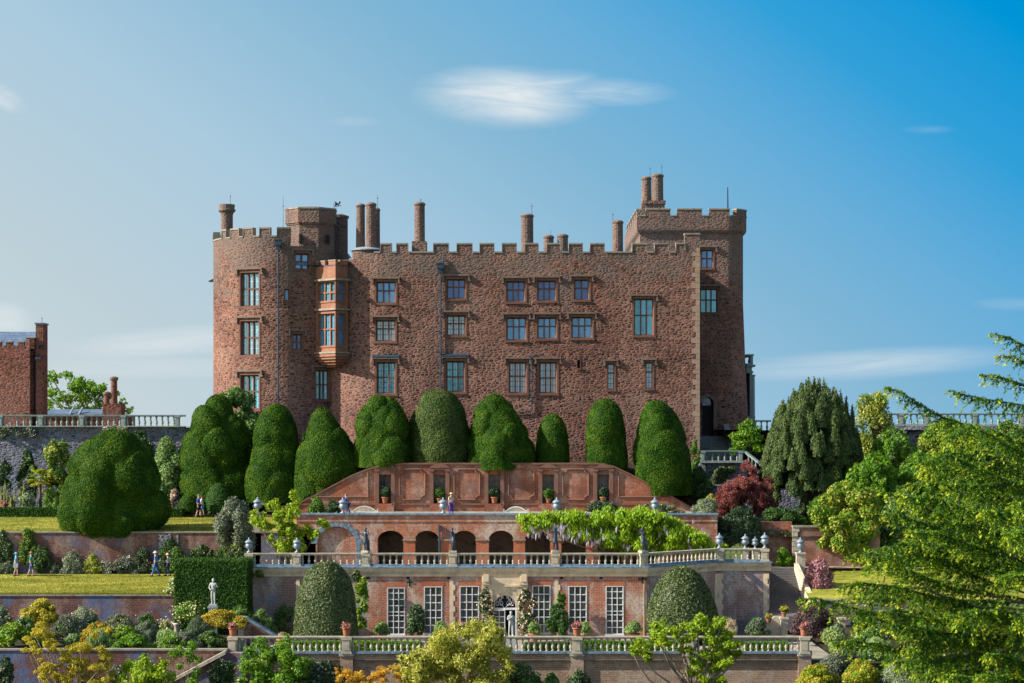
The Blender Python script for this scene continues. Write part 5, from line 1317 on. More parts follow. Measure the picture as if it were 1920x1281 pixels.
# door case
fr, d = OPt.frame(sdo0, sdo1); zd = PZ(1106, Y); dc = MB()
dc.fbox(fr, -.75, d + .75, -.1, -.002, PZ(1106, Y) + .02, zc0); dc.fbox(fr, -.62, d + .62, -.16, -.101, PZ(1100, Y), PZ(1096, Y))
for a in (-.75, d + .2): dc.fbox(fr, a, a + .55, -.32, -.101, PZ(1096, Y), zc0 + .05); dc.fbox(fr, a + .08, a + .47, -.38, -.321, PZ(1090, Y), PZ(1076, Y))
for a in (-.4, d + .02): dc.fbox(fr, a, a + .38, -.1, -.002, zT, PZ(1106, Y) + .019)
nA = 12; zsp = PZ(1140, Y)
for i in range(nA):
    t0, t1 = pi - pi * i / nA, pi - pi * (i + 1) / nA
    x0, x1, h0, h1 = d / 2 + d / 2 * math.cos(t0), d / 2 + d / 2 * math.cos(t1), zsp + (PZ(1116, Y) - zsp) * math.sin(t0), zsp + (PZ(1116, Y) - zsp) * math.sin(t1)
    dc.face(fpt(fr, x0, -.04, h0), fpt(fr, x1, -.04, h1), fpt(fr, x1, -.04, zd + .03), fpt(fr, x0, -.04, zd + .03)); dc.face(fpt(fr, x0, -.04, h0), fpt(fr, x0, .2, h0), fpt(fr, x1, .2, h1), fpt(fr, x1, -.04, h1))
dcs = dc.build('door_surround', M['cornice'], org)
MB().fbox(fr, 0, d, .2, .25, zsp, zd).build('fanlight', M['void'], dcs)
sw = MB()
def curl(cx, cz, r, a0, turns, flip):
    return [fpt(fr, cx + flip * r * (1 - k / 16) * math.cos(a0 + turns * 2 * pi * k / 14), .12, cz + r * (1 - k / 16) * math.sin(a0 + turns * 2 * pi * k / 14)) for k in range(15)]
for flip in (-1, 1):
    for dx_, dz_, r_ in ((.28, .28, .22), (.52, .22, .16), (.34, .62, .17), (.18, .7, .1), (.6, .5, .12)): sw.tube(curl(d / 2 + flip * dx_, zsp + dz_, r_, .5, 1.1, flip), .02, 4)
    sw.tube([fpt(fr, d / 2 + flip * .05, .12, zsp), fpt(fr, d / 2 + flip * .4, .12, zsp + .45), fpt(fr, d / 2 + flip * .1, .12, zsp + .85)], .022, 4)
sw.tube([fpt(fr, d / 2 + d * .47 * math.cos(t), .12, zsp + .02 + (PZ(1117, Y) - zsp) * math.sin(t)) for t in np.linspace(0, pi, 15)], .025, 4)
sw.build('scrollwork', M['white'], dcs)
MB().fbox(fr, 0, d, .05, .16, zsp - .14, zsp - .002).build('transom', M['white'], dcs)
MB().fbox(fr, 0, d, 1.2, 1.3, zT, zsp - .14).build('interior', M['void'], dcs)
window(org, fr, .1, d * .47, zT + .25, zsp - .22, 2, (.28, .52, .76), .07, 'glass_brown', None, .2, 'white', name='glazed_door', mull=.05)
MB().fbox(fr, d - .1, d - .01, .05, .16, zT, zsp - .141).build('door_jamb', M['white'], org)
for u, v, horiz in ((768, 1092, 0), (1205, 1086, 1)):
    x, z = PX(u, Y), PZ(v, Y); MB().box(x - .05, x + .05, Y - .03, Y - .003, z - .28, z + .22).box(x - .2 - .12 * horiz, x + .2 + .1 * horiz, Y - .05, Y - .031, z - .04, z + .06).build('tie_plate', M['iron'], org)
for u in (690, 765, 841, 1053, 1127): x, z = PX(u, Y), PZ(1083.5, Y); MB().box(x - .11, x + .11, Y - .02, Y - .002, z - .09, z + .06).build('vent', M['void'], org)

# balustrades of the two terraces
Bp = [(PX(462, 143.2), 143.2), (PX(1207, 143.2), 143.2), (PX(1347, 148.8), 148.8), (PX(1438, 148.6), 148.6)]
Bpath = Path(Bp)
POST = [467, 557, 686, 849, 1041, 1206, 1349, 1434]
psx = [Bpath.su(u) for u in POST]
balustrade('long stone balustrade carrying statues and urns along the orangery roof', Bp, zA + .06, PZ(1037, 143.2) - zA - .06, psx, .425, 'limestone', plinth='ledge', post_w=.52)
balustrade('long stone balustrade with flower pots in front of the orangery', [(PX(428, 130), 130), (PX(1522, 130), 130)], PZ(1224, 130), PZ(1193, 130) - PZ(1224, 130), [PX(u, 130) - PX(428, 130) for u in (437, 650, 867, 1082, 1297, 1508)], .37, 'limestone', plinth='ledge', post_w=.56, bal_r=.1)
bw = thing('border_wall', 'weathered brown brick wall with piers under the flower pot balustrade', 'wall', (PX(975, 130), 130, -17))
bb = MB().box(PX(428, 130), PX(1522, 130), 130.02, 130.5, -18.5, PZ(1225, 130))
bb.build('brickwork', M['brick_brown'], bw)
for u in (437, 650, 867, 1082, 1297, 1508):
    x = PX(u, 130); MB().box(x - .4, x + .4, 129.8, 130.018, -18.5, PZ(1230, 130)).build('pier', M['brick_brown'], bw)
    MB().box(x - .46, x + .46, 129.72, 130.018, PZ(1230, 130), PZ(1225.6, 130)).build('pier_cap', M['limestone'], bw)

# ================================================================== RIGHT STAIR AND WALLS
sr = thing('garden_stair', 'broad stone stair in shade beside the end of the orangery', 'steps', (PX(1477, 150), 150, -13.4))
mb = MB(); nS = 18
for i in range(nS):
    y = 148.7 + 4.8 * i / nS; z = PZ(1150, 148.7) + (PZ(1065, 153.5) - PZ(1150, 148.7)) * (i + 1) / nS
    mb.box(PX(1443.5, 148.7) + .02, PX(1508, 151), y, 153.6 if i == nS - 1 else y + .3, -14, z)
mb.build('flight', M['stair'], sr)
MB().hexa([(PX(1519, 147), 147, -14), (PX(1527, 147), 147, -14), (PX(1497, 153.2), 153.2, -14), (PX(1489, 153.2), 153.2, -14),
           (PX(1519, 147), 147, PZ(1121, 147)), (PX(1527, 147), 147, PZ(1121, 147)), (PX(1497, 153.2), 153.2, PZ(1056, 153.2)), (PX(1489, 153.2), 153.2, PZ(1056, 153.2))]).build('parapet', M['cornice'], sr)
MB().box(PX(1493, 153.4), PX(1509, 153.4), 153.1, 153.7, -11, PZ(1039, 153.4)).box(PX(1492, 153.4), PX(1510, 153.4), 153.0, 153.8, PZ(1039, 153.4), PZ(1036, 153.4)).build('pier', M['limestone'], sr)
MB().box(PX(1443.5, 147), PX(1525, 147), 145.6, 148.75, -14.1, PZ(1151, 147.6)).build('landing', M['stair'], sr)
ls = MB()
for i in range(4): ls.box(PX(1352 + i * 9, 147), PX(1440, 147.5), 145.8 + i * .42, 148.4, zT - .1, zT + .2 * (i + 1))
ls.top('landing_steps', M['stair'], 'low stone steps at the foot of the pale orangery end wall', 'steps')
rb = thing('east_garden_wall', 'red brick garden wall with a stone-edged end beside the garden stair', 'wall', (PX(1530, 155), 155, -10.2))
MB().box(PX(1408, 155), PX(1487, 155), 155.6, 156.1, -11, PZ(979, 155)).box(PX(1487, 155), PX(1650, 155), 155, 155.5, -11, PZ(989, 155)).build('brickwork', M['brick_niche'], rb)
q = MB()
for i in range(6): q.box(PX(1486, 155) - .02, PX(1486, 155) + (.5 if i % 2 else .38), 154.95, 155.1, PZ(1042 - i * 9, 155), PZ(1034 - i * 9, 155) )
q.build('quoin', M['limestone'], rb)
MB().box(PX(1486, 155), PX(1652, 155), 154.9, 155.6, PZ(989, 155) + .002, PZ(986, 155)).build('coping', M['coping'], rb)
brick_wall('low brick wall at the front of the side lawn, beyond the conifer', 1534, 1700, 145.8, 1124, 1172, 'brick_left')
for lab, u, v0, v1, Y in (('square stone pier in the flower bed by the side lawn wall', 1578, 1158, 1196, 140), ('stone pier with a flower pot near the foot of the garden stair', 1470, 1157, 1186, 141)):
    MB().box(PX(u - 6, Y), PX(u + 6, Y), Y - .25, Y + .25, PZ(v1 + 14, Y), PZ(v0 + 4, Y)).box(PX(u - 8, Y), PX(u + 8, Y), Y - .32, Y + .32, PZ(v0 + 4, Y), PZ(v0, Y)).top('stone_pier', M['limestone'], lab, 'pier')
MB().extrude_y([(PX(a, 141.5), PZ(b, 141.5)) for a, b in ((1433, 1168), (1452, 1156), (1464, 1156), (1464, 1200), (1433, 1200))], 141.3, 141.7).top('stair_parapet', M['limestone'], 'short sloping stone parapet by the flower pots at the foot of the stair', 'parapet')
# ================================================================== CLIPPED YEWS
YG = 'clipped yew trees above the terraces'
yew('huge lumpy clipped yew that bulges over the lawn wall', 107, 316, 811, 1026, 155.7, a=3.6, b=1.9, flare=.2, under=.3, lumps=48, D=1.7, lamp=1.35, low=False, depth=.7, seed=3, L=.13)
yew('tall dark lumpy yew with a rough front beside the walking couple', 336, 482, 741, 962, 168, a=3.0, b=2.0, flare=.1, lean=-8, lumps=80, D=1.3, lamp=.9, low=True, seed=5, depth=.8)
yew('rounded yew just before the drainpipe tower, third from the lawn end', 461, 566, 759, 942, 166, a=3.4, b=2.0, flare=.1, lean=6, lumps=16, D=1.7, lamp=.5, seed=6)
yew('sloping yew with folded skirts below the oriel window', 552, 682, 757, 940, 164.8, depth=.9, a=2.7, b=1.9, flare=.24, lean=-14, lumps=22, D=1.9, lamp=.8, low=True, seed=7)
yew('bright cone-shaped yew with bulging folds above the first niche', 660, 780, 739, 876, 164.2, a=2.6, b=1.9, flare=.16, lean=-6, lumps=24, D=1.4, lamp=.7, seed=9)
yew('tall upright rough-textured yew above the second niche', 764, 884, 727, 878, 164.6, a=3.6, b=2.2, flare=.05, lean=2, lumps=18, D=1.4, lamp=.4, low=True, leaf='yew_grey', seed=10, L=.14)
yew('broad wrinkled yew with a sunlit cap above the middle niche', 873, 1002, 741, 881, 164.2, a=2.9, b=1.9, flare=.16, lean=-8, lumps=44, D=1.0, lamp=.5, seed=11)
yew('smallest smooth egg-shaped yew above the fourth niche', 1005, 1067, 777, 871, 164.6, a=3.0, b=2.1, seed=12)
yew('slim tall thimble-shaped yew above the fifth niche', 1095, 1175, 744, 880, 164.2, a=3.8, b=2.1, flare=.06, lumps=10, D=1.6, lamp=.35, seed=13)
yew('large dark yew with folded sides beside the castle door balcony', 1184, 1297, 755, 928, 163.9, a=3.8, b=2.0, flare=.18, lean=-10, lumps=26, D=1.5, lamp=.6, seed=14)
DG = 'clipped domes on the orangery terrace'
yew('tall clipped box dome standing against the pale end of the orangery', 551, 671, 1055, 1196, 137.5, 'clipped_dome', 3.4, 2.1, flare=.16, leaf='box', L=.14, W=.09, cover=1.7, seed=20, group=DG, tilt=.75, core='dark')
yew('broad clipped holly dome near the garden stair', 1211, 1347, 1061, 1196, 140.5, 'clipped_dome', 2.2, 1.9, flare=.06, leaf='box', L=.15, W=.1, cover=1.8, seed=21, group=DG, tilt=.85, core='dark')
yew('little round clipped bush in front of the dark lumpy yew', 335, 374, 926, 958, 164.8, 'clipped_ball', 2.4, 2, seed=22, leaf='yew', group='small clipped balls', trunk=False)
yew('low round clipped mound between the small ball and the dark yew', 384, 436, 906, 962, 165.2, 'clipped_ball', 2.4, 2, seed=23, leaf='hedge', group='small clipped balls', trunk=False)

def hedge(label, x0, x1, y0, y1, z0, z1, leaf='hedge', L=.12, W=.07, cover=1.5, group=None, wave=.04, seed=1):
    rng = np.random.default_rng(seed); f = Fol()
    nx = max(2, int((x1 - x0) / .6)); ny = max(2, int((y1 - y0) / .6)); nz = max(2, int((z1 - z0) / .6))
    ring_ = [(x0 + (x1 - x0) * i / nx, y0) for i in range(nx)] + [(x1, y0 + (y1 - y0) * i / ny) for i in range(ny)] + [(x1 - (x1 - x0) * i / nx, y1) for i in range(nx)] + [(x0, y1 - (y1 - y0) * i / ny) for i in range(ny)]
    ring_ = np.array(ring_); c = ring_.mean(0); rows = []
    for k in range(nz + 1): rows.append(np.concatenate([ring_, np.full((len(ring_), 1), z0 + (z1 - z0) * k / nz)], 1))
    for s_ in (.66, .33, .02): rows.append(np.concatenate([c + (ring_ - c) * s_, np.full((len(ring_), 1), z1)], 1))
    G = np.array(rows); G = G + (wave * wob(G, 1.3, rng))[..., None]
    f.core(G, 'yew_core', .985); fur(f, G, leaf, L, W, cover, .6, .1, rng=rng)
    return f.top('clipped_hedge', ((x0 + x1) / 2, (y0 + y1) / 2, z0), label, 'hedge', group)
hedge('big square-cut dark hedge behind the marble figure on a pedestal', PX(328, 140), PX(464, 140), 139.8, 142.6, zT, PZ(1051, 140), seed=4)
hedge('long low clipped hedge along the back of the upper lawn', -50, PX(112, 163.8), 163.6, 164.4, -6.95, PZ(952.5, 163.6), L=.1, seed=5)
hedge('short low clipped hedge between the two lumpy yews', PX(300, 163.8), PX(342, 163.8), 163.4, 164.3, -6.95, PZ(954, 163.6), L=.1, seed=6)
hedge('low green box hedge behind the flower pot balustrade', PX(540, 132), PX(790, 132), 131.6, 132.4, zT, PZ(1203, 132), 'bright', L=.1, seed=7)
hedge('low box hedge behind the balustrade by the bright hedge gap', PX(985, 132), PX(1070, 132), 131.7, 132.5, zT, PZ(1206, 132), 'hedge', L=.1, seed=18, wave=.1)
hedge('low box hedge below the tall sash window nearest the broad dome', PX(1090, 132), PX(1290, 132), 131.7, 132.5, zT, PZ(1203, 132), 'bright', L=.1, seed=8, wave=.1)
hedge('low box hedge between the lime green tree and the stair', PX(1395, 132), PX(1478, 132), 131.7, 132.5, zT, PZ(1205, 132), 'bright', L=.1, seed=9)
hedge('clipped hedge in shade on the yew terrace beside the castle foot', PX(570, 171), PX(600, 171), 170, 172, -3, PZ(812, 171), seed=10)

# ================================================================== TREES AND SHRUBS
def ptree(name, label, cat, Y, bl, leaf, core=None, L=.15, W=.09, cover=1.3, fl=None, trunk=None, base=None, rzf=.85, dy=.8, tilt=.7, seed=0, group=None, up=.25, dirs=None, rs=1.0, shell=.85, shrink=.6, split=0, sr=.5):
    rng = np.random.default_rng(seed + 100)
    if split:
        q = []
        for (u, v, r) in bl:
            for k in range(split):
                t = rng.uniform(0, 2 * pi); d_ = r * rng.uniform(.2, .95); q.append((u + d_ * math.cos(t), v + d_ * math.sin(t) * .8, r * sr * rng.uniform(.6, 1.3)))
        bl = q
    B = []
    for (u, v, r) in bl:
        yy = Y + rng.uniform(-dy, dy); rr = PX(960 + r, yy) * rs
        B.append((np.array(P(u, v, yy)), np.array([rr, rr, rr * rzf])))
    xs_ = np.array([b[0] for b in B]); bx = float(xs_[:, 0].mean()); bz = float(xs_[:, 2].min() - .3) if base is None else base
    root = thing(name, label, cat, (bx, Y, bz), group)
    f = Fol(); blob_foliage(f, B, leaf, L, W, cover, core, tilt, rng=rng, up=up, dirs=dirs, shell=shell, shrink=shrink); f.build('crown', root)
    if fl: g = Fol(); flowers(g, B, *fl, rng=rng); g.build('blossoms', root)
    if trunk:
        r0, mt, n = trunk; mb = MB(); fork = (bx, Y, bz + (float(xs_[:, 2].min()) - bz) * .7)
        mb.tube([(bx, Y, bz - .3), fork], [r0 * 1.2, r0], 7)
        limbs(mb, fork, [tuple(b[0] - np.array([0, 0, b[1][2] * .4])) for b in [B[i] for i in rng.permutation(len(B))[:n]]], r0 * .7, r0 * .18, rng); mb.build('trunk', M[mt], root, True)
    return root

ptree('golden_tree', 'bright yellow-green tree with separate leafy tiers on the orangery roof terrace', 'tree', 147.5,
      [(546, 938, 14), (516, 952, 13), (522, 970, 15), (541, 984, 17), (551, 955, 15), (543, 967, 12), (486, 968, 13), (496, 988, 15), (505, 1008, 12), (601, 988, 13), (590, 1003, 15), (579, 988, 10), (552, 1008, 19), (548, 1030, 20), (528, 1022, 12), (478, 980, 9), (565, 1018, 13), (533, 1000, 13)],
      'lime', 'bright', .2, .12, 1.2, trunk=(.12, 'bark', 9), base=zF, rzf=1.1, split=4, sr=.5)
# lime tree over the flower pot balustrade
ptree('lime_green_tree', 'lime green airy tree spreading over the flower pot balustrade below the broad dome', 'tree', 126.5,
      [(1237, 1170, 14), (1256, 1181, 15), (1226, 1194, 16), (1205, 1210, 14), (1188, 1217, 11), (1241, 1205, 13), (1216, 1229, 13), (1290, 1176, 12), (1318, 1164, 17), (1343, 1168, 15), (1332, 1181, 17), (1302, 1187, 14), (1282, 1200, 10), (1286, 1219, 12), (1331, 1201, 15), (1362, 1194, 15), (1377, 1208, 14),
       (1352, 1220, 18), (1322, 1231, 18), (1305, 1246, 16), (1336, 1251, 18), (1366, 1240, 15), (1346, 1270, 18), (1322, 1272, 15), (1378, 1226, 11), (1296, 1262, 11), (1268, 1188, 10)],
      'lime', 'bright', .17, .11, 1.2, trunk=(.14, 'bark_pale', 18), base=-17.2, rzf=.75, dy=1.2, seed=3, split=6, sr=.55)
# yellow maple
ptree('yellow_maple', 'tall yellow and orange maple with layered sprays by the low border wall', 'tree', 122,
      [(75, 1180, 18), (62, 1196, 16), (92, 1200, 16), (55, 1215, 12), (105, 1215, 14), (130, 1225, 18), (155, 1215, 20), (180, 1222, 20), (200, 1232, 14), (75, 1250, 18), (100, 1256, 20), (130, 1250, 22), (160, 1245, 22), (190, 1255, 18), (150, 1270, 24), (185, 1275, 22), (115, 1280, 22), (85, 1270, 14), (172, 1188, 12), (195, 1180, 12), (70, 1222, 8), (205, 1272, 14)],
      'golden', None, .13, .07, 1.25, trunk=(.1, 'bark_pale', 16), base=-17.5, rzf=.5, dy=1.3, seed=4, split=6, sr=.48)
ptree('orange_maple', 'low orange red tinted maple against the low border wall', 'tree', 124, [(640, 1262, 14), (665, 1268, 18), (690, 1272, 20), (720, 1262, 18), (745, 1270, 20), (735, 1252, 10), (708, 1280, 20), (672, 1284, 20), (640, 1280, 14), (760, 1282, 16)],
      'orange', 'golden', .13, .07, 1.3, base=-17.5, rzf=.5, dy=1.0, seed=5, split=5, sr=.45)
ptree('magnolia_bush', 'tall yellowish green bush with pale shoots hiding the middle of the flower pot balustrade', 'shrub', 124.5,
      [(770, 1230, 20), (800, 1222, 20), (790, 1250, 24), (820, 1205, 20), (815, 1235, 26), (840, 1215, 24), (850, 1190, 18), (870, 1180, 16), (865, 1205, 24), (890, 1182, 18), (900, 1205, 24), (915, 1185, 17), (930, 1195, 18), (935, 1215, 18), (845, 1250, 28), (880, 1240, 28), (910, 1240, 24), (800, 1275, 26), (840, 1280, 28), (880, 1275, 28), (920, 1268, 22), (770, 1270, 20), (945, 1225, 14), (950, 1240, 14), (940, 1270, 16), (755, 1255, 14)],
      'yellowgreen', 'mid', .22, .085, 1.15, shrink=.45, shell=1.1, base=-17.5, rzf=1.0, dy=1.8, seed=6, split=6, sr=.5, fl=('cream', 60, .1))
ptree('green_shrub', 'bushy mid green shrub climbing beside the border wall stair', 'shrub', 126, [(470, 1225, 16), (490, 1218, 18), (520, 1212, 18), (545, 1225, 18), (500, 1240, 24), (530, 1245, 24), (555, 1250, 18), (475, 1255, 20), (510, 1270, 26), (545, 1275, 24), (465, 1280, 18), (535, 1200, 9), (570, 1262, 10)],
      'bright', 'dark', .18, .1, 1.3, base=-17.5, rzf=1.0, dy=1.2, seed=7, split=5, sr=.5, fl=('cream', 14, .1))
ptree('lime_shrub', 'round yellow lime shrub at the foot of the low border wall', 'shrub', 121, [(250, 1252, 18), (275, 1240, 16), (300, 1250, 18), (265, 1265, 22), (295, 1270, 24), (240, 1275, 18), (315, 1270, 14), (268, 1282, 20)],
      'lime', 'bright', .18, .11, 1.3, base=-17.5, rzf=.95, dy=1.0, seed=8, split=4, sr=.5, fl=('peach', 10, .08))
ptree('climbing_shrub', 'thin leafy climber with bare twigs beside the sloping ramp wall', 'shrub', 127, [(325, 1225, 9), (338, 1222, 8), (362, 1210, 9), (355, 1222, 9), (358, 1235, 8), (336, 1250, 6), (372, 1236, 7), (368, 1262, 9), (360, 1278, 10)],
      'bright', None, .17, .1, 1.3, base=-17.5, rzf=1.0, dy=.4, seed=9, trunk=(.035, 'bark_pale', 9))
GF = 'flowering shrubs in the border'
shrub('wall_climber', 'dark climber with cream flowers on the sloping ramp wall', 'climber', 382, 455, 1238, 1290, 127.4, 'dark', 'yew_core', .14, .08, 14, .3, depth=.3, fl=('cream', 30, .1))
shrub('rose_bush', 'dark rose bush with pink flowers against the border wall pier', 'shrub', 545, 665, 1240, 1300, 127, 'dark', 'yew_core', .14, .09, 16, .3, depth=.5, fl=('lilac', 40, .13), base=-17.5)
shrub('rose_bush', 'sparse pink rose bush next to the yellowish magnolia bush', 'shrub', 930, 1022, 1242, 1300, 125, 'mid', 'dark', .15, .09, 16, .3, depth=.7, fl=('pinkflower', 60, .11), base=-17.5)
shrub('shrub', 'small dark shrub against the drip-stained border wall', 'shrub', 1060, 1110, 1256, 1296, 128, 'dark', 'yew_core', .15, .08, 10, .35, base=-17.5)
shrub('shrub', 'grey-green feathery shrub under the end pier of the flower pot balustrade', 'shrub', 1530, 1625, 1205, 1290, 122, 'greygreen', 'dark', .15, .07, 20, .3, base=-17.5)
shrub('shrub', 'mustard yellow spreading shrub below the end of the border wall', 'shrub', 1488, 1580, 1246, 1300, 118, 'golden', 'mid', .13, .07, 18, .28, base=-17.5, leaf2=('bright', .5))
shrub('shrub', 'golden shrub half hidden by the conifer boughs', 'shrub', 1570, 1660, 1238, 1300, 117, 'golden', 'mid', .13, .07, 18, .28, base=-17.5, leaf2=('bright', .6))
shrub('shrub', 'pale blue-green young conifer shrub under the big conifer', 'shrub', 1640, 1740, 1235, 1300, 116, 'silver', 'dark', .14, .05, 18, .28, base=-17.5)
shrub('flower_border', 'yellow and green border plants beyond the end pier of the balustrade', 'plants', 1525, 1600, 1178, 1235, 133.5, 'pale', 'mid', .14, .08, 22, .28, base=zT, fl=('golden', 40, .08))
shrub('flower_border', 'border plants with white flowers behind the conifer boughs', 'plants', 1585, 1680, 1178, 1230, 134, 'mid', 'dark', .14, .08, 20, .28, base=zT, fl=('whiteflower', 70, .09))
shrub('flower_border', 'border plants with red flowers behind the conifer boughs', 'plants', 1680, 1760, 1178, 1230, 134.5, 'mid', 'dark', .14, .08, 20, .28, base=zT, fl=('redflower', 50, .1))
shrub('shrub', 'purple-leaved shrub beside the pots at the foot of the garden stair', 'shrub', 1478, 1572, 1130, 1198, 138.5, 'purple', 'dark', .13, .07, 24, .28)
shrub('shrub', 'dark green mound in front of the low landing steps', 'shrub', 1393, 1452, 1158, 1195, 139, 'greygreen', 'dark', .13, .07, 14, .32)
shrub('shrub', 'pale pink feathery plume bush at the foot of the pale end wall', 'shrub', 1350, 1388, 1160, 1204, 139, 'peach', None, .22, .035, 26, .2, dirs=(0, 0, 1), shell=1.0, cover=.9, leaf2=('mid', .3))
shrub('shrub', 'mauve pink flowering bush spilling over the garden stair parapet', 'shrub', 1499, 1573, 1048, 1124, 149.5, 'mauvebush', 'purple', .14, .09, 26, .26, depth=.6, base=-12.5)
shrub('shrub', 'round bright fern-like shrub at the top of the garden stair', 'shrub', 1448, 1488, 1028, 1066, 154.8, 'bright', 'dark', .2, .09, 10, .35)
for a_, b_, c_, d_, yy_, lf_, lab_, fl_ in ((1590, 1650, 1140, 1196, 140.5, 'mid', 'green leafy clump beside the square pier under the side lawn wall', None), (1640, 1720, 1145, 1200, 139.5, 'greygreen', 'grey-green border shrub below the side lawn wall, behind the conifer', ('whiteflower', 30, .09)),
      (1700, 1790, 1150, 1205, 139, 'bright', 'bright border shrub near the red flowers behind the conifer', None), (1600, 1690, 1196, 1250, 131, 'pale', 'pale green perennials in front of the white-flowered border plants', ('golden', 40, .08)), (1740, 1840, 1170, 1235, 136, 'mid', 'dark green border clump deep behind the conifer boughs', None), (1548, 1592, 1168, 1204, 138, 'silver', 'low silvery plant at the foot of the square stone pier', None)):
    shrub('border_shrub', lab_, 'shrub', a_, b_, c_, d_, yy_, lf_, 'dark', .16, .09, 34, .22, base=zT, fl=fl_)
# climbers on the orangery
shrub('wall_climber', 'upright leafy climber between the tall box dome and the first sash window', 'climber', 660, 694, 1078, 1194, 141.8, 'bright', 'dark', .22, .12, 22, .3, 'round', .5, base=zT)
shrub('climbing_rose', 'pink climbing rose on the door side facing the tall box dome', 'climber', 892, 929, 1106, 1192, 142.2, 'dark', 'yew_core', .14, .08, 24, .32, 'round', .4, base=zT, fl=('peach', 95, .12))
shrub('climbing_rose', 'pink climbing rose behind the shoulder of the marble door figure', 'climber', 966, 1009, 1103, 1192, 142.2, 'dark', 'yew_core', .14, .08, 26, .3, 'round', .4, base=zT, fl=('peach', 110, .12))
shrub('wall_climber', 'round dark green bush between the first two sash windows', 'climber', 757, 804, 1134, 1196, 141.6, 'dark', 'yew_core', .14, .09, 16, .35, 'mound', .6, base=zT)
shrub('wall_climber', 'dense round green creeper between the fourth and fifth sash windows', 'climber', 1021, 1073, 1132, 1196, 141.6, 'hedge', 'yew_core', .16, .1, 18, .34, 'mound', .6, base=zT)
shrub('wall_climber', 'thin creeper shoot on the stone band above the dense green creeper', 'climber', 1042, 1066, 1112, 1142, 142.4, 'hedge', 'yew_core', .16, .1, 8, .35, 'round', .3)
shrub('wall_climber', 'loose trained shrub on the blue-shaded wall beside the tall dome', 'climber', 508, 556, 1132, 1200, 141.5, 'mid', None, .2, .11, 15, .24, 'round', .4, base=zT, cover=1.1)
shrub('shrub', 'leafy shrub above the sloping stair wall by the square hedge', 'shrub', 462, 520, 1142, 1200, 139.5, 'pale', 'mid', .18, .08, 16, .3, base=zT, leaf2=('mid', .8))
shrub('wall_ivy', 'strip of ivy trailing under the cornice beside the square hedge', 'climber', 464, 498, 1068, 1084, 142.4, 'mid', 'dark', .15, .09, 8, .4, 'round', .3)
shrub('wall_ivy', 'dark ivy spilling from the cornice beside the tall dome', 'climber', 655, 690, 1068, 1090, 142.3, 'dark', 'yew_core', .15, .09, 8, .4, 'round', .3)

# the wisteria over the arcade
rngw = np.random.default_rng(5); WB = []
tu = [980, 1000, 1060, 1100, 1140, 1190, 1240, 1275, 1310, 1340]; tv = [972, 962, 957, 963, 958, 957, 960, 980, 998, 1020]
bu = [980, 1000, 1060, 1110, 1140, 1240, 1345]; bv = [988, 994, 998, 1010, 1031, 1034, 1036]
for u in np.arange(986, 1344, 11.0):
    a, b = np.interp(u, tu, tv), np.interp(u, bu, bv); v = a + 8
    while v < b: WB.append((u + rngw.normal() * 4, v + rngw.normal() * 3, rngw.uniform(9, 15))); v += 11
wis = ptree('wisteria', 'bright green wisteria draped over the arcade with hanging lilac flowers', 'climber', 151.8, WB, 'wisteria', 'mid', .26, .1, .95, base=zA, rzf=.75, dy=1.3, seed=11, dirs=(0, -.3, -1), trunk=(.1, 'bark', 10))
f = Fol(); n = 140
uu = np.concatenate([rngw.uniform(990, 1125, 110), rngw.uniform(1125, 1330, 30)]); vv = np.interp(uu, bu, bv) - rngw.uniform(-14, 14, n) - (uu > 1125) * rngw.uniform(4, 50, n)
pp = np.array([P(u, v, 150.9) for u, v in zip(uu, vv)]); pp[:, 1] += rngw.uniform(-.7, .3, n)
for k in range(4): f.leaves(pp + rngw.normal(size=pp.shape) * .05, np.tile([0, -1., 0], (n, 1)), .4, .06, 'lilac', .8, np.tile([0, 0, -1.], (n, 1)), .12, rng=rngw)
f.build('blossoms', wis)
shrub('shrub', 'dark green shrub at the lawn end of the top terrace', 'shrub', 574, 612, 932, 966, 158, 'mid', 'dark', .2, .09, 18, .28)
shrub('shrub', 'spreading dark shrub just before the urn beside the blue-jacketed visitor', 'shrub', 606, 642, 938, 966, 157.5, 'dark', 'yew_core', .2, .09, 16, .28)
shrub('wall_climber', 'dark bare-stemmed bush at the far end of the low border wall', 'shrub', -12, 34, 1232, 1300, 126, 'dark', 'yew_core', .16, .09, 22, .26, base=-17.4)
shrub('shrub', 'pale leafy bush between the yellow maple and the round lime shrub', 'shrub', 196, 240, 1246, 1300, 125, 'greygreen', 'dark', .15, .08, 22, .26, base=-17.4, fl=('whiteflower', 24, .08))
shrub('shrub', 'dark leafy bush between the pink rose bush and the drip-stained wall shrub', 'shrub', 1014, 1052, 1262, 1300, 124, 'mid', 'dark', .15, .08, 18, .28, base=-17.4)
shrub('shrub', 'dark shrub on the border wall behind the orange red maple', 'shrub', 738, 775, 1222, 1280, 128.6, 'dark', 'yew_core', .16, .09, 20, .27, 'round', .5)
shrub('wall_climber', 'climbing rose with white flowers on the border wall beside the bushy green shrub', 'climber', 556, 600, 1226, 1290, 128.9, 'mid', 'dark', .15, .09, 18, .26, 'round', .3, fl=('whiteflower', 14, .1))
shrub('shrub', 'bushy green plant on the top terrace behind the wisteria', 'shrub', 1095, 1165, 938, 962, 158, 'dark', 'yew_core', .15, .08, 14, .3)
shrub('shrub', 'grey-leaved shrub on the top terrace between the wisteria and the red maple', 'shrub', 1288, 1362, 936, 985, 156.5, 'silver', 'dark', .14, .05, 22, .28)
shrub('shrub', 'yellow leaved bush tucked against the red maple', 'shrub', 1318, 1352, 926, 962, 160.5, 'golden', 'bright', .15, .09, 12, .34, leaf2=('pale', 1.0))
shrub('shrub', 'olive green low bush at the end of the niche wall', 'shrub', 1165, 1290, 944, 966, 157, 'greygreen', 'dark', .14, .07, 22, .25, depth=.35)
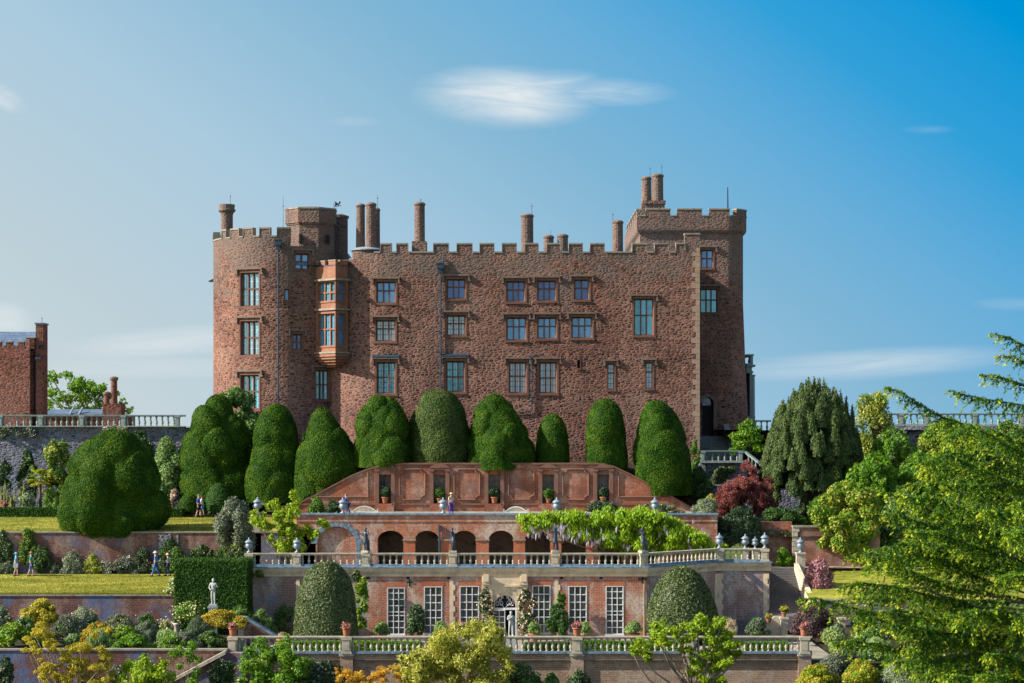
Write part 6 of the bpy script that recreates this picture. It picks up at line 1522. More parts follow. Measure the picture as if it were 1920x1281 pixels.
shrub('shrub', 'lilac flowering dark bush below the castle door balcony', 'shrub', 1284, 1325, 916, 944, 166, 'dark', 'yew_core', .14, .08, 14, .3, fl=('mauve', 26, .08))
shrub('ivy_bank', 'broad dark evergreen bank between the wisteria and the brick garden wall', 'shrub', 1322, 1446, 952, 1030, 155.2, 'dark', 'yew_core', .15, .08, 88, 0.17, depth=.35, base=zA)
shrub('shrub', 'small dark leafy bush hanging over the brick wall at the stair head', 'shrub', 1408, 1515, 952, 984, 158, 'mid', 'dark', .15, .09, 22, .26, depth=.4, leaf2=('dark', .8))
shrub('ivy_bank', 'dark ivy mound at the foot of the large dark yew by the balcony wall', 'shrub', 1284, 1338, 874, 940, 165.2, 'dark', 'yew_core', .16, .1, 34, .24, depth=.7, leaf2=('mid', .4))
shrub('ivy', 'ivy sheets on the dark balcony wall', 'climber', 1325, 1402, 872, 945, 172.4, 'dark', 'yew_core', .16, .1, 26, .22, 'round', .2)
shrub('shrub', 'narrow green shrub between the dark yew and the door balcony', 'shrub', 1290, 1316, 822, 930, 171.5, 'mid', 'dark', .17, .09, 22, .34, 'round', .6, leaf2=('bright', .5))
ptree('dogwood', 'layered pale green shrub beside the castle door steps', 'shrub', 175, [(1392, 800, 10), (1405, 793, 10), (1380, 818, 13), (1400, 812, 14), (1416, 822, 14), (1388, 832, 15), (1408, 838, 16), (1425, 840, 12), (1378, 845, 10), (1420, 805, 8)], 'bright', 'dark', .2, .11, 1.2, base=-2, rzf=.6, seed=12, trunk=(.07, 'bark', 6))

# Japanese maple
RM = []; rr_ = np.random.default_rng(9)
for k in range(60):
    t = rr_.uniform(0, pi); q = rr_.uniform(.25, 1) ** .6; RM.append((1398 + 47 * q * math.cos(t), 952 - 66 * q * math.sin(t) + 8, rr_.uniform(9, 15)))
RM += [(1402, 876, 11), (1410, 882, 10), (1440, 905, 11), (1446, 922, 9), (1355, 930, 11)]
ptree('red_maple', 'rounded dark red japanese maple in front of the balcony wall', 'tree', 160, RM, 'redmaple', 'purple', .15, .06, 1.5, base=-8.0, rzf=.8, dy=2.0, seed=13, tilt=.9, trunk=(.12, 'bark', 10), shrink=.6, split=3, sr=.6)

# broad Irish yew: a dome of upright plumes
rng = np.random.default_rng(31); f = Fol(); IY = 166.0; bl = []
for k in range(270):
    t = rng.uniform(0, 2 * pi); hh = rng.uniform(0, 1) ** .8; w = (1 - hh ** 2.6) ** .55 * (.8 + .2 * min(1, hh * 4))
    u = 1524 + 92 * w * math.cos(t); yd = -abs(math.sin(t)) * w * 3.9 if rng.random() < .75 else abs(math.sin(t)) * w * 3.9
    v = 925 - 185 * hh + rng.normal() * 4
    c = np.array(P(u, v, IY + yd - (rng.uniform(0, .9) if yd < 0 else 0))); bl.append((c, np.array([rng.uniform(.26, .4), rng.uniform(.26, .4), rng.uniform(.5, .95)])))
for k in range(46):
    u = 1524 + rng.uniform(-72, 78); v = 727 + abs(u - 1530) ** 2 * .0105 + rng.uniform(0, 16); bl.append((np.array(P(u, v, IY + rng.uniform(-1, 1))), np.array([.17, .17, .8])))
root = thing('irish_yew', 'broad grey-green irish yew of many upright plumes beside the castle', 'tree', (PX(1524, IY), IY, -6.5))
for c, r in bl:
    G = dome_grid(c[0], c[1], c[2] - r[2], c[2] + r[2] * 1.15, r[0] * 1.25, r[1] * 1.25, 1.25, 1.15, nu=10, nv=9, rng=rng); f.core(G, 'yew_core', .8)
    fur(f, G, 'irish', .17, .07, 1.25, .5, .05, rng=rng, dirs=(0, -.15, 1))
G = dome_grid(PX(1522, IY), IY + .5, PZ(915, IY), PZ(735, IY), 3.3, 3.3, 2.6, 2, rng=rng); f.core(G, 'yew_core'); f.build('crown', root)
mb = MB()
for k in range(11):
    u = 1490 + k * 6.5; mb.tube([(PX(1512 + rng.normal() * 9, IY), IY - 1 + rng.uniform(-.6, .6), -6.9), (PX((u + 1512) / 2, IY), IY - 2.0, PZ(935, IY)), (PX(u + rng.normal() * 5, IY), IY - 2.4, PZ(896, IY))], [.16, .12, .08], 6)
mb.build('trunk', M['bark'], root, True)

# shrubs of the east bank
EB = 'flowering shrubs on the bank beyond the garden stair'
shrub('tree', 'loose olive green small tree beside the irish yew against the sky', 'tree', 1585, 1695, 733, 880, 171, 'yellowgreen', None, .24, .12, 34, .2, 'round', .8, base=-2, cover=.9, trunk=(.12, 'bark', ), leaf2=('mid', .6))
shrub('rhododendron', 'tall bright green shrub behind the brick wall, next to the irish yew', 'shrub', 1612, 1740, 800, 960, 164, 'bright', 'dark', .25, .13, 74, 0.18, base=-7)
shrub('rhododendron', 'large bright green shrub below the sky balustrade', 'shrub', 1700, 1860, 784, 940, 168, 'bright', 'dark', .25, .13, 88, 0.17, base=-5, leaf2=('yellowgreen', .35))
shrub('rhododendron', 'round yellowish green shrub overhanging the brick garden wall', 'shrub', 1516, 1664, 902, 1044, 155.0, 'bright', 'mid', .24, .13, 88, 0.17, 'round', .7, base=-8.4, leaf2=('yellowgreen', .7))
shrub('rhododendron', 'dark green shrub between the brick garden wall and the conifer', 'shrub', 1630, 1770, 920, 1050, 157.5, 'mid', 'dark', .25, .13, 79, 0.18, base=-9)
shrub('rhododendron', 'green shrub under the sky balustrade, mostly behind conifer boughs', 'shrub', 1820, 1960, 790, 930, 169, 'mid', 'dark', .25, .13, 74, 0.18, base=-5)
shrub('rhododendron', 'deep green shrub in the middle of the bank, behind the conifer', 'shrub', 1740, 1890, 880, 1030, 160, 'mid', 'dark', .25, .13, 74, 0.18, base=-8)
shrub('rhododendron', 'shadowy green shrub at the edge of the side lawn behind the conifer', 'shrub', 1780, 1960, 980, 1100, 154, 'mid', 'dark', .25, .13, 74, 0.18, base=-10)
shrub('rhododendron', 'low dark laurel at the foot of the irish yew', 'shrub', 1500, 1630, 925, 990, 159.5, 'mid', 'dark', .22, .12, 57, 0.18, base=-8.4)
shrub('rhododendron', 'bright green shrub filling the gap between the irish yew and the conifer', 'shrub', 1575, 1705, 850, 965, 161, 'bright', 'dark', .24, .13, 80, .17, base=-8)
shrub('rhododendron', 'mid green shrub behind the tip of the conifer boughs, above the side lawn', 'shrub', 1655, 1800, 850, 975, 162.5, 'bright', 'dark', .24, .13, 80, .17, base=-8, leaf2=('mid', .8))
shrub('rhododendron', 'tall shadowed shrub behind the brick garden wall under the conifer boughs', 'shrub', 1640, 1770, 960, 1072, 155.6, 'mid', 'dark', .24, .13, 70, .18, base=-10)
shrub('valerian', 'pink flowering plants at the foot of the sky balustrade', 'plants', 1870, 1930, 798, 825, 174, 'mid', 'dark', .16, .08, 14, .3, fl=('pinkflower', 50, .1))

f = Fol(); n = 26000; rng = np.random.default_rng(8)
gx1, gy1 = rng.uniform(13.6, 60, n), 155 + 21.4 * rng.random(n); gz1 = np.array([zeast(a, b) for a, b in zip(gx1, gy1)]) + rng.uniform(.05, .45, n)
f.leaves(np.stack([gx1, gy1, gz1], 1), np.tile([-.2, -.5, .8], (n, 1)), .34, .2, 'ivy', .7, rng=rng)
gc = f.build('ground_cover'); gc['kind'] = 'stuff'

# far left garden
ptree('ash_tree', 'leafy green tree beyond the terrace, between the stone range and the far chimney', 'tree', 206, [(100, 712, 18), (120, 706, 16), (95, 735, 16), (135, 725, 18), (118, 745, 18), (150, 718, 20), (160, 738, 20), (145, 758, 18), (172, 722, 16), (182, 735, 18), (178, 755, 18), (100, 762, 16), (192, 728, 12), (200, 745, 14), (228, 752, 10), (240, 768, 10), (225, 770, 12), (125, 768, 16), (160, 772, 14), (215, 740, 10)],
      'bright', None, .3, .17, 1.0, base=-1, rzf=.8, dy=2.5, seed=14, split=4, sr=.5, trunk=(.25, 'bark_pale', 14))
shrub('magnolia', 'broad leafy magnolia rising behind the tall dark yew at the castle foot', 'shrub', 382, 500, 728, 850, 172.5, 'pale', 'dark', .3, .13, 26, .26, 'round', .7, base=-4, leaf2=('mid', 1.0))
shrub('shrub', 'pale fresh green bush between the two lumpy yews', 'shrub', 276, 352, 822, 955, 167.5, 'pale', 'mid', .2, .11, 30, .27, base=-7)
shrub('shrub', 'variegated bush with yellow leaves against the bluish terrace wall', 'shrub', 72, 142, 802, 950, 168.8, 'mid', 'dark', .24, .12, 26, .25, 'round', .7, base=-7, leaf2=('yellowgreen', .5))
shrub('wall_climber', 'dark glossy climber on the terrace wall behind the huge yew', 'climber', 230, 300, 803, 905, 169.6, 'dark', 'yew_core', .25, .12, 18, .27, 'round', .4, leaf2=('mid', .3))
shrub('shrub', 'dark upright bush against the terrace wall behind the palm', 'shrub', 28, 76, 842, 955, 168.5, 'dark', 'yew_core', .22, .11, 22, .28, base=-7)
shrub('shrub', 'slim dark bush on the terrace wall near the picture edge', 'shrub', -12, 30, 862, 955, 168, 'dark', 'yew_core', .22, .11, 16, .3, base=-7)
shrub('wall_climber', 'trailing plant under the mossy balustrade of the terrace wall', 'climber', -20, 72, 799, 822, 170.5, 'greygreen', 'dark', .16, .09, 22, .2, 'round', .2, fl=('lilac', 26, .1))
shrub('wall_climber', 'thin pinkish flower spikes on the terrace wall above the huge yew', 'climber', 182, 245, 795, 820, 170.3, 'greygreen', None, .2, .06, 14, .25, 'round', .2, fl=('peach', 36, .09))
shrub('border_plants', 'clump of red flowers behind the long low hedge', 'plants', -10, 20, 938, 958, 165, 'coral', 'mid', .13, .08, 10, .34)
shrub('border_plants', 'large-leaved pale plant beside the palm trunk', 'plants', 30, 68, 925, 958, 165.3, 'pale', 'mid', .28, .12, 10, .34, leaf2=('silver', .6))
shrub('border_plants', 'tall grassy green clump between the palm and the huge yew', 'plants', 78, 114, 915, 958, 165.3, 'bright', 'dark', .4, .07, 12, .3, dirs=(0, 0, 1), leaf2=('pale', .4))
shrub('border_plants', 'brownish dry shrub between the huge yew and the small clipped ball', 'plants', 312, 342, 918, 956, 166.2, 'peach', 'purple', .16, .07, 14, .3, leaf2=('purple', .8))
shrub('border_plants', 'low white-flowered plants at the feet of the walking couple', 'plants', 338, 398, 952, 968, 164.9, 'silver', 'mid', .13, .08, 14, .26, depth=.4)
f = Fol(); rng = np.random.default_rng(77)
pp = np.array([P(rng.uniform(0, 112), rng.uniform(915, 950), 166.4) for _ in range(26)]); root = thing('foxtail_spikes', 'thin pale flower spikes standing in the border behind the low hedge', 'plants', (PX(56, 166.4), 166.4, -6.7))
for k in range(6): f.leaves(pp + rng.normal(size=pp.shape) * [.04, .1, .3], np.tile([0, -1., 0], (26, 1)), .7, .09, 'yellowgreen' if k % 2 else 'silver', .4, np.tile([0, 0, 1.], (26, 1)), .06, rng=rng)
f.build('foliage', root)
# palm
pr = thing('fan_palm', 'small fan palm with yellowing fronds behind the low hedge', 'palm', (PX(75, 165.6), 165.6, -6.8)); rng = np.random.default_rng(3)
px_, pz_ = PX(75, 165.6), PZ(898, 165.6)
MB().tube([(px_ + .05, 165.6, -7.0), (px_, 165.6, pz_)], [.13, .11], 8).build('trunk', M['bark'], pr, True); f = Fol()
for k in range(26):
    t = 2 * pi * k / 26 + rng.normal() * .1; el = rng.uniform(-.7, 1.1); d = np.array([math.cos(t) * math.cos(el), math.sin(t) * math.cos(el), math.sin(el)])
    c = np.array([px_, 165.6, pz_]) + d * rng.uniform(.45, .65) + np.array([0, 0, .1]); n = 16; side = nrmz(np.cross(d, [0, 0, 1.])); an = np.linspace(-1.15, 1.15, n)
    dd = np.cos(an)[:, None] * d + np.sin(an)[:, None] * side + np.array([0, 0, -.25]) * (np.abs(an)[:, None]); dd = nrmz(dd); f.leaves(c + dd * .3, np.tile(np.cross(side, d), (n, 1)), .62, .09, 'golden' if el < -.25 else ('lime' if k % 3 else 'yellowgreen'), .15, dd, .05, rng=rng)
f.build('fronds', pr)
shrub('shrub', 'grey-green rounded bush at the end of the upper lawn wall', 'shrub', 394, 486, 934, 1045, 152.2, 'greygreen', 'dark', .18, .08, 34, .26, base=-10.6, leaf2=('silver', .25))
shrub('shrub', 'dark shrub under the grey-green bush beside the end urn', 'shrub', 420, 470, 1020, 1062, 150.5, 'dark', 'yew_core', .18, .09, 14, .3, base=-10.6)

# border along the upper wall of the lower lawn
LB = 153.6
for (a, b, c, d, lf, co_, lab, fl_) in [
    (-14, 24, 1000, 1072, 'dark', 'yew_core', 'dark bush against the lawn wall behind the visitor in pale blue', None), (33, 70, 996, 1072, 'mid', 'dark', 'upright leafy climber on the lawn wall between the two sun-hatted walkers', None),
    (62, 96, 1028, 1080, 'dark', 'yew_core', 'dark spreading shrub behind the visitor in the green top', None), (92, 116, 1062, 1082, 'greygreen', 'dark', 'low grey mound at the lawn edge beside the dark spreading shrub', None),
    (114, 158, 1040, 1083, 'silver', 'dark', 'round pale-topped shrub at the lawn edge below the huge yew', None), (157, 190, 1045, 1082, 'yellowgreen', 'mid', 'yellow-green bush next to the round pale-topped shrub', ('cream', 20, .09)),
    (188, 209, 1058, 1082, 'silver', 'mid', 'small white bushy plant below the middle of the huge yew', ('whiteflower', 40, .08)), (210, 262, 1050, 1082, 'greygreen', 'dark', 'white-flecked shrub to one side of the small white bushy plant', ('whiteflower', 30, .08)),
    (252, 286, 1032, 1080, 'dark', 'yew_core', 'bronze green shrub behind the visitor in the blue shirt', ('coral', 8, .08)), (282, 318, 1056, 1080, 'greygreen', 'mid', 'low white-flowered shrub between the two blue-trousered visitors', ('whiteflower', 34, .08)),
    (312, 348, 1032, 1080, 'mid', 'dark', 'tall green euphorbia beside the square-cut hedge', ('lime', 24, .12)), (355, 402, 1028, 1056, 'dark', 'yew_core', 'dark bush with pink flowers above the square-cut hedge', ('pinkflower', 14, .1)), (400, 440, 1030, 1060, 'mid', 'dark', 'green bush peeping over the end of the square-cut hedge', None),
    (-12, 30, 1062, 1083, 'greygreen', 'mid', 'low pale plants at the edge of the lawn near the visitor in pale blue', ('whiteflower', 16, .07)), (296, 345, 1018, 1050, 'dark', 'yew_core', 'dark climber on the lawn wall beside the bluish buttress', ('golden', 10, .1))]:
    a, b, c = a - 4, b + 4, c - 6
    shrub('border_shrub', lab, 'shrub', a, b, c, d, LB + (.3 if d < 1075 else 0), lf, co_, .15, .08, 24, .26, depth=.35, fl=fl_, group='shrubs along the lawn wall')

# flower border at the lower edge
for (a, b, c, d, Y_, lf, co_, lab, fl_, kw) in [
    (34, 119, 1129, 1180, 138.5, 'golden', 'mid', 'golden yellow leaved shrub against the shaded lawn wall', None, {}), (-14, 22, 1142, 1188, 138, 'silver', 'dark', 'pale green shrub at the end of the shaded lawn wall', ('peach', 12, .1), {}),
    (92, 162, 1162, 1206, 135.5, 'greygreen', 'mid', 'purple salvia clump in front of the golden shrub', ('mauve', 150, .08), dict(dirs=(0, 0, 1), L=.25, W=.05)), (130, 186, 1145, 1192, 138, 'silver', 'dark', 'grey-green shrub with small white roses behind the purple salvia', ('whiteflower', 40, .09), {}),
    (-16, 68, 1176, 1222, 131.2, 'bright', 'dark', 'big-leaved bright green clump at the edge of the low border wall', None, dict(L=.22, W=.12)), (24, 62, 1166, 1185, 134, 'mid', 'dark', 'blue iris leaves behind the big-leaved clump', ('lilac', 26, .1), dict(dirs=(0, 0, 1), L=.4, W=.05)),
    (150, 215, 1174, 1206, 134, 'orange', 'mid', 'orange-tipped azalea beside the purple salvia', None, dict(leaf2=('bright', .6))), (118, 156, 1196, 1222, 132, 'pale', 'mid', 'pale low plants between the maple sprays and the salvia', None, {}),
    (210, 292, 1196, 1228, 130.9, 'bright', 'mid', 'low bright green mound spilling over the border wall', None, dict(L=.16, W=.1)), (214, 256, 1180, 1200, 133.5, 'bright', 'mid', 'rounded fresh green clump behind the low bright mound', None, {}),
    (252, 300, 1172, 1208, 134, 'silver', 'mid', 'wispy grey perennials in the middle of the flower border', None, dict(dirs=(0, 0, 1), L=.3, W=.05)), (285, 345, 1188, 1220, 131.6, 'pale', 'mid', 'feathery light green perennials before the cream hydrangea', ('whiteflower', 20, .07), dict(dirs=(0, 0, 1), L=.25, W=.06)),
    (320, 380, 1192, 1220, 131, 'greygreen', 'mid', 'lavender patch near the end of the border wall', ('lilac', 60, .07), {}), (338, 402, 1165, 1206, 133.6, 'greygreen', 'mid', 'upright grey rosemary bush beside the golden vine', None, dict(dirs=(0, 0, 1), L=.26, W=.05)),
    (366, 424, 1190, 1222, 131, 'mid', 'dark', 'dark leafy plants with a few pink flowers by the end pier', ('pinkflower', 8, .09), {}), (372, 462, 1150, 1180, 136, 'golden', 'mid', 'golden vine trained along the stair wall by the marble figure', None, dict(depth=.3, leaf2=('orange', .3))),
    (60, 104, 1186, 1222, 131.6, 'mid', 'dark', 'dark green leafy clump just in front of the purple salvia', None, {}), (158, 214, 1188, 1222, 131.4, 'pale', 'mid', 'pale grassy clump at the wall edge below the orange-tipped azalea', ('lilac', 30, .07), dict(dirs=(0, 0, 1), L=.28, W=.05)),
    (186, 262, 1158, 1198, 137, 'greygreen', 'dark', 'grey leafy mass against the blue-shaded lawn wall', None, {}), (250, 300, 1160, 1196, 137.5, 'mid', 'dark', 'tall feathery green plants before the blue-shaded lawn wall', ('whiteflower', 20, .08), dict(dirs=(0, 0, 1), L=.3, W=.05)), (300, 352, 1196, 1222, 130.6, 'bright', 'mid', 'low spilling green plants under the feathery perennials', ('pinkflower', 20, .07), {}),
    (430, 470, 1142, 1172, 138.8, 'mid', 'dark', 'green shrub behind the golden vine', None, dict(dirs=(0, 0, 1), L=.3, W=.07))]:
    a, b, c = a - 7, b + 7, c - 7
    k2 = dict(L=.15, W=.08, depth=.7); k2.update(kw)
    shrub('border_plants', lab, 'plants', a, b, c, d, Y_, lf, co_, n=30, br=.22, fl=fl_, group='plants in the lower flower border', **k2)
HG = 'cream hydrangeas on stone pedestals'
for (u0, u1, v0, v1, Y_, pu, pv0, pv1, lab) in [(308, 359, 1084, 1116, 142, 343, 1110, 1150, 'cream flowering shrub on a round stone pedestal at the lawn corner'), (316, 390, 1128, 1172, 138.8, 333, 1168, 1205, 'largest cream hydrangea on a stone pedestal below the square hedge'), (291, 328, 1164, 1196, 137.5, 305, 1190, 1205, 'small cream hydrangea beside the pedestal in the flower border')]:
    r = shrub('hydrangea', lab, 'shrub', u0, u1, v0, v1, Y_, 'bright', 'dark', .15, .09, 22, .27, depth=.7, fl=('cream', 130, .11), group=HG)
    x = PX(pu, Y_); z0, z1 = PZ(pv1, Y_), PZ(pv0, Y_)
    MB().lathe([(.24, 0), (.24, .1), (.17, .16), (.16, z1 - z0 - .2), (.22, z1 - z0 - .1), (.26, z1 - z0)], (x, Y_ - .35, z0), 16).top('stone_pedestal', M['limestone'], 'weathered stone pedestal carrying the ' + lab.split(' on ')[0].split(' beside')[0], 'pedestal', smooth=True)
slab_ = None

f = Fol(); rng = np.random.default_rng(55); n = 30000
gx1 = rng.uniform(-40, -18.7, n); up_ = rng.random(n) < .4; t = np.where(rng.random(n) < .25, rng.random(n) * .03, rng.random(n) ** 1.3)
y1 = np.where(up_, 154.45 + 9.6 * t, 143.1 + 9.6 * t)
z1 = np.where(up_, PZ(998, 154.4) + (PZ(968, 164.2) - PZ(998, 154.4)) * (y1 - 154.4) / 9.8, PZ(1114, 143.05) + (PZ(1077, 153.2) - PZ(1114, 143.05)) * (y1 - 143.05) / 10.15)
f.leaves(np.stack([gx1, y1, z1 + .03], 1), np.tile([-.3, -1., .3], (n, 1)), .13, .035, 'grassblade', .5, np.tile([0, -.15, 1.], (n, 1)), .35, rng=rng)
o = f.build('grass'); o['kind'] = 'stuff'

# ================================================================== URNS, STATUES, POTS
zr = PZ(1037, 143.2) + .03
for u, lab in ((467, 'covered lead urn on the end post of the statue balustrade, by the grey-green bush'), (557, 'covered lead urn on the statue balustrade under the golden tree')):
    urn(lab, PX(u, 143.2), 143.2, zr, .74)
xy = Bpath.at(psx[6]); urn('covered lead urn on the angle post where the balustrade turns back', xy[0], xy[1], zr, .76)
xy = Bpath.at(psx[7]); urn('covered lead urn on the last balustrade post before the garden stair', xy[0], xy[1], zr, .78)
for u, lab, Y_ in ((1397.5, 'lead urn on a pedestal behind the angled end of the balustrade', 153.4), (1416, 'small lead urn standing lowest, between two taller urns near the stair', 154.2)):
    zz_ = PZ(1028.5, Y_); x = PX(u, Y_); MB().box(x - .22, x + .22, Y_ - .22, Y_ + .22, zA - .5, zz_ - .08).box(x - .28, x + .28, Y_ - .28, Y_ + .28, zz_ - .079, zz_).top('urn_pedestal', M['limestone'], 'plain stone pedestal under the ' + ('first' if u < 1400 else 'lower') + ' lead urn behind the balustrade corner', 'pedestal'); urn(lab, x, Y_, zz_, .76 if u < 1400 else .62)
urn('dark lead urn on the pier at the head of the garden stair', PX(1501, 153.4), 153.4, PZ(1036, 153.4), .8)
ztp = PZ(966, 154) + .13
for u, lab in ((483, 'lead urn half hidden above the golden tree'), (643, 'lead urn beside the blue-jacketed visitor'), (831, 'lead urn beside the visitor in the straw hat'), (1044, 'lead urn above the wisteria, before the fourth niche'), (1228, 'lead urn above the wisteria, below the large dark yew')):
    z_ = ztp if u > 540 else PZ(962, 154)
    if u < 540: MB().box(PX(u, 154.3) - .3, PX(u, 154.3) + .3, 154.0, 154.6, -10, z_).top('urn_pedestal', M['limestone'], 'stone pedestal of the urn half hidden above the golden tree', 'pedestal')
    urn(lab, PX(u, 154.3), 154.3, z_, .84)
SG = 'lead figures on the orangery balustrade'
ST = [(686, -1.9, dict(prop='stump', arms=((.1, .12, -.22), (.3, .3, -.15)), None_=0), 'dark lead figure leaning with one arm out, by the blind arch'),
      (849, pi, dict(prop='drape', arms=((.25, -.05, .02), (.42, -.08, .25))), 'dark lead dancer with an arm raised over the balustrade, before the arcade piers'),
      (1041, -1.5, dict(prop='hat', arms=((.08, .16, -.22), (.1, .02, -.4))), 'dark lead shepherd in a broad hat, under the hanging wisteria flowers'),
      (1206, -2.6, dict(prop='pipe', arms=((.16, .02, -.2), (.22, -.14, .08))), 'dark lead piper holding a pipe to the mouth, before the wisteria leaves')]
for u, rz_, kw, lab in ST:
    kw = dict(kw); kw.pop('None_', 0); a = kw.pop('arms'); b = {849: ((-.02, -.08, -.25), (.06, -.1, -.45)), 686: ((.12, -.1, -.2), (.05, .1, -.3)), 1041: ((-.02, -.24, .02), (.02, -.36, .26)), 1206: ((.16, -.06, -.2), (.24, .1, .1))}[u]
    statue('lead_statue', lab, PX(u, 143.2), 143.2, zr, rz_, 'leadstatue', 1.58, True, .12, arms=(a, b), lean=.06, group=SG, **kw)
ms = statue('marble_statue', 'pale marble standing figure on a pedestal before the square-cut hedge', PX(400, 138.6), 138.6, PZ(1136, 138.6), -pi / 2, 'marble', 1.72, False, .08, arms=((.06, .12, -.27), (.2, -.12, -.2)) and (((.05, .1, -.27), (.22, -.1, -.18)), ((.02, -.1, -.28), (.2, .02, -.4))), step=.1, cat='statue')
x = PX(400, 138.6); MB().box(x - .28, x + .28, 138.3, 138.9, -14, PZ(1140, 138.6)).box(x - .34, x + .34, 138.25, 138.95, PZ(1140, 138.6), PZ(1136.3, 138.6)).top('statue_pedestal', M['greenstone'], 'square stone pedestal of the marble figure by the hedge', 'pedestal')
statue('marble_statue', 'pale marble figure with bent arms standing before the orangery door', PX(958, 134), 134, PZ(1196, 134), -pi / 2 + .3, 'marble', 1.6, False, .1, 'drape', arms=(((.06, .08, -.26), (.2, -.14, -.12)), ((.06, -.08, -.26), (.2, .12, -.08))), step=.16)
x = PX(958, 134); MB().box(x - .3, x + .3, 133.7, 134.3, zT - .05, PZ(1196, 134) - .002).top('statue_pedestal', M['marble'], 'low pale pedestal of the marble figure before the orangery door', 'pedestal')
zb = PZ(1193, 130) + .03
for u, lab, pl_ in ((437, 'terracotta pot of bronze leaves on the end post beside the stair wall', 'coral'), (650, 'terracotta pot of red flowers before the tall box dome', 'coral'), (867, 'terracotta pot of red flowers beside the yellowish bush', 'coral'), (1082, 'terracotta pot of dark red flowers before the dense green creeper', 'coral'), (1508, 'terracotta pot of red flowers on the end post near the purple shrub', 'coral')):
    pot(lab, PX(u, 130), 130, zb, 1.25, 'purple', pl_, .3, .36, nfl=40)
pot('terracotta pot with a trailing bush behind the balustrade by the sloping stair wall', PX(532, 135), 135, zT, 2.0, 'pale', 'coral', .5, .5, nfl=14)
for u, lab in ((717, 'potted lemon tree under the first sash window'), (826, 'potted lemon tree below the second sash window'), (1001, 'potted lemon tree at the foot of the door-side rose'), (1097, 'potted lemon tree below the fifth sash window'), (1190, 'potted lemon tree between the last sash window and the broad dome')):
    pot(lab, PX(u, 140.5), 140.5, zT, 1.5, 'pale', 'lime', .85, .62, L=.18, W=.1, n=14, nfl=10, name='potted_tree', cat='potted tree', group='potted lemon trees before the orangery')
pot('flower pot of orange and yellow blooms at the low landing steps', PX(1441, 140.6), 140.6, PZ(1168, 140.6), .95, 'mid', 'golden', .22, .3, nfl=30)
pot('bushy pot of yellow and orange flowers on the stone pier by the stair foot', PX(1470, 141), 141, PZ(1157, 141), .8, 'bright', 'golden', .4, .42, nfl=30)
for i, (n, lab) in enumerate(zip(NU, ('dark trailing plant on a stem pot in the first niche', 'green leafy plant in a terracotta pot in the second niche', 'dark trailing plant on a stem pot in the third niche', 'grey leafy plant in a terracotta pot in the fourth niche', 'dark trailing plant on a stem pot in the last niche'))):
    pot(lab, PX(n, 162), 162.05, PZ(944.4, 162), 1.0 if i % 2 else 1.25, 'dark' if i % 2 == 0 else 'mid', None, .85, .52, n=14, name='niche_pot', cat='plant pot', group='potted plants in the wall niches', L=.2, W=.08)

# ================================================================== VISITORS
PG = 'garden visitors'
lw = lambda Y_: PZ(1114, 143.05) + (PZ(1077, 153.2) - PZ(1114, 143.05)) * (Y_ - 143.05) / 10.15
person('visitor in a pale blue top and sun hat carrying a cream shoulder bag', PX(30, 152.2), 152.2, lw(152.2) + .02, .15, 1.68, 'skyblue', 'skyblue', 'skyhat', bag='whitecloth', shorts=True, group=PG, step=.16)
person('visitor in a green top, shorts and peaked cap walking behind the pale blue one', PX(58, 152.0), 152.0, lw(152.0) + .02, .1, 1.76, 'teal', 'denim', 'khaki', shorts=True, group=PG, step=.24)
person('visitor in a blue shirt, jeans and pale hat walking toward the green-topped pair', PX(292, 152.0), 152.0, lw(152.0) + .02, pi - .1, 1.78, 'blue', 'denim', 'palehat', group=PG, step=.3)
person('visitor in a lilac sleeveless top and straw hat following the blue-shirted one', PX(315, 152.3), 152.3, lw(152.3) + .02, pi, 1.6, 'lilac_cloth', 'navy', 'straw', group=PG, step=.2)
ul = lambda Y_: PZ(998, 154.4) + (PZ(968, 164.2) - PZ(998, 154.4)) * (Y_ - 154.4) / 9.8
person('man in a blue shirt and black shorts walking on the upper lawn path', PX(372.5, 163.2), 163.2, ul(163.2) + .03, -.25, 1.8, 'royal', 'black_cloth', None, 'hairgrey', shorts=True, group=PG, step=.22)
person('companion in a white top walking close behind the man in black shorts', PX(378.5, 163.9), 163.9, ul(163.9) + .03, -.2, 1.6, 'whitecloth', 'skyblue', None, 'hairbrown', shorts=True, group=PG, step=.2)
person('visitor in a blue jacket leaning by the lead urn and the arched bench', PX(652.5, 155.2), 155.2, zN + .02, pi - .3, 1.55, 'royal', 'navy', None, 'hairgrey', group=PG, step=.1, lean=.18)
person('visitor in a pale yellow top, purple trousers and straw hat beside an urn', PX(846, 155.0), 155.0, zN + .02, -1.0, 1.62, 'lemon', 'purple_cloth', 'straw', group=PG, step=.1)

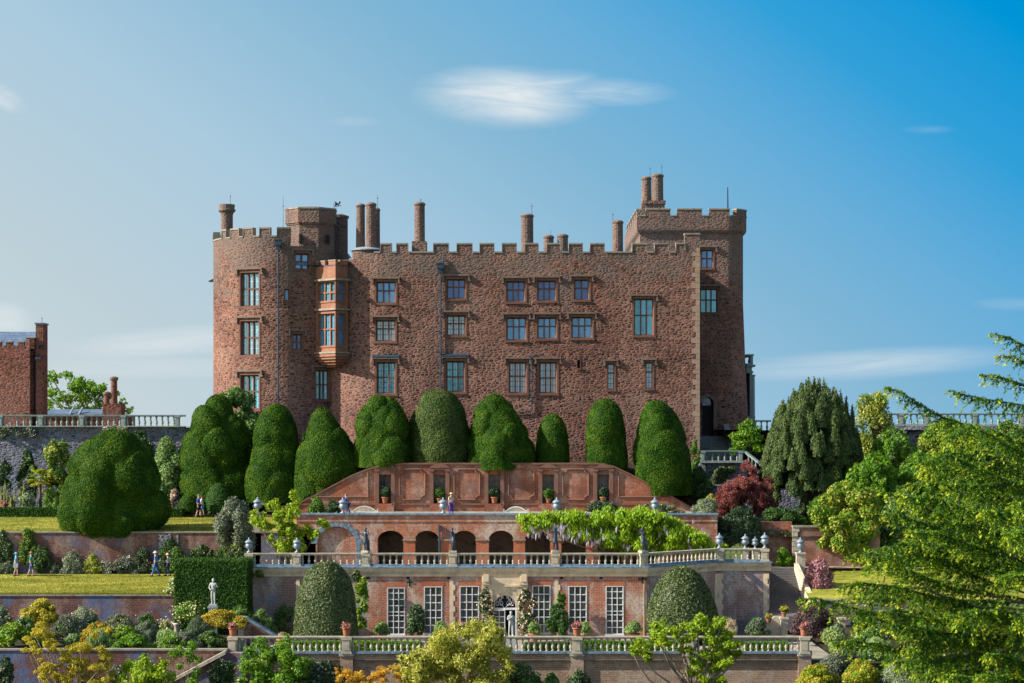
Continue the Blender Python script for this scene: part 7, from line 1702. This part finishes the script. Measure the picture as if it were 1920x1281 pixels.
# ================================================================== THE NEAR CONIFER
rng = np.random.default_rng(42)
ct_ = thing('conifer', 'near sunlit conifer with drooping feathery boughs reaching across the garden', 'tree', (PX(2035, 47), 47, -20))
tx = PX(2035, 47); MB().tube([(tx, 47, -20.2), (tx + .1, 47.1, -9), (tx, 47, -3), (tx - .05, 47, 2.6)], [.5, .42, .3, .1], 10).build('trunk', M['bark'], ct_, True)
bu_ = [(620, 1860), (660, 1868), (700, 1835), (735, 1780), (770, 1800), (800, 1770), (850, 1725), (900, 1690), (930, 1655), (960, 1648), (1000, 1690), (1040, 1588), (1080, 1600), (1105, 1572), (1130, 1560), (1165, 1570), (1200, 1600), (1250, 1655), (1300, 1650)]
def bound(v): return float(np.interp(v, [a for a, _ in bu_], [b for _, b in bu_]))
BR = []
for pts_, Yb in [(((1858, 625), (1888, 632), (1925, 650), (1990, 690)), 46), (((1868, 668), (1900, 668), (1940, 690), (2000, 730)), 46.5), (((1836, 702), (1872, 706), (1920, 722), (2010, 770)), 45.5), (((1780, 732), (1822, 744), (1868, 752), (1930, 762), (2020, 800)), 45),
                 (((1657, 725), (1690, 735), (1722, 757), (1760, 780), (1820, 800), (1900, 830), (2020, 870)), 44.5), (((1498, 1126), (1530, 1122), (1570, 1132), (1640, 1150), (1760, 1190), (2000, 1240)), 41.5), (((1654, 922), (1690, 930), (1740, 955), (1820, 990), (1980, 1020)), 44),
                 (((1588, 1046), (1620, 1040), (1680, 1060), (1780, 1100), (2000, 1150)), 42), (((1650, 962), (1690, 968), (1760, 990), (1860, 1030), (2000, 1060)), 43.5), (((1572, 1104), (1610, 1092), (1680, 1100), (1790, 1130), (2000, 1170)), 41.8),
                 (((1562, 1206), (1600, 1202), (1680, 1215), (1800, 1240), (2000, 1270)), 41.5), (((1700, 1012), (1740, 1015), (1800, 1040), (1900, 1075), (2000, 1100)), 42.5)]:
    BR.append((pts_, Yb, 1.0))
for k in range(42):
    v = 800 + 520 * (k + rng.random()) / 42; ub_ = bound(min(v, 1300)) + rng.exponential(60) + 8
    if ub_ > 1900: continue
    Yb = rng.uniform(40.5, 49); up_ = rng.uniform(-10, 26); um = (ub_ + 2035) / 2; tilt_ = rng.uniform(-.15, .38)
    BR.append((((ub_, v), (ub_ + (um - ub_) * .35, v - up_), (um, v + (um - ub_) * tilt_ - up_ * .5), (2030, v + (2030 - ub_) * tilt_)), Yb, rng.uniform(.8, 1.25)))
for k in range(14):
    v = rng.uniform(900, 1330); ub_ = rng.uniform(max(1760, bound(min(v, 1300))), 1930); BR.append((((ub_, v), (ub_ + 50, v - rng.uniform(-8, 14)), (ub_ + 180, v + rng.uniform(-10, 60))), rng.uniform(40, 43.5), 1.1))
fo = Fol(); wood = MB()
P0, D0, NN, TT = [], [], [], []
for pts_, Yb, fat in BR:
    Yt = 47.0; uL, uR = pts_[0][0], pts_[-1][0]; w3 = []
    for (u, v) in pts_:
        yy = Yb + (Yt - Yb) * max(0, (u - uL) / max(1, 2035 - uL)); w3.append(np.array(P(u, v, yy)))
    w3 = np.array(w3); sg = np.linalg.norm(np.diff(w3, axis=0), axis=1); cs = np.concatenate([[0], np.cumsum(sg)]); Ltot = cs[-1]
    wood.tube([tuple(p) for p in w3], list(np.linspace(.004, .028, len(w3))), 5)
    nt_ = int(min(Ltot, 4.2) / .036)
    for i in range(nt_):
        s_ = min(Ltot, 4.2) * (i + rng.random()) / nt_
        k = min(np.searchsorted(cs, s_, side='right') - 1, len(sg) - 1); t = (s_ - cs[k]) / sg[k]; p = w3[k] * (1 - t) + w3[k + 1] * t
        if 960 + F * p[0] / p[1] > 1950: continue
        ax = -nrmz(w3[k + 1] - w3[k]); sd_ = nrmz(np.cross(ax, [0, 0, 1.])) * (1 if i % 2 else -1)
        tl_ = rng.uniform(.16, .46) * min(1, .35 + s_ * .8) * fat
        d = nrmz(ax * rng.uniform(.35, 1.0) + sd_ * rng.uniform(.1, .8) + np.array([0, 0, rng.uniform(-.85, .3)]))
        nn_ = max(4, int(tl_ / .0135)); q = np.linspace(.04, 1, nn_)[:, None]
        pp_ = p + d * tl_ * q + np.array([0, 0, -1.]) * (q ** 2) * tl_ * rng.uniform(.1, .75) + rng.normal(size=(nn_, 3)) * .016
        TT.append((q[:, 0] * .75 + .25 * (s_ < .5) + rng.normal(size=nn_) * .12)); P0.append(pp_); D0.append(nrmz(d + np.array([0, 0, -.25]) + rng.normal(size=(nn_, 3)) * .6)); NN.append(nrmz(np.tile([-.3, -.35, .9], (nn_, 1)) + rng.normal(size=(nn_, 3)) * .5))
P0, D0, NN = np.concatenate(P0), np.concatenate(D0), np.concatenate(NN)
TT = np.concatenate(TT) > .7
fo.leaves(P0[~TT], NN[~TT], .085, .03, 'conifer', .35, D0[~TT], .2, rng=rng); fo.leaves(P0[TT], NN[TT], .08, .03, 'conifer_tip', .35, D0[TT], .2, rng=rng)
fo.build('needles', ct_); wood.build('limb', M['bark'], ct_, True)
MB().tube([P(1712, 1100, 43), P(1735, 1105, 43.2), P(1752, 1112, 43.5), P(1800, 1130, 44)], [.012, .02, .028, .035], 6).tube([P(1730, 1090, 43), P(1742, 1102, 43.1), P(1752, 1112, 43.5)], [.01, .016, .024], 6).build('bare_branch', M['bark_pale'], ct_, True)

# ================================================================== SKY, SUN, CAMERA
to_sun = Vector((-0.83, -0.17, 0.52)).normalized()
el = math.asin(to_sun.z); az = math.atan2(to_sun.x, to_sun.y)
wd = bpy.data.worlds.new('World'); SC.world = wd; wd.use_nodes = True; nt = wd.node_tree; bg = nt.nodes['Background']
sky = node(nt, 'ShaderNodeTexSky', sky_type='NISHITA', sun_disc=False, sun_elevation=el, sun_rotation=az, altitude=200.0, air_density=1.0, dust_density=1.2, ozone_density=2.0)
d = node(nt, 'ShaderNodeTexCoord').outputs['Generated']
sx = node(nt, 'ShaderNodeSeparateXYZ', {0: d})
yy = math_(nt, 'MAXIMUM', sx.outputs[1], 0.02)
gx = math_(nt, 'DIVIDE', sx.outputs[0], yy); gz = math_(nt, 'DIVIDE', sx.outputs[2], yy)      # direction on the northern sky
# the sky deepens away from the sun and upward
sa = math_(nt, 'MULTIPLY_ADD', math_(nt, 'MULTIPLY_ADD', sx.outputs[2], 1.47, sx.outputs[0]), 1.0, 0.2)
tint = ramp(nt, sa, SKY_TINT)
wgt = math_(nt, 'MULTIPLY', math_(nt, 'MULTIPLY_ADD', sx.outputs[1], 2.5, -1.1, True), 1.0)
scol = mixc(nt, wgt, mixc(nt, 1.0, sky.outputs[0], (.8, .74, .69), 'MULTIPLY'), tint)
def cloud(x0, z0, a, rx, rz, seed, stretch=(60, 260), thr=(.42, .75), amt=1.0, pw=1.0):
    """a wispy cloud around the direction (x0, z0), tilted by a"""
    dx = math_(nt, 'SUBTRACT', gx, x0); dz = math_(nt, 'SUBTRACT', gz, z0)
    ca, sa_ = math.cos(a), math.sin(a)
    u = math_(nt, 'ADD', math_(nt, 'MULTIPLY', dx, ca), math_(nt, 'MULTIPLY', dz, sa_)); v = math_(nt, 'SUBTRACT', math_(nt, 'MULTIPLY', dz, ca), math_(nt, 'MULTIPLY', dx, sa_))
    uu = math_(nt, 'DIVIDE', u, rx); vv = math_(nt, 'DIVIDE', v, rz)
    r2 = math_(nt, 'ADD', math_(nt, 'MULTIPLY', uu, uu), math_(nt, 'MULTIPLY', vv, vv))
    m = math_(nt, 'POWER', math_(nt, 'SUBTRACT', 1.0, r2, clamp=True), pw)
    vec = node(nt, 'ShaderNodeCombineXYZ', {0: math_(nt, 'MULTIPLY', u, stretch[0]), 1: math_(nt, 'MULTIPLY', v, stretch[1]), 2: float(seed)}).outputs[0]
    nz_ = node(nt, 'ShaderNodeTexNoise', {'Vector': vec, 'Scale': 1.0, 'Detail': 7.0, 'Roughness': 0.58, 'Distortion': 0.6}).outputs[0]
    w = math_(nt, 'MULTIPLY', ramp(nt, nz_, [(thr[0] - .2, 0.25), (thr[0], .5), (thr[1], 1.0)]), m)
    return math_(nt, 'MULTIPLY', w, amt)
gX = lambda u: (u - 960) / F
gZ = lambda v: (VH - v) / F
cl = [cloud(gX(948), gZ(182), -.05, 190 / F, 66 / F, 1.0, (22, 140), (.4, .72), 1.3, 1.7), cloud(gX(990), gZ(165), .12, 150 / F, 34 / F, 11.0, (30, 260), (.4, .7), .7, 1.3), cloud(gX(1130), gZ(172), -.03, 150 / F, 30 / F, 7.0, (40, 300), (.42, .7), .5, 1.3),
      cloud(gX(330), gZ(640), .08, 240 / F, 34 / F, 2.0, (22, 240), (.3, .6), .55, 1.6), cloud(gX(300), gZ(690), .0, 260 / F, 22 / F, 3.0, (30, 200), (.3, .6), .3, 1.0), cloud(gX(1640), gZ(682), .06, 320 / F, 34 / F, 4.0, (22, 240), (.3, .6), .5, 1.6),
      cloud(gX(0), gZ(180), -.5, 60 / F, 26 / F, 5.0, (60, 200), (.35, .6), .6, 1.6), cloud(gX(0), gZ(600), -.1, 70 / F, 40 / F, 6.0, (40, 150), (.3, .6), .6, 1.0), cloud(gX(665), gZ(228), .0, 60 / F, 12 / F, 8.0, (60, 240), (.4, .7), .18, 1.6),
      cloud(gX(1740), gZ(243), .0, 60 / F, 10 / F, 9.0, (60, 240), (.4, .7), .13, 1.6), cloud(gX(1900), gZ(570), .0, 90 / F, 16 / F, 10.0, (40, 240), (.35, .6), .17, 1.6)]
tot = cl[0]
for c in cl[1:]: tot = math_(nt, 'MAXIMUM', tot, c)
scol = mixc(nt, tot, scol, CLOUD_COL)
nt.links.new(scol, bg.inputs['Color']); bg.inputs['Strength'].default_value = SKY_STR

sl = bpy.data.lights.new('sun', 'SUN'); sl.energy = SUN_STR; sl.angle = math.radians(0.53); sl.color = (1.0, .93, .82)
so = bpy.data.objects.new('sun', sl); COL.objects.link(so); so.rotation_euler = to_sun.to_track_quat('Z', 'Y').to_euler(); so.location = (-60, 100, 60)

cd = bpy.data.cameras.new('camera'); cam = bpy.data.objects.new('camera', cd); COL.objects.link(cam)
cd.dof.use_dof = True; cd.dof.focus_distance = 150.0; cd.dof.aperture_fstop = 4.0
cam.location = (0, 0, 0); cam.rotation_euler = (pi / 2, 0, 0); cd.sensor_width = 36.0; cd.lens = 36.0 * F / 1920.0
cd.shift_y = (VH - 640.5) / 1920.0; cd.clip_start = .5; cd.clip_end = 20000
SC.camera = cam
SC.render.resolution_x, SC.render.resolution_y = 1024, 683
vs = SC.view_settings; vs.view_transform = 'Standard'; vs.look = 'None'; vs.exposure = EXPO; vs.gamma = 1.0; vs.use_curve_mapping = False
SC.cycles.max_bounces = 6; SC.cycles.diffuse_bounces = 3; SC.cycles.glossy_bounces = 2; SC.cycles.transmission_bounces = 2; SC.cycles.transparent_max_bounces = 4
